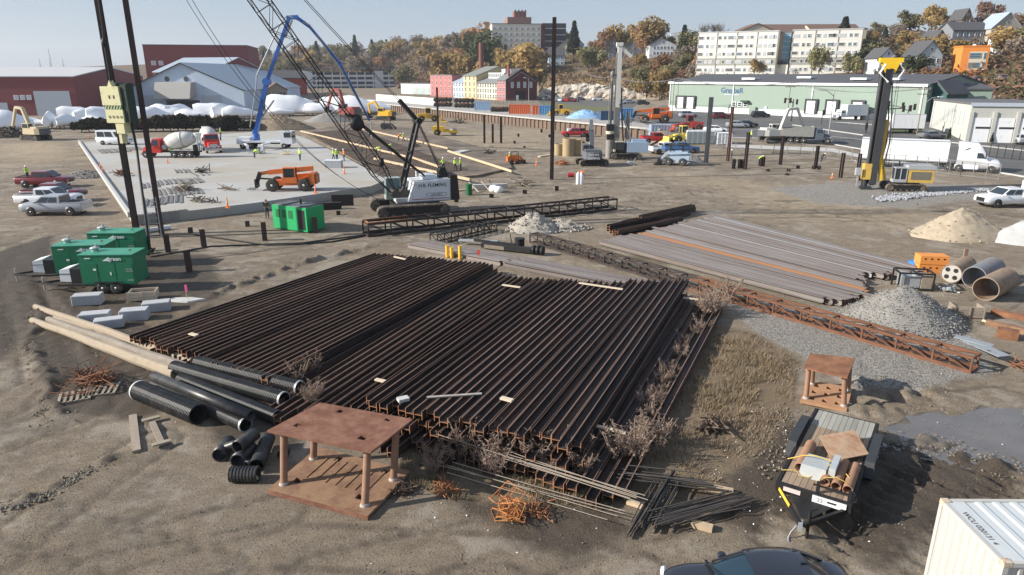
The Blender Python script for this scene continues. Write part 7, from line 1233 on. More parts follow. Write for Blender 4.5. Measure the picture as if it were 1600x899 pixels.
# reinforcing bundles and boards on the slab, all separate lots
k = 0
for (px, py), L, W_, rz in [((298, 283), 4.5, 2.2, 2.15), ((262, 285), 4.2, 2.4, 2.1), ((296, 300), 4.5, 2.2, 2.1), ((256, 300), 4.5, 2.0, 2.1), ((243, 316), 4.2, 1.6, 2.0), ((268, 312), 5.0, 1.8, 2.0), ((312, 272), 4, 1.4, 2.2), ((178, 236), 7, 4.0, 2.2), ((205, 233), 6, 3.0, 2.2), ((285, 268), 3.5, 1.5, 2.1), ((235, 290), 4, 1.5, 2.1)]:
 p = gz(px, py); root = thing('rebar_lot', 'lot of grey steel strips laid out on the slab', 'steel strips', p, rz, 'lots of steel strips laid out on the slab')
 n = int(W_/.36)
 for i in range(n): y = -W_/2+W_*i/max(1, n-1); mb = MB(); x0 = random.uniform(-.3, .3); mb.box(-L/2+x0, L/2+x0, y-.12, y+.12, .01, .07+.04*(i % 2)); part('strip', mb, M('strip_grey', (.19, .18, .17), .7, .2, .25, 2, 0, 20, .2), root)
for (px, py), n, s, m_, lb in [((190, 275), 30, 1.1, rust, 'rusty heap of hooked bars on the slab by the left tall pile'), ((316, 270), 26, 1.0, black, 'dark heap of bars at the back of the strip lots'), ((291, 298), 44, 1.1, oldwood, 'brown heap of offcuts among the strip lots'), ((310, 316), 20, .9, oldwood, 'brown offcuts near the front of the slab'), ((355, 297), 14, 1.0, oldwood, 'scatter of dark sticks right of the strip lots'), ((332, 317), 8, .6, darkrust, 'small dark scrap near the slab front'), ((404, 240), 30, 1.2, greysteel, 'grey tools and boards behind the mixers'), ((447, 242), 14, .9, palewood, 'pale scraps on the slab right of the mixers')]: p = gz(px, py); p.z += .02; tangle('scrap_heap', lb, p, n, s, .045, m_, .4, 'bar')
mb = MB(); mb.box(0, 4.6, -.12, 0, 0, .95)
for i in range(16): mb.box(.1+i*.28, .2+i*.28, -.2, -.121, .0, 1.0)
single('rebar_bulkhead', mb, M('bulkhead_grey', (.3, .29, .27), .8), 'row of upright form stakes at the left corner of the slab front', 'form', P(210, 353), heading(P(210, 353), P(290, 343)))
mb = MB(); mb.box(0, 2.2, -.1, 0, 0, 1.15); single('black_panel', mb, M('panel_black', (.025, .02, .02), .8), 'black tarped panel leaning on the slab front right of the green power pack', 'panel', P(519, 322), .12); mb = MB(); mb.box(0, 2.6, -.5, 0, 0, .7); single('black_panel', mb, M('panel_black', ()), 'black timber stack against the slab behind the power pack', 'panel', P(492, 328), .3)
for (px, py), lb in (((903, 288), 'white gas cylinder standing right of the tall lone pile'), ((908, 288), 'red gas cylinder beside the white one')): mb = MB(); mb.lathe([(.25, 0), (.25, 1.2), (.12, 1.4), (.08, 1.5)], 12); single('gas_cylinder', mb, whitep if 'white' in lb else redp, lb, 'gas cylinder', P(px, py))
for (px, py), lb in (((892, 277), 'red fuel drum left of the gas cylinders'), ((908, 274), 'orange drum behind the gas cylinders')): mb = MB(); mb.tube((-.4, 0, .3), (.4, 0, .3), .3, 12); single('fuel_drum', mb, redp if 'red' in lb else orange, lb, 'drum', P(px, py))
# ---------------------------------------------------------------- buildings
WM = {}
KEEP = [(1086, 1340, 245, 290), (1040, 1545, 0, 246), (455, 625, 0, 640), (600, 850, 0, 415)]
def win(root, x, y, z, w, h, mat=None, frame=None, rz=0):
 mat = mat or glassb; frame = frame or whitep; k = (round(w, 2), round(h, 2), mat.name, frame.name)
 if k not in WM: mb = MB(); t = min(w, h)*.12; mb.box(-w/2, w/2, -.06, .05, -h/2, h/2); mb.k = 1; mb.box(-w/2+t, w/2-t, -.075, -.061, -h/2+t, -t/3); mb.box(-w/2+t, w/2-t, -.075, -.061, t/3, h/2-t); WM[k] = mb.mesh('window', [frame, mat])
 o = bpy.data.objects.new('window', WM[k]); o.location = (x, y, z); o.rotation_euler.z = rz; return link(o, root)
def wgrid(root, xs, zs, w, h, y=0, mat=None, frame=None, rz=0):
 for x in xs:
  for z in zs: win(root, *((x, y, z) if not rz else (y, x, z)), w, h, mat, frame, rz)
def bld(name, label, a, b, dep, h, wall, roof=None, rise=0, kind='flat', cat='building', eave=.4, base=6):
 a = Vector(a); b = Vector(b); b.z = a.z; root = thing(name, label, cat, a, heading(a, b)); W_ = (b-a).length
 mb = MB(); mb.box(0, W_, 0, dep, -base, h)
 if kind == 'front': mb.prism([(0, h), (W_, h), (W_/2, h+rise)], 0, dep, 'y')
 elif kind == 'side': mb.prism([(0, h), (dep, h), (dep/2, h+rise)], 0, W_, 'x')
 part('wall', mb, wall, root); mb = MB(); rm = roof or M('flat_roof', (.12, .12, .125), .8, 0, .15, 1)
 if kind == 'flat': mb.box(-.15, W_+.15, -.15, dep+.15, h, h+.35)
 elif kind == 'front':
  for s, x0 in ((1, -eave), (-1, W_+eave)): q = h-eave*rise/(W_/2); mb.hexa([(x0, -eave, q), (W_/2, -eave, h+rise), (W_/2, dep+eave, h+rise), (x0, dep+eave, q), (x0, -eave, q+.3), (W_/2, -eave, h+rise+.3), (W_/2, dep+eave, h+rise+.3), (x0, dep+eave, q+.3)])
 else:
  for y0 in (-eave, dep+eave): q = h-eave*rise/(dep/2); mb.hexa([(-eave, y0, q), (W_+eave, y0, q), (W_+eave, dep/2, h+rise), (-eave, dep/2, h+rise), (-eave, y0, q+.3), (W_+eave, y0, q+.3), (W_+eave, dep/2, h+rise+.3), (-eave, dep/2, h+rise+.3)])
 part('roof', mb, rm, root); return root, W_
B = lambda n, c, v=.06: M('wall_'+n, c, .85, 0, v, .4)
slate = M('slate_roof', (.075, .075, .08), .85, 0, .15, 1); brownroof = M('brown_roof', (.15, .095, .075), .9, 0, .15, 1); greyroof = M('metal_roof', (.36, .42, .48), .5, .1, .05, .5); redw = M('wall_oxide_red', (.19, .04, .042), .7, 0, .06, .4, streak=(4, 4, .1)); doorg = M('roller_door', (.42, .47, .53), .6, 0, .04, 1)
# red shed at the left
a, b = A(-75, 184, 228), A(125, 182, 232); r, w = bld('boat_shed', 'dark red metal shed with a big pale roller door at the far left', a, b, 55, 12.6, redw, M('white_roof', (.5, .5, .5), .6), 3, 'side')
box(r, 'roller_door', doorg, w*.67, w*.95, -.12, -.02, 0, 8.2); box(r, 'roller_door', doorg, w*.3, w*.45, -.12, -.02, 0, 4.6)
for x in (.53, .58, .63): win(r, w*x, -.1, 6.2, 1.5, 1.5, doorg)
a, b = A(200, 172, 262), A(384, 175, 262); r, w = bld('boat_barn', 'pale blue white gabled boat barn behind the wrapped boats', a, b, 70, 7, B('pale_blue', (.5, .6, .72)), greyroof, 9.5, 'front')
box(r, 'dark_doorway', black, w*.34, w*.62, -.1, -.02, -3, 3.5); mb = MB(); mb.hexa([(w*.3, -.2, 5.), (w*.6, -.2, 5.), (w*.6, -.05, 10), (w*.3, -.05, 10), (w*.3, -6, 4.2), (w*.6, -6, 4.2), (w*.6, -3.5, 9.8), (w*.3, -3.5, 9.8)]); part('canopy_door', mb, M('canopy_grey', (.38, .37, .34), .7), r); mb = MB()
for x in (.13, .64): box(r, 'side_door', doorg, w*x, w*(x+.17), -.1, -.02, -3, 5.2)
for x in (.37, .53): mb = MB(); mb.tube((w*x, -.15, 11), (w*x, -.02, 11), .9, 14); part('round_window', mb, slate, r)
for x0, x1 in ((-.4, w/2), (w+.4, w/2)): mb = MB(); mb.beam((x0, -.5, 7-.05), (x1, -.5, 16.5), .3, .7, (0, 1, 0)); part('verge_board', mb, M('verge_dark_green', (.03, .05, .05), .6), r)
a, b = A(231, 128, 340), A(392, 128, 350); r, w = bld('red_hall', 'tall dark red hall rising behind the blue white barn', a, b, 40, 16.5, redw); wgrid(r, (w*.08, w*.15), (8.5,), 2, 2, -.1, doorg)
a, b = A(330, 140, 300), A(420, 140, 335); bld('red_annex', 'lower red shed with a blue grey roof right of the barn', a, b, 30, 7, redw, greyroof, 6, 'front'); a, b = A(422, 142, 390), A(480, 141, 400); r, w = bld('red_annex', 'red gabled shed left of the parking garage', a, b, 30, 6.5, M('wall_red_bright', (.36, .07, .05), .8), slate, 4, 'side'); a, b = A(418, 160, 280), A(450, 160, 285); r, w = bld('stone_pavilion', 'small brown building with a row of dark openings behind the pump boom', a, b, 12, 4.6, B('tan', (.3, .24, .2)), brownroof, 2.5, 'front'); wgrid(r, np.linspace(1.2, w-1.2, 5), (2,), .9, 3, -.1, black, black)
# parking garage
a, b = A(455, 143, 560), A(622, 140, 585); b.z = a.z; root = thing('parking_garage', 'pale four deck parking garage with a solar roof in the distance', 'parking garage', a, heading(a, b)); W_ = (b-a).length; gw = B('garage', (.6, .62, .64))
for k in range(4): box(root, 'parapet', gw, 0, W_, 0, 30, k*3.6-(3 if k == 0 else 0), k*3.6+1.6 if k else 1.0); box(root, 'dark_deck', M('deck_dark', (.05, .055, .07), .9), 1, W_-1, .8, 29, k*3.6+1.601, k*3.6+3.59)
for x in np.linspace(0, W_-1, 14): box(root, 'column', gw, x, x+.8, -.15, 29.9, -3, 14.4)
for x in (.12, .78): box(root, 'stair_tower', gw, W_*x, W_*x+7, -.8, 5, -3, 15.5)
box(root, 'solar_roof', M('solar_roof', (.16, .18, .22), .4), W_*.15, W_, -2, 30, 17, 17.5); [box(root, 'roof_post', gw, x, x+.3, 2, 2.3, 14.4, 17) for x in np.linspace(W_*.17, W_-1, 9)]
# row of coloured brick buildings
F0, F1 = G(673, 150.5), G(790, 157.5); fv = F1-F0; row = []
def rowb(t0, t1, h, dep, col, lb, nf, nw, kind='flat', rise=0, roof=None, off=0):
 a = F0+fv*t0; b = F0+fv*t1; nrm = Vector((-fv.y, fv.x, 0)).normalized()*off; r, w = bld('brick_building', lb, a+nrm, b+nrm, dep, h, col, roof, rise, kind); wgrid(r, np.linspace(w/nw/2, w-w/nw/2, nw), [h*(i+.6)/nf for i in range(nf)], 1.1, 1.9, -.05, glass); return r, w
a, b = A(627, 149, 405), A(676, 149.5, 384); r, w = bld('mural_building', 'long low pale building with a painted mural, left of the red brick block', a, b, 12, 6.4, B('mural_white', (.58, .6, .6))); box(r, 'mural', M('mural_blue', (.3, .42, .55), .9, 0, .4, .35, col2=(.6, .55, .2)), w*.4, w*.92, -.1, -.02, 0, 4.5)
rowb(0, .33, 10.2, 16, M('wall_coral', (.42, .16, .15), .85, 0, .06, .4), 'coral red four storey brick block in the coloured row', 4, 5); rowb(.33, .49, 7, 18, B('sky', (.52, .62, .7)), 'pale blue narrow building in the coloured row', 3, 4, 'side', 4, greyroof, .3)
r, w = rowb(.49, .655, 10, 24, B('butter', (.56, .45, .26)), 'butter yellow tall building of the coloured row', 4, 3, 'side', 4, M('olive_roof', (.2, .21, .19), .8)); r, w = rowb(.655, .9, 7, 20, B('cream', (.62, .57, .42)), 'cream long building with a monitor roof in the coloured row', 3, 8, 'side', 4, M('grey_green_roof', (.19, .2, .2), .8), .3); box(r, 'roof_monitor', B('monitor', (.5, .52, .5)), w*.2, w*.95, 4, 14, 8, 11.4); wgrid(r, np.linspace(w*.25, w*.9, 8), (10.2,), 1.3, 1.4, 3.95, glass)
for x in (.45, .55, .8): mb = MB(); mb.tube((w*x, 9, 11.4), (w*x, 9, 13), .6, 10); part('roof_vent', mb, whitep, r)
rowb(.9, 1., 8.4, 16, M('wall_coral', ()), 'coral red end building of the coloured row', 3, 3, 'side', 3.5, M('grey_green_roof', ())); a, b = F1+fv*.004, G(839, 157); brick = M('wall_dark_brick', (.11, .035, .035), .85, 0, .1, .5); r, w = bld('brick_building', 'dark red brick building whose gable faces the camera right of the coloured row', a, b, 14, 8.2, brick, slate, 4.6, 'front'); wgrid(r, np.linspace(w*.2, w*.8, 4), (6.4,), 1.2, 2.4, -.05, greyroof); box(r, 'entrance', black, w*.3, w*.62, -.15, -.02, -.5, 4); box(r, 'door', whitep, w*.32, w*.4, -.2, -.16, 0, 2.2)
for x0, x1 in ((w*.05, w*.5), (w*.95, w*.5)): mb = MB(); mb.beam((x0, -.08, 7.8), (x1, -.08, 11.6), .1, .6, (0, 1, 0)); part('pale_band', mb, B('band', (.5, .5, .5)), r)
mb = MB(); mb.box(w*.12, w*.17, 2, 3.5, 9, 14); part('chimney', mb, M('chimney_red', (.3, .07, .06), .9), r); p = A(752, 104, 400); mb = MB(); mb.tube((0, 0, -14), (0, 0, 12.5), 1.7, 14, 1.25); single('brick_chimney', mb, M('chimney_brown', (.2, .08, .06), .9), 'tall red brown brick chimney behind the yellow building', 'chimney', p)
# hospital block on the hill, apartments, church like roofs
a, b = A(769, 76, 470), A(845, 74, 474); hp = B('hospital', (.74, .68, .57)); r, w = bld('hill_hospital', 'large pale brick block with dark side wing on the hilltop', a, b, 30, 15, hp, base=14); wgrid(r, np.linspace(1.5, w-1.5, 9), (2, 5.4, 8.8, 12.2), 1.8, 1.7, -.05, M('window_grey', (.2, .22, .25), .3)); box(r, 'penthouse', B('brick_pale', (.26, .15, .125)), w*.33, w*.82, 4, 22, 15.4, 19.5); box(r, 'tank_house', B('brick_red', (.24, .115, .095)), w*.47, w*.72, 6, 14, 19.5, 23.2); box(r, 'brick_wing', M('wall_dark_brick', ()), w, w+3, 1, 34, -14, 14.8); box(r, 'dark_wing', M('wing_dark', (.07, .07, .08), .8), w+3, w+19, 12, 34, -14, 16.5)
for k in range(4): box(r, 'floor_band', hp, w+3, w+19.1, 11.9, 11.99, 1+k*4, 1.5+k*4)
for x in (.48, .55, .62, .69): box(r, 'brick_fin', B('brick_red', ()), w*x, w*x+1, 5.4, 5.9, 19.5, 24)
ap = B('apartment', (.7, .685, .63))
def apts(a, b, label, n, seed):
 r, w = bld('apartment_block', label, a, b, 14, 17.5, ap, M('white_roof', ()), base=5); random.seed(seed)
 box(r, 'grey_band', B('band_grey', (.35, .35, .31)), .1, w-.1, -.04, -.005, 5.4, 8.1)
 for k in range(n+1): box(r, 'downpipe', M('pipe_brown', (.2, .18, .16), .8), w*k/n-.15, w*k/n+.15, -.1, -.01, -2, 17.4)
 for k in range(n):
  for z in (1.2, 3.8, 6.7, 9.6, 12.5, 15.6):
   for x, ww in ((.12, 1.4), (.38, 1.1), (.68, 2.3), (.84, 1.1)) if k % 2 else ((.15, 2.3), (.5, 1.1), (.72, 1.3)): win(r, w*(k+x)/n, -.05, z, ww, 1.25, random.choice((glass, glassb, doorg)), ap)
 return r, w
apts(A(1086, 125, 285), A(1209, 125, 272), 'left half of the long cream apartment block above the green warehouse', 4, 3); a, b = A(1231, 125, 270), A(1338, 125, 262); r, w = apts(a, b, 'right half of the long cream apartment block above the warehouse', 3, 4)
a, b = A(1211, 125, 277), A(1229, 125, 275); r, w = bld('stair_tower', 'blue glazed stair tower between the two apartment halves', a, b, 10, 17.2, B('tower_brown', (.25, .22, .19)), base=5); box(r, 'glass_front', M('tower_glass', (.1, .22, .32), .15, 0, .3, 1), w*.35, w-.1, -.1, -.02, 6, 16.8); [box(r, 'mullion', doorg, w*.35, w-.1, -.16, -.101, z, z+.15) for z in (8, 10, 12, 14, 16)]; box(r, 'porch', ap, -.5, w+.2, -3, -.2, -4, 5.6)
for (x0, y0, x1, y1, Y_, h, rise, lb, k) in ((1150, 62, 1215, 62, 345, 3, 4, 'pale gabled long house behind the left apartment half', 'front'), (1180, 60, 1285, 60, 350, 3, 3.5, 'long brown roofed building behind the apartments', 'side'), (1268, 60, 1345, 60, 345, 3, 3.5, 'second brown roofed building behind the apartments', 'side'), (1330, 66, 1352, 66, 320, 5.5, 0, 'cream flat box building at the right end of the apartments', 'flat')): bld('hill_building', lb, A(x0, y0, Y_), A(x1, y1, Y_), 16, h, B('cream2', (.6, .54, .42)), brownroof, rise, k, base=8)
def house(px0, px1, py, Y_, h, rise, col, label, kind='front', roof=None, dep=10, rows=2, cols=3, dark=True, rot=0):
 Y_ = G((px0+px1)/2, py).y; KEEP.append((px0-6, px1+6, Y_-75, Y_+12)); a, b = A(px0, py, Y_), A(px1, py, Y_+rot); r, w = bld('house', label, a, b, dep, h, col, roof or slate, rise, kind, 'house', base=7); wgrid(r, np.linspace(w*.18, w*.82, cols), [h*(i+.55)/rows for i in range(rows)], min(1.1, w*.12), 1.5, -.05, glass)
 if kind == 'front' and rise > 2: win(r, w/2, -.05, h+rise*.4, 1., 1.2, glass)
 return r, w
hw_ = B('house_white', (.62, .65, .68)); hb = B('house_blue', (.42, .52, .6)); hg = B('house_grey', (.2, .21, .23)); hcr = B('house_cream', (.6, .55, .42)); hbr = B('house_brown', (.22, .14, .11))
house(1430, 1467, 122, 290, 7, 4.5, B('house_mint', (.42, .52, .55)), 'pale blue grey gabled house above the yellow rig', cols=4)
Y_ = G(1518, 118).y; KEEP.append((1490, 1545, Y_-75, Y_+12)); a, b = A(1497, 118, Y_), A(1539, 118, Y_-2); r, w = bld('house', 'modern orange and cream box house on the hill at the right', a, b, 9, 8.7, M('wall_orange', (.72, .25, .05), .7, 0, .04, 1), M('wall_orange', ()), cat='house'); box(r, 'cream_panel', hcr, w*.3, w*.93, -.08, -.01, 1.7, 7.2); [win(r, w*.5, -.12, z, 3.4, 1.7, glassb, greysteel) for z in (3.1, 6)]; [win(r, w*.85, -.12, z, .6, 1.9, glassb, greysteel) for z in (3.1, 5.9)]; box(r, 'garage_door', redp, w*.3, w*.7, -.1, -.02, -2.2, .4); box(r, 'roof_unit', whitep, w*.5, w*.58, 3, 4, 9.06, 9.6)
house(1448, 1480, 93, 330, 5, 5, hg, 'dark slate gabled house above the pale blue one'); house(1545, 1592, 68, 340, 5.5, 5.5, B('house_tan', (.4, .36, .3)), 'tan gabled house with white trim at the top right', roof=greyroof); r, w = house(1555, 1585, 84, 325, 6, 3, hw_, 'white porch house front on the right hilltop', dep=5, cols=3); house(1485, 1540, 75, 350, 6.5, 3, hg, 'wide dark house half behind bare trees at the top right', 'side', cols=5)
house(857, 882, 103, 400, 6, 4.5, hb, 'pale blue white house beside the tall lone pile', 'side', cols=3); house(872, 900, 88, 425, 6, 5, hcr, 'cream gabled house behind the pale blue one', 'front'); house(887, 912, 82, 440, 5, 5, hw_, 'white gabled house higher up behind the lone pile', 'front'); house(942, 962, 92, 410, 11, 1.5, hg, 'tall dark blue house with white corner trim left of the white mast', cols=3, rows=3)
house(975, 1005, 88, 420, 6, 5.5, hg, 'grey gabled house right of the white mast', roof=slate); house(978, 992, 74, 450, 10, 1, B('house_stone', (.42, .4, .34)), 'narrow stone tower house behind the white mast', 'flat'); house(1014, 1056, 88, 405, 6, 3.5, hw_, 'white columned house among olive trees', 'front', cols=6); house(1048, 1072, 55, 480, 7, 4, hw_, 'white twin cupola house on the skyline', 'front'); house(735, 760, 90, 500, 6, 6, hw_, 'white gabled house above the yellow building', 'front'); house(625, 640, 74, 700, 6, 6, hw_, 'small white gabled house on the far skyline', 'front'); house(440, 470, 84, 760, 6, 4, hg, 'dark long house on the far left ridge', 'side', cols=5); house(1370, 1395, 124, 275, 7, 3, hw_, 'white house behind the crown of the yellow rig', 'front'); house(1500, 1515, 52, 420, 6, 4, hbr, 'brown house on the skyline between the gold trees', 'front')
# green warehouse
wg = M('warehouse_green', (.255, .325, .27), .75, 0, .04, .3, streak=(6, 6, .1)); a, b = G(1045, 173), G(1441, 191); L_ = (b-a).length; r, w = bld('green_warehouse', 'long pale green warehouse with loading docks and a dark roof', a, b, 42, 8.3, wg, M('dark_membrane', (.085, .085, .092), .7, 0, .1, .4), 2.2, 'side', 'warehouse', base=2)
box(r, 'white_plinth', whitep, 0, w, -.12, -.01, -1, 1.5); box(r, 'white_eave', whitep, -.5, w, -.5, -.42, 8, 8.6); [box(r, 'gutter_pipe', whitep, w*x, w*x+.25, -.2, -.02, 0, 8.2) for x in (.0, .3, .62, .985)]
for x in (.035, .085, .6, .675, .765): d = box(r, 'dock_shelter', M('dock_black', (.05, .05, .055), .8), w*x, w*x+3.4, -.5, -.13, .9, 4.6); box(d, 'dock_door', whitep, w*x+.6, w*x+2.8, -.55, -.501, .9, 4.1)
for x in (.31, .335, .36): win(r, w*x, -.15, 2.6, 1.3, 1.3, glass)
box(r, 'door_canopy', M('verge_dark_green', ()), w*.345, w*.375, -1.4, -.1, 3.3, 3.7); box(r, 'door', doorg, w*.44, w*.452, -.16, -.02, 0, 2.3); box(r, 'electric_cabinet', M('cabinet', (.25, .3, .25), .7), w*.385, w*.41, -1, -.13, -.5, 2)
text('lettering', 'GraybaR', 2.0, M('sign_blue', (.04, .1, .22), .6), (w*.295, -.06, 6.3), (pi/2, 0, 0), r, bold=.02); box(r, 'sign_stripe', doorg, w*.26, w*.33, -.08, -.02, 5., 5.25)
for x, y in ((.3, 4), (.72, 5), (.83, 5), (.5, 8)): box(r, 'roof_skylight', whitep, w*x, w*x+4, y, y+3, 8.9+y*.1, 9.4+y*.1)
a, b = G(1443, 190), G(1478, 192); r, w = bld('warehouse_wing', 'dark green shadowed gable wing at the right end of the warehouse', a+Vector((0, 1.5, 0)), b+Vector((0, 1.5, 0)), 9, 6.5, M('wing_green', (.03, .09, .08), .7), M('dark_membrane', ()), 2.6, 'front'); a, b = G(1479, 187), G(1542, 188); bld('warehouse_wing', 'pale green low wing right of the warehouse gable', a, b, 20, 7.2, wg, M('dark_membrane', ()), 1, 'side')  # shadow on the gable wing is painted in as a darker green wall
gg_ = M('pale_block_wall', (.46, .46, .42), .9, 0, .05, .6); a, b = G(1508, 222), G(1650, 228); r, w = bld('garage_building', 'pale block garage building with white overhead doors at the right edge', a, b, 22, 6.6, gg_, base=2)
for x in (.04, .3, .56): d = box(r, 'overhead_door', whitep, w*x, w*x+w*.2, -.1, -.01, 0, 4.3); [box(d, 'door_window', glass, w*x+k*w*.05+.6, w*x+k*w*.05+1.3, -.13, -.101, 2.4, 2.75) for k in range(4)]; [box(r, 'pilaster', gg_, w*x-.7, w*x-.1, -.3, -.012, 0, 5.4)]
box(r, 'coping', doorg, -.2, w, -.25, -.16, 6.3, 6.95); mb = MB(); mb.quad((-.02, 1, -1), (-.02, 18, -1), (-.02, 18, 1), (-.02, 1, 1)); part('base_wall', mb, gg_, r); wgrid(r, np.linspace(3, 14, 6), (4.2,), .5, 2.6, -.05, gg_, doorg, -pi/2)
# ---------------------------------------------------------------- retaining wall, barrier, fence
mb = MB(); xs_ = [Vector((*p, 0)) for p in [(-75.5, 307.5)]+WALL[1:4]+[(30.2, 140.8)]]; k = 0
for a, b in zip(xs_[:-1], xs_[1:]):
 d = (b-a).normalized(); n_ = Vector((d.y, -d.x, 0)); m = int((b-a).length/.9)
 for i in range(m): p, q = a.lerp(b, i/m), a.lerp(b, (i+1)/m); o = n_*(.25 if k % 2 else .02); k += 1; mb.hexa([tuple((v+o2)[:2])+(z,) for z in (-.4, 2.15) for v, o2 in ((p, o), (q, o), (q, n_*-1.2), (p, n_*-1.2))])
wl = single('retaining_wall', mb, M('sheet_pile_brown', (.17, .12, .09), .85, .1, .15, .5), 'brown sheet pile retaining wall along the far side of the yard', 'retaining wall'); mb = MB()
for a, b in zip(xs_[:-1], xs_[1:]): mb.beam(a+Vector((0, 0, 2.33)), b+Vector((0, 0, 2.33)), 1.3, .35)
part('cap_beam', mb, M('cap_concrete', (.42, .4, .37), .9), wl); a, b = G(588, 157), G(680, 165); mb = MB(); mb.hexa([tuple((v+o)[:2])+(2.2+z,) for z in (0, 2.5) for v, o in ((a, Vector((0, -.4, 0))), (b, Vector((0, -.4, 0))), (b, Vector((0, .4, 0))), (a, Vector((0, .4, 0))))]); single('white_barrier_wall', mb, B('barrier_white', (.7, .68, .63)), 'long white wall above the retaining wall at the far left end', 'wall')
chain = M('mesh_grey', (.25, .25, .25), .6, .3, .1, 3)
def fence(label, pp, h, n, name='chain_link_fence', m=None, mesh_=True):
 pts = [G(*p) for p in pp]; root = thing(name, label, 'fence', pts[0]); o = pts[0]; m = m or chain
 for a, b in zip(pts[:-1], pts[1:]):
  k = max(1, int(n*(b-a).length/sum((y-x).length for x, y in zip(pts[:-1], pts[1:]))))
  for i in range(k+1): p = a.lerp(b, i/k); p.z = tz(p.x, p.y); mb = MB(); mb.tube(p-o, p-o+Vector((0, 0, h)), .05, 6); part('post', mb, m, root)
  for z in (h, .15): mb = MB(); mb.tube(a-o+Vector((0, 0, z)), b-o+Vector((0, 0, z)), .035, 5); part('rail', mb, m, root)
  if mesh_:
   mb = MB(); L = (b-a).length; s = .35; kk = int(L/s)
   for i in range(kk):
    for f in (1, -1): p = a.lerp(b, i/kk); q = a.lerp(b, min(1, (i+h/s*.5)/kk)); mb.beam(p-o+Vector((0, 0, .1 if f > 0 else h)), q-o+Vector((0, 0, h if f > 0 else .1)), .009)
   stuff(part('wire_mesh', mb, m, root))
fence('chain link fence running along the street behind the piles', [(942, 213), (985, 216), (1130, 233), (1250, 244), (1330, 253)], 2., 30); fence('chain link fence continuing in front of the white semi truck', [(1360, 262), (1430, 267), (1500, 276), (1560, 282)], 2., 12); fence('dark fence behind the semi truck cab at the right edge', [(1545, 246), (1605, 252)], 2.2, 6, 'dark_fence', black); fence('dark fence before the coloured buildings', [(600, 152), (680, 156), (800, 164), (850, 167)], 2.0, 24, 'dark_fence', M('fence_dark', (.06, .06, .06), .7)); fence('thin fence on top of the retaining wall', [(700, 181), (860, 189.5), (930, 193)], 1.4, 16)
# ---------------------------------------------------------------- containers and rail gear on the terrace
orc = M('container_orange', (.6, .14, .05), .5, 0, .08, 2); blc = M('container_blue', (.08, .25, .5), .5, 0, .08, 2); lbc = M('container_pale_blue', (.28, .4, .55), .5, 0, .08, 2)
for x0, x1, py, m, lb in ((741, 766, 173, lbc, 'pale blue container left of the black wagon on the terrace'), (795, 829, 179, orc, 'orange container with blue ends on the terrace'), (832, 842, 180.5, orc, 'narrow orange container end behind the tall lone pile'), (843, 863, 181, blc, 'blue container right of the orange ones'), (971, 990, 187, blc, 'blue container right of the white mast')): a, b = G(x0, py), G(x1, py); container('shipping_container', lb, a+Vector((0, 2, 0)), heading(a, b), (b-a).length, m, 2.6, 2.4, False)
for x0, x1, py, lb in ((678, 706, 167, 'black bogie stack at the left end of the rail gear'), (710, 741, 168.5, 'second black bogie stack on the terrace'), (767, 794, 175, 'low black wagon between the containers')):
 a, b = G(x0, py), G(x1, py); root = thing('rail_bogies', lb, 'rail wagon', a, heading(a, b)); L = (b-a).length
 for z in (0, 1.6) if 'low' not in lb else (0,):
  for k in range(5): mb = MB(); x = L*(k+.5)/5; mb.lathe([(.1, -.9), (.75, -.9), (.75, -.75), (.15, -.7), (.15, .7), (.75, .75), (.75, .9), (.1, .9)], 14, 'y', (x, 0, z+.75)); part('wheelset', mb, M('bogie_black', (.045, .04, .038), .8, .2, .3, 3), root)
  box(root, 'side_frame', M('bogie_black', ()), .2, L-.2, -1.1, -.95, z+.5, z+1.0); box(root, 'bolster', rust, L*.3, L*.7, -1.15, .9, z+1.1, z+1.5)
p = G(875, 181); loader('yellow machine on the terrace right of the tall lone pile', p, pi, sc=.9); heap('tarp_heap', 'blue tarped heap with white scraps on the terrace', 'tarp', G(915, 185), 5, 3, 2.1, M('tarp_pale_blue', (.22, .42, .66), .6, 0, .3, 1, col2=(.6, .6, .55), thr=.62), 0, .3, (0, 0), 1.6, 41); container('dumpster', 'dark blue dumpster left of the white mast', G(937, 188), .1, 4.5, M('dumpster_blue', (.04, .09, .16), .6), 2.2, 2.2, False, 'dumpster')
# ---------------------------------------------------------------- parked cars
cs = [cblack, cgrey, silver, cwhite, cred, cblue, maroon]; nm = {cblack.name: 'black', cgrey.name: 'grey', silver.name: 'silver', cwhite.name: 'white', cred.name: 'red', cblue.name: 'blue', maroon.name: 'maroon'}
def cars(lst, where, rz=0.2):
 for px, py, c, k in lst: car(k, c, '%s %s %s' % (nm[c.name], k if k != 'hatch' else 'hatchback', where), G(px, py), rz+random.uniform(-.08, .08))
cars([(843, 157, cblack, 'suv'), (851, 157, cgrey, 'sedan'), (860, 158, cblack, 'sedan'), (868, 158.5, silver, 'suv'), (877, 159, cwhite, 'hatch'), (887, 159, cred, 'suv'), (847, 155.5, cgrey, 'hatch'), (856, 156, cwhite, 'suv'), (873, 157.3, cblue, 'sedan'), (893, 158, cblack, 'hatch'), (899, 159.5, maroon, 'sedan')], 'in the row below the cliff, left of the white mast', 1.2)
cars([(907, 157, cgrey, 'hatch'), (934, 157.5, cwhite, 'sedan'), (970, 163, cwhite, 'suv')], 'parked below the cliff right of the lone pile'); cars([(978, 161, cgrey, 'sedan'), (984, 162, silver, 'hatch'), (1005, 164, cblack, 'suv')], 'by the left end of the green warehouse')
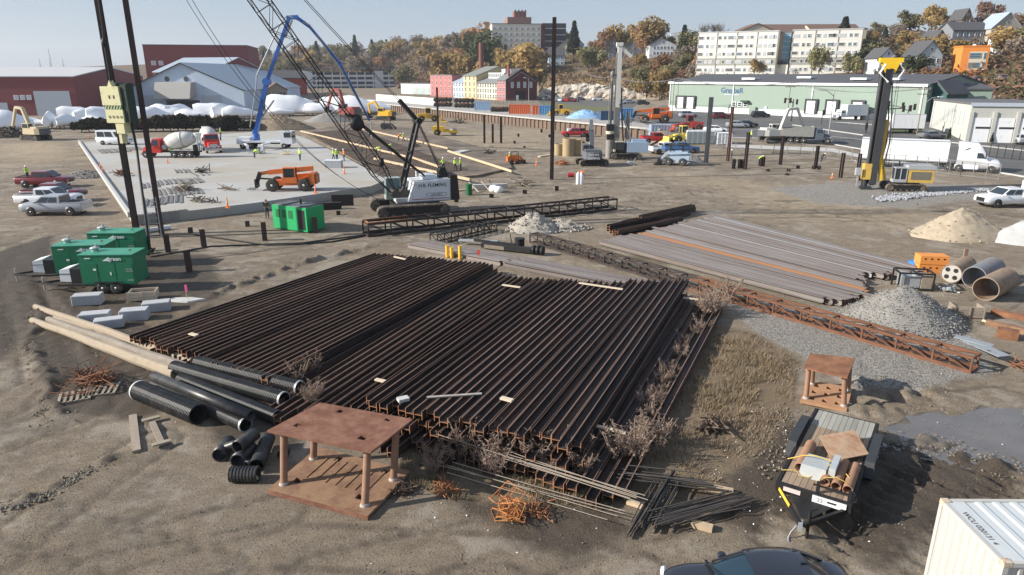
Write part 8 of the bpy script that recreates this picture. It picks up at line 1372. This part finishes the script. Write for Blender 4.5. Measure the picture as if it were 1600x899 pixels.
cars([(1075, 184, silver, 'suv'), (1126, 186, maroon, 'suv'), (1188, 184, cblack, 'suv')], 'standing before the green warehouse', .1); cars([(1118, 208, cwhite, 'sedan'), (1152, 200, silver, 'sedan'), (1166, 199, cblack, 'sedan')], 'on the asphalt behind the standing piles', -.1); cars([(1455, 217, cgrey, 'sedan')], 'in front of the pale garage building', .1); cars([(1588, 224, silver, 'suv')], 'at the right edge before the garage doors', 1.5); cars([(1567, 126, silver, 'suv'), (1527, 127, cgrey, 'sedan')], 'on the hill beside the orange house', .1)
# ---------------------------------------------------------------- poles, signals
def pole(label, px, py, top, arm=None, heads=(), name='street_lamp', cat='street lamp', m=None, r=.12, xarm=False):
 p = G(px, py); h = A(px, top, p.y).z-p.z; root = thing(name, label, cat, p); m = m or greysteel; mb = MB(); mb.tube((0, 0, 0), (0, 0, h), r, 8, r*.6); part('pole', mb, m, root); s = p.y/FPX
 if arm: mb = MB(); mb.path([(0, 0, h-1), (arm*s*.4, -.3, h-.1), (arm*s, -.5, h+.1)], r*.5, 5); part('arm', mb, m, root); (name == 'street_lamp') and box(root, 'lamp_head', whitep, arm*s-.5, arm*s+.5, -.7, -.3, h-.02, h+.16)
 for dx, dy in heads:
  x = dx*s; z = h-dy*s; hd = box(root, 'signal_head', black, x-.2, x+.2, -.75, -.45, z-.6, z+.6); [box(hd, 'lens', M('lens_dark', c, .3), x-.11, x+.11, -.77, -.751, z+q-.11, z+q+.11) for q, c in ((.36, (.1, .02, .02)), (0, (.09, .06, .01)), (-.36, (.02, .09, .04)))]
 if xarm: [box(root, 'cross_arm', oldwood, -1.2, 1.2, -.08, .08, h-q, h-q+.16) for q in (.6, 1.5)]; [box(root, 'insulator', greysteel, x-.05, x+.05, -.05, .05, h-.439, h-.2) for x in (-1.1, -.4, .4, 1.1)]
 return p+Vector((0, 0, h-.4))
pole('street lamp on a pale pole left of the yellow rig', 1293, 222, 141, -30); pole('street lamp beside the utility pole at the right', 1440, 200, 152, 18); pole('lamp post before the warehouse letters', 1050, 182, 124, None, m=oldwood); pole('slim lamp post before the coloured gable', 826, 160, 122, -6); pole('slim lamp post left of the coloured gable', 790, 163, 122)
sg = dict(name='traffic_signal', cat='traffic signal', m=M('signal_pole', (.05, .055, .055), .5)); pole('traffic signal with a long arm left of the yellow rig', 1352, 208, 170, 48, [(-2, 26), (50, 0)], r=.22, **sg); pole('traffic signal on a slim post by the dump truck', 1236, 190, 155, -14, [(-14, 2), (-6, 2), (4, 4)], r=.2, **sg); pole('low traffic signal on the kerb island', 1283, 195, 172, None, [(0, 4)], **sg); pole('traffic signal with a cluster of heads right of the yellow rig', 1414, 206, 165, -50, [(0, 4), (6, 2), (-12, 0), (-34, -2)], **sg); pole('traffic signal before the garage doors', 1535, 222, 190, None, [(0, 4), (3, 8)], **sg)
ut = dict(name='utility_pole', cat='utility pole', m=oldwood, xarm=True); T = [pole('utility pole '+q, *p, **ut) for q, p in (('on the verge below the cliff', (902, 166, 105)), ('left of the white mast', (957, 172, 118)), ('at the left corner of the green warehouse', (1057, 178, 120)), ('leaning right of the yellow rig', (1432, 212, 135)), ('at the kerb by the dump truck', (1229, 190, 126)))]; mb = MB()
for i, j in ((0, 1), (1, 2), (2, 4), (4, 3)):
 for k in (-.8, 0, .8): a, b = T[i]+Vector((k, 0, 0)), T[j]+Vector((k, 0, 0)); mb.path([a.lerp(b, t)-Vector((0, 0, 5.5*t*(1-t))) for t in np.linspace(0, 1, 9)], .035, 4)
tag(part('power_lines', mb, M('wire_grey', (.2, .2, .2), .6)), 'thin power lines strung between the utility poles', 'power line')
for px, t in ((66, 92), (81, 97), (83, 77), (102, 92), (176, 88), (183, 98)): p = A(px, 118, 420); mb = MB(); mb.tube((0, 0, -8), (0, 0, A(px, t, 420).z-p.z), .28, 6, .12); mb.beam((-1.2, 0, (A(px, t, 420).z-p.z)*.6), (1.2, 0, (A(px, t, 420).z-p.z)*.6), .15); single('ship_mast', mb, greysteel, 'thin boat mast rising behind the red shed', 'mast', p, 0, 'boat masts behind the red shed')
# ---------------------------------------------------------------- shrink wrapped boats
wrap = M('shrink_wrap', (.88, .89, .9), .4, 0, .03, 1, .05, 1.5)
def boat(label, px, py, L, rz, h=1.):
 p = P(px, py); root = thing('wrapped_boat', label, 'boat', p, rz); secs = []; n = 12
 for i in range(9):
  t = i/8; w = L*.19*min(1, .25+1.1*sin(min(1, t*1.25+.12)*pi*.5))*(1-.55*max(0, t-.72)/.28); zk = .5+.25*(1-t)*.5; zt = h*L*.37*(.62+.5*sin(pi*min(1, t*.8+.22)))*(1+.06*sin(i*5+px)); x = -L/2+L*t
  secs.append([(x, 0, zk), (x, -w*.7, zk+.35), (x, -w*1.02, 1.4), (x, -w, 1.9), (x, -w*.6, 1.9+(zt-1.9)*.55), (x, -w*.06, zt), (x, w*.06, zt), (x, w*.6, 1.9+(zt-1.9)*.55), (x, w, 1.9), (x, w*1.02, 1.4), (x, w*.7, zk+.35)])
 mb = MB(); mb.loft(secs); part('cover', mb, wrap, root)
 for x in (-L*.3, L*.05, L*.3):
  for s in (1, -1): mb = MB(); mb.beam((x, s*L*.1, 0), (x, s*L*.08, 1.0), .15); part('jack_stand', mb, black, root)
for i, (px, py, L, rz, h) in enumerate([(8, 207, 15, .4, 1.05), (42, 202, 10, 1.1, 1), (82, 201, 11, 1.9, 1.15), (112, 201, 10, 1.2, 1.05), (122, 190, 12, .5, 1.1), (143, 190, 11, .9, 1), (150, 197, 9, .3, .85), (172, 195, 13, .7, 1.15), (215, 190, 13, .3, 1), (240, 190, 12, .6, 1.05), (262, 188, 13, .2, 1.05), (284, 187, 12, .9, 1.15), (300, 189, 11, .2, .9), (335, 186, 14, .4, 1.05), (356, 186, 13, 1., 1.05), (375, 187, 12, .5, 1.), (394, 186, 9, .2, .8), (455, 181, 19, .25, 1.1), (478, 180, 16, .2, 1), (505, 181, 14, .3, .9), (548, 180, 24, .15, .8), (440, 183, 10, .4, .8), (580, 178, 17, .1, .85), (453, 165, 12, .6, .7), (470, 164, 12, .3, .7)]):
 L *= .8; boat('white shrink wrapped boat, '+['largest at the left edge', 'small one behind the old excavator', 'peaked one right of the old excavator', 'blunt one right of the peaked one', 'back one behind the blunt one', 'back one left of the hammer', 'low one at the left end of the hedge', 'big rounded one left of the hammer', 'first one right of the hammer', 'second one right of the hammer', 'long one before the barn doorway left', 'boxy one below the barn doorway', 'low one below the barn canopy', 'long one below the right barn door', 'rounded one below the barn eave', 'right end of the row below the barn', 'low one beside the blue boom', 'largest of those behind the heaps', 'one right of the largest behind the heaps', 'one seen through the crane boom', 'huge pale one left of the yellow excavator', 'low one left of the largest behind the heaps', 'one nearest the white wall', 'far one before the stone pavilion', 'far one left of the parking garage'][i], px, py, L, rz, h)
# ---------------------------------------------------------------- trees and plants
def leafmat(name, c, c2):
 m = M(name, c, .9, 0, .2, .5, 0, 20, .22, col2=c2, thr=.5, soft=.15, c2scale=.35, spec=.1); t = m.node_tree; b = t.nodes['Principled BSDF']; tr = t.nodes.new('ShaderNodeBsdfTranslucent'); mx = t.nodes.new('ShaderNodeMixShader'); mx.inputs[0].default_value = .4
 t.links.new(b.inputs['Base Color'].links[0].from_socket, tr.inputs[0]); t.links.new(b.outputs[0], mx.inputs[1]); t.links.new(tr.outputs[0], mx.inputs[2]); t.links.new(mx.outputs[0], t.nodes['Material Output'].inputs[0]); return m
barkm = M('bark', (.1, .085, .072), .95, 0, .3, 2)
def tree_proto(kind, lm, seed, H_=13., dens=1.):
 rg = random.Random(seed); tr = MB(); lf = MB(); th = H_*(.3 if kind != 'bare' else .28); tips = []
 def limb(p, d, L, r, lv):
  q = p+d*L; m = p.lerp(q, .5)+Vector((rg.gauss(0, L*.06), rg.gauss(0, L*.06), 0)); tr.path([p, m, q], [r, r*.8, r*.6], 5 if lv < 2 else 3); tips.append((q, lv))
  if lv < (3 if kind == 'bare' else 2):
   for _ in range(3 if lv else 5): a = rg.uniform(0, 2*pi); t = rg.uniform(.35, .8); nd = (d*(1-t*.6)+Vector((cos(a), sin(a), rg.uniform(.1, .6)))*t).normalized(); limb(p.lerp(q, rg.uniform(.55, 1)), nd, L*rg.uniform(.5, .75), r*.5, lv+1)
 if kind == 'conifer':
  tr.path([(0, 0, -1), (0, 0, H_*.5), (0, 0, H_)], [.3, .2, .04], 6)
  for k in range(int(900*dens)): t = rg.random()**.8; z = H_*(.12+.88*t); R_ = H_*.24*(1-t)*(.65+.5*rg.random())+.15; a = rg.uniform(0, 2*pi); c = Vector((cos(a)*R_*rg.uniform(.5, 1), sin(a)*R_*rg.uniform(.5, 1), z)); leaf(lf, c, rg, .55, Vector((cos(a), sin(a), -.4)))
 else:
  limb(Vector((0, 0, -1)), Vector((rg.gauss(0, .04), rg.gauss(0, .04), 1)).normalized(), th+1, H_*.022, 0)
  cl = [t for t, lv in tips if lv]
  if kind == 'bare':
   for c in cl:
    for _ in range(int(5*dens)): d = Vector((rg.gauss(0, 1), rg.gauss(0, 1), abs(rg.gauss(.6, .7)))).normalized(); e = c+d*rg.uniform(.8, 2.2)*H_/13; tr.add([c-Vector((.05, 0, 0)), c+Vector((.05, 0, 0)), e], [(0, 1, 2)])
  else:
   lobes = [(Vector((rg.gauss(0, H_*.17), rg.gauss(0, H_*.17), H_*rg.uniform(.42, .85))), H_*rg.uniform(.13, .23)) for _ in range(11)]
   for _ in range(int(1700*dens)):
    c, R_ = rg.choice(lobes); d = Vector((rg.gauss(0, 1), rg.gauss(0, 1), rg.gauss(0, 1))).normalized(); leaf(lf, c+d*R_*rg.uniform(.45, 1.15), rg, .4*H_/13+.09, d)
   for c in cl:
    for _ in range(int(9*dens)): leaf(lf, c+Vector((rg.gauss(0, 1), rg.gauss(0, 1), rg.gauss(0, 1)))*H_*.05, rg, .28*H_/13+.07, Vector((0, 0, 1)))
 return tr.mesh('trunk', barkm), (lf.mesh('crown', lm) if lf.v else None)
def leaf(mb, c, rg, s, d):
 n = (d+Vector((rg.gauss(0, .6), rg.gauss(0, .6), rg.gauss(0, .6)))).normalized(); u = n.orthogonal().normalized(); v = n.cross(u); a = rg.uniform(0, 2*pi); u, v = u*cos(a)+v*sin(a), v*cos(a)-u*sin(a); s *= rg.uniform(.6, 1.3); mb.add([c-u*s-v*s*.6, c+u*s*.8-v*s*.5, c+u*s+v*s*.6, c-u*s*.7+v*s*.7], [(0, 1, 2, 3)])
LM = dict(rust=leafmat('leaves_rust', (.34, .19, .1), (.27, .17, .1)), gold=leafmat('leaves_gold', (.39, .28, .115), (.33, .23, .1)), olive=leafmat('leaves_olive', (.29, .27, .14), (.2, .19, .1)), brown=leafmat('leaves_brown', (.29, .235, .185), (.24, .195, .155)), green=leafmat('leaves_dark_green', (.07, .085, .048), (.1, .11, .06)), pine=leafmat('needles', (.035, .05, .033), (.055, .065, .04)), red=leafmat('leaves_red_brown', (.3, .17, .115), (.24, .15, .11)))
TP = {k: [tree_proto('conifer' if k == 'pine' else 'leafy', LM[k], 11+i*7+len(k), 13, {'brown': .45, 'red': .7, 'rust': .8}.get(k, 1)) for i in range(2)] for k in LM}; TP['bare'] = [tree_proto('bare', None, 5+i, 13) for i in range(3)]
TL = dict(rust='rust orange autumn tree on the wooded hillside', gold='golden yellow autumn tree on the wooded hillside', olive='olive green tree on the wooded hillside', brown='half bare brown tree on the wooded hillside', green='dark green broadleaf tree on the hillside', pine='dark conifer standing among autumn trees', red='red brown tree on the wooded hillside', bare='leafless grey tree on the hillside')
def tree(kind, p, h, wd=1., label=None, group=None):
 tm, cm = random.choice(TP[kind]); root = thing('tree' if kind != 'pine' else 'conifer', label or TL[kind], 'tree', p, random.uniform(0, 6.28), None if label else (group or TL[kind].replace('tree', 'trees'))); s = h/13; root.scale = (s*wd, s*wd, s); o = link(bpy.data.objects.new('trunk', tm), root)
 if cm: link(bpy.data.objects.new('crown', cm), root)
def tpx(kind, px, base, Y_, top, wd=1., label=None):
 p = A(px, base, Y_); p.z = tz(p.x, p.y)-.3; tree(kind, p, max(3, A(px, top, Y_).z-p.z), wd, label)
random.seed(21)
named = [('gold', 1448, 88, 335, 8, 1.2, 'largest golden tree on the skyline at the upper right'), ('olive', 1410, 80, 345, 14, 1., 'olive tree left of the largest golden one'), ('red', 1535, 70, 355, 0, 1.05, 'tall red brown tree left of the top right houses'), ('rust', 1505, 75, 352, 22, 1.1, None), ('bare', 1375, 62, 340, 14, 1.2, 'bare tree above the right end of the apartments'), ('pine', 1318, 58, 330, 27, 1.6, 'broad dark pine right of the brown roofs'), ('bare', 1095, 56, 400, 9, .9, None), ('bare', 1112, 55, 405, 8, .9, 'tall bare trees clump on the skyline left of the apartments'), ('bare', 1130, 55, 400, 11, .9, None), ('gold', 1020, 64, 430, 28, 1.3, 'broad golden brown tree on the skyline right of the white mast'), ('rust', 1004, 70, 430, 40, 1., None), ('gold', 967, 66, 450, 33, 1., 'golden tree on the skyline behind the white mast'), ('rust', 948, 66, 450, 46, 1., None), ('pine', 897, 60, 470, 34, 1.1, 'spire shaped spruce right of the hilltop hospital'), ('gold', 1000, 120, 365, 82, .9, 'bright yellow tree right of the white mast'), ('olive', 1075, 80, 390, 48, 1.2, 'dark olive tree left of the apartments'), ('pine', 1068, 76, 392, 40, 1.2, None), ('gold', 825, 102, 420, 62, 1.3, 'golden tree below the hospital'), ('gold', 800, 108, 430, 72, 1.1, None), ('green', 760, 74, 470, 50, 1., None), ('rust', 748, 72, 490, 40, 1., None), ('olive', 920, 115, 385, 72, 1.2, 'olive tree beside the cliff top house'), ('olive', 533, 100, 720, 69, 1.2, 'green rounded tree on the far skyline'), ('gold', 613, 90, 690, 62, 1.1, 'yellow tree on the far skyline near the white house'), ('pine', 555, 80, 720, 56, .9, None), ('pine', 495, 85, 740, 65, 1, None), ('gold', 700, 112, 470, 76, 1.3, 'golden tree behind the coral red block'), ('gold', 720, 112, 460, 82, 1.1, None), ('olive', 630, 135, 520, 100, 1.1, None), ('rust', 1470, 125, 285, 85, 1., 'rust tree between the blue and orange houses'), ('bare', 1095, 126, 268, 82, 1.5, None), ('bare', 1110, 126, 266, 78, 1.4, None), ('bare', 1168, 126, 262, 105, 1.2, None), ('bare', 1243, 128, 258, 95, 1., 'bare tree before the right apartment half'), ('olive', 1277, 127, 255, 72, .7, 'thin leafed green tree before the right apartment half'), ('olive', 1325, 127, 252, 80, .8, None), ('olive', 1358, 122, 262, 66, .9, None), ('green', 1345, 125, 258, 76, .8, None), ('green', 1350, 100, 300, 60, 1.1, None), ('pine', 1600, 85, 300, 20, 1.5, 'dark conifer cut off by the right edge on the hill'), ('bare', 1520, 95, 330, 62, 1.4, None), ('bare', 1495, 95, 335, 60, 1.3, None), ('rust', 1385, 92, 310, 58, 1.3, None), ('gold', 1410, 95, 305, 48, 1.2, None), ('brown', 1370, 112, 280, 72, 1.3, None), ('brown', 1407, 118, 275, 84, 1., None), ('green', 1400, 122, 272, 95, 1., None), ('brown', 1060, 128, 320, 85, 1.4, None), ('rust', 1035, 130, 325, 86, 1.3, 'rust brown tree left of the warehouse'), ('gold', 1030, 150, 300, 108, 1., None), ('olive', 1005, 145, 320, 105, 1., None), ('brown', 1085, 128, 290, 95, 1.1, None), ('pine', 1482, 218, None, 200, .9, 'small conifer before the pale garage wall'), ('bare', 1560, 222, None, 186, 1.2, 'thin bare tree before the garage doors'), ('pine', 1512, 222, None, 208, .9, 'small conifer at the corner of the garage'), ('pine', 1548, 224, None, 206, .9, 'small conifer between the garage doors')]
for k, px, b, Y_, t, wd, lb in named:
 if Y_ is None: p = G(px, b); h = A(px, t, p.y).z-p.z; tree(k, p, h, wd, lb)
 else: tpx(k, px, b, Y_, t, wd, lb)
# the wooded hill itself, one tree at a time
cnt = 0
while cnt < 232:
 u = random.uniform(375, 790) if cnt % 5 < 2 else random.uniform(790, 1640); d0 = itp(u, HU, HD0); d1 = itp(u, HU, HD1); d = d0+(d1-d0)*random.random()**1.1
 if any(a < u < b and lo < d < hi for a, b, lo, hi in KEEP): continue
 x = (u-800)/FPX; y = d/sqrt(1+x*x); p = Vector((x*y, y, tz(x*y, y)-.3))
 if 770 < u < 850 and 400 < d < 480 and p.z > 22: continue
 k = random.choices(['rust', 'gold', 'olive', 'brown', 'green', 'pine', 'bare', 'red'], [2, 2, 2.4, 4.5, .4, .3, 2.4, 1.])[0]; h = random.uniform(13, 20) if u < 790 else (random.uniform(8, 12) if u < 900 else random.uniform(6, 11))
 if d > d1*.85 and u > 1080: h *= .7
 tree(k, p, h, random.uniform(1.0, 1.45)); cnt += 1
def brush(name, label, region, n, s, mats, hmax, fn=None):
 for m in mats:
  mb = MB(); rg = random.Random(n+len(m.name))
  for _ in range(n//len(mats)):
   u, f = rg.uniform(*region[:2]), rg.uniform(*region[2:])
   if fn: p = fn(u, f)
   else: d = itp(u, HU, HD0)*(1-f)+f*itp(u, HU, HD1); x = (u-800)/FPX; y = d/sqrt(1+x*x); p = Vector((x*y, y, tz(x*y, y)))
   if not fn and any(a < u < b and lo < p.xy.length < hi for a, b, lo, hi in KEEP[:3]): continue
   leaf(mb, p+Vector((0, 0, rg.random()**1.5*hmax)), rg, s, Vector((0, -.3, 1)))
  stuff(tag(part(name, mb, m), label+' '+m.name.replace('leaves_', '').replace('_', ' '), 'bushes'))
bm3 = [LM['red'], LM['brown'], LM['olive']]; brush('hillside_brush', 'low brush covering the hill between trees,', (790, 1640, 0, 1), 8000, .9, bm3, 2.4); brush('scrub', 'tall leafless scrub on the right hand slope,', (1340, 1660, 0, .9), 9000, .6, bm3, 4.5); brush('far_wood', 'far wooded hillside reading as one mass,', (370, 800, -.1, 1.05), 15000, 1.5, bm3, 9); brush('bank_brush', 'dense brush on the bank above the warehouse,', (1040, 1640, 0, .2), 4000, .55, bm3, 1.8); brush('cliff_brush', 'rust coloured brush at the cliff foot and top,', (845, 1045, 0, .15), 3000, .6, [LM['red'], LM['gold'], LM['brown']], 2.2); brush('sumac_bank', 'red brown sumac bank above the pale garage,', (1512, 1640, 128, 168), 2600, .6, [LM['red'], LM['brown']], 4.5, lambda a, b: A(a, b, 196+(168-b)*1.2)-Vector((0, 0, 2)))
# pale rock cliff
mb = MB(); nx, nz_ = 70, 16; vs = []; q0, q1 = G(843, 153), G(1010, 155)
for j in range(nz_+1):
 for i in range(nx+1): t, s = i/nx, j/nz_; p = q0.lerp(q1, t); h = 7.5*s*(.4+.55*sin(pi*min(1, max(0, t*1.1)))**.5); f = mnoise.fractal(Vector((t*14, h*.35, 2)), 1, 2, 5); vs.append((p.x+f*.8, p.y+3.5*s+1.9*f-1, p.z-.6+h+.5*f))
mb.add(vs, [(j*(nx+1)+i, j*(nx+1)+i+1, (j+1)*(nx+1)+i+1, (j+1)*(nx+1)+i) for j in range(nz_) for i in range(nx)]); struct(part('cliff', mb, M('pale_rock', (.47, .44, .39), .95, 0, .2, .3, .15, 1.5, pos=True, col2=(.26, .18, .12), thr=.55, c2scale=.15)))
# hedge before the boats, far shore
hm = leafmat('hedge_leaves', (.025, .028, .02), (.045, .038, .025)); hb_ = MB(); rg = random.Random(3)
for _ in range(900): a = rg.uniform(0, 6.28); d = Vector((cos(a), sin(a), rg.uniform(-.3, 1))).normalized(); leaf(hb_, Vector((d.x*2.3, d.y*1.8, 1.4+d.z*1.5))*rg.uniform(.7, 1.05), rg, .3, d)
hme = hb_.mesh('foliage', hm)
for k in range(24): px = 128+k*11.6; p = P(px, 207-3*k/23); root = thing('hedge_shrub', 'dark evergreen shrub in the hedge before the wrapped boats', 'shrub', p, random.uniform(0, 6), 'hedge before the wrapped boats'); s = random.uniform(.85, 1.3); root.scale = (s, s, s*random.uniform(.8, 1.25)); link(bpy.data.objects.new('foliage', hme), root); mb = MB(); mb.tube((0, 0, 0), (0, 0, 1.2), .1, 5); part('stem', mb, barkm, root)
mb = MB(); v = []; n = 60
for i in range(n+1): px = -500+i*900/n; p = A(px, 119, 2400); v += [tuple(p-Vector((0, 0, 60))), tuple(A(px, 111.5-3*mnoise.noise(Vector((i*.35, 0, 0)))-(2.5 if px < 90 else 0), 2400)), tuple(A(px, 110-3*mnoise.noise(Vector((i*.35, 0, 0))), 2900))]
mb.add(v, [(i*3+k, i*3+3+k, i*3+4+k, i*3+1+k) for i in range(n) for k in (0, 1)]); struct(part('far_hills', mb, M('far_wood', (.06, .065, .07), .95, 0, .3, .01, pos=True)))
# dry weeds round the stacks, grass in the rough patch
weed = leafmat('dry_weed', (.42, .32, .255), (.32, .24, .19)); WP = []
for k in range(3):
 mb = MB(); rg = random.Random(40+k)
 for _ in range(16):
  a = rg.uniform(0, 6.28); l = rg.uniform(.5, 1.15); e = Vector((cos(a)*l*.5, sin(a)*l*.5, l)); q = Vector((rg.gauss(0, .1), rg.gauss(0, .1), 0)); mb.beam(q, q+e, .018)
  for _ in range(16): t = rg.uniform(.4, 1); d = Vector((rg.gauss(0, 1), rg.gauss(0, 1), rg.gauss(.4, .6))).normalized(); c = q+e*t; mb.add([c-d.orthogonal()*.008, c+d.orthogonal()*.008, c+d*rg.uniform(.08, .26)], [(0, 1, 2)]); leaf(mb, c+d*rg.uniform(.05, .22), rg, .022, d)
 WP.append(mb.mesh('dry_weed', weed))
def weeds(n, fn, label, group, s0=.7, s1=1.2):
 for i in range(n): o = link(bpy.data.objects.new('dry_weed', WP[i % 3])); o.location = fn(); o.rotation_euler.z = random.uniform(0, 6.28); o.scale = (random.uniform(s0, s1),)*3; tag(o, label, 'weed', group)
weeds(20, lambda: P(random.uniform(655, 930), 0+random.uniform(705, 745)) , 'dry grey brown weed along the front ends of the right stack', 'dry weeds in front of the right stack'); weeds(7, lambda: P(random.uniform(960, 1040), random.uniform(690, 725)), 'dry bushy weed at the front right corner of the stacks', 'dry weeds at the right corner of the stacks', 1, 1.4); weeds(24, lambda: P(1108-(t := random.random())*100+random.gauss(0, 8), 480+t*190), 'dry weed along the right edge of the right stack', 'dry weeds along the right edge of the stacks', .45, .9); weeds(8, lambda: P(random.uniform(462, 498), random.uniform(585, 640)), 'dry weed between the drain pipes and the stacks', 'dry weeds by the drain pipes'); weeds(6, lambda: P(random.uniform(1090, 1140), random.uniform(470, 500)), 'tall dry weed clump at the far right corner of the stacks', 'dry weeds at the far corner of the stacks', 1.1, 1.5)
for nme, col, c2, pol, n, hh in (('grass', (.29, .22, .15), (.19, .15, .11), [(1115, 510), (1175, 522), (1245, 565), (1238, 640), (1195, 700), (1120, 755), (990, 780), (1050, 640), (1090, 560)], 24000, .15), ('yellow_weed', (.3, .222, .135), (.2, .16, .105), [(1120, 515), (1165, 530), (1225, 575), (1215, 640), (1110, 660), (1085, 600)], 6500, .25), ('front_grass', (.27, .21, .14), (.18, .145, .09), [(620, 700), (760, 740), (960, 775), (960, 800), (880, 800), (700, 780), (610, 745)], 8000, .2)):
 poly = [tuple(P(*q)[:2]) for q in pol]; x0, x1 = min(p[0] for p in poly), max(p[0] for p in poly); y0, y1 = min(p[1] for p in poly), max(p[1] for p in poly); g = np.random.default_rng(n); X_, Y_ = g.uniform(x0, x1, n*3), g.uniform(y0, y1, n*3); dn = vnoise(X_, Y_, .9, 7)+vnoise(X_, Y_, .35, 8)*.7; ok = inpoly(X_, Y_, poly) & (dn+g.normal(0, .16, n*3) > .08); X_, Y_ = X_[ok][:n], Y_[ok][:n]; m = len(X_)
 a = g.uniform(0, 6.28, m); h = hh*g.uniform(.3, 1.2, m); l = h*g.uniform(.2, 1.1, m); w = .012; b0 = np.stack([X_-w*np.sin(a), Y_+w*np.cos(a), np.zeros(m)], 1); b1 = np.stack([X_+w*np.sin(a), Y_-w*np.cos(a), np.zeros(m)], 1); t_ = np.stack([X_+l*np.cos(a), Y_+l*np.sin(a), h], 1); V = np.stack([b0, b1, t_], 1).reshape(-1, 3); me_ = bpy.data.meshes.new(nme); me_.vertices.add(m*3); me_.vertices.foreach_set('co', V.astype(np.float32).ravel()); me_.loops.add(m*3); me_.loops.foreach_set('vertex_index', np.arange(m*3, dtype=np.int32)); me_.polygons.add(m); me_.polygons.foreach_set('loop_start', np.arange(0, m*3, 3, dtype=np.int32)); me_.update(calc_edges=True); me_.materials.append(M(nme, col, .9, 0, .3, 2, pos=True, col2=c2, thr=.5, soft=.2, c2scale=.7, spec=.1)); stuff(tag(link(bpy.data.objects.new(nme, me_)), {'grass': 'dry tan grass in the rough patch right of the stacks', 'yellow_weed': 'yellowish weeds in the rough patch beside the right stack', 'front_grass': 'thin dry grass in front of the right stack'}[nme], 'grass'))
# ---------------------------------------------------------------- air: one closed, even haze box round the whole place
mb = MB(); mb.box(-3600, 3600, -300, 4300, -70, 175); hv = bpy.data.materials.new('haze_air'); hv.use_nodes = True; n_ = hv.node_tree; n_.nodes.remove(n_.nodes['Principled BSDF']); pv_ = n_.nodes.new('ShaderNodeVolumePrincipled'); pv_.inputs['Color'].default_value = (.86, .91, 1, 1); pv_.inputs['Density'].default_value = .00015; pv_.inputs['Anisotropy'].default_value = .2
n_.links.new(pv_.outputs[0], n_.nodes['Material Output'].inputs['Volume']); stuff(tag(part('haze', mb, hv), 'thin pale haze in the air over the yard', 'haze'))
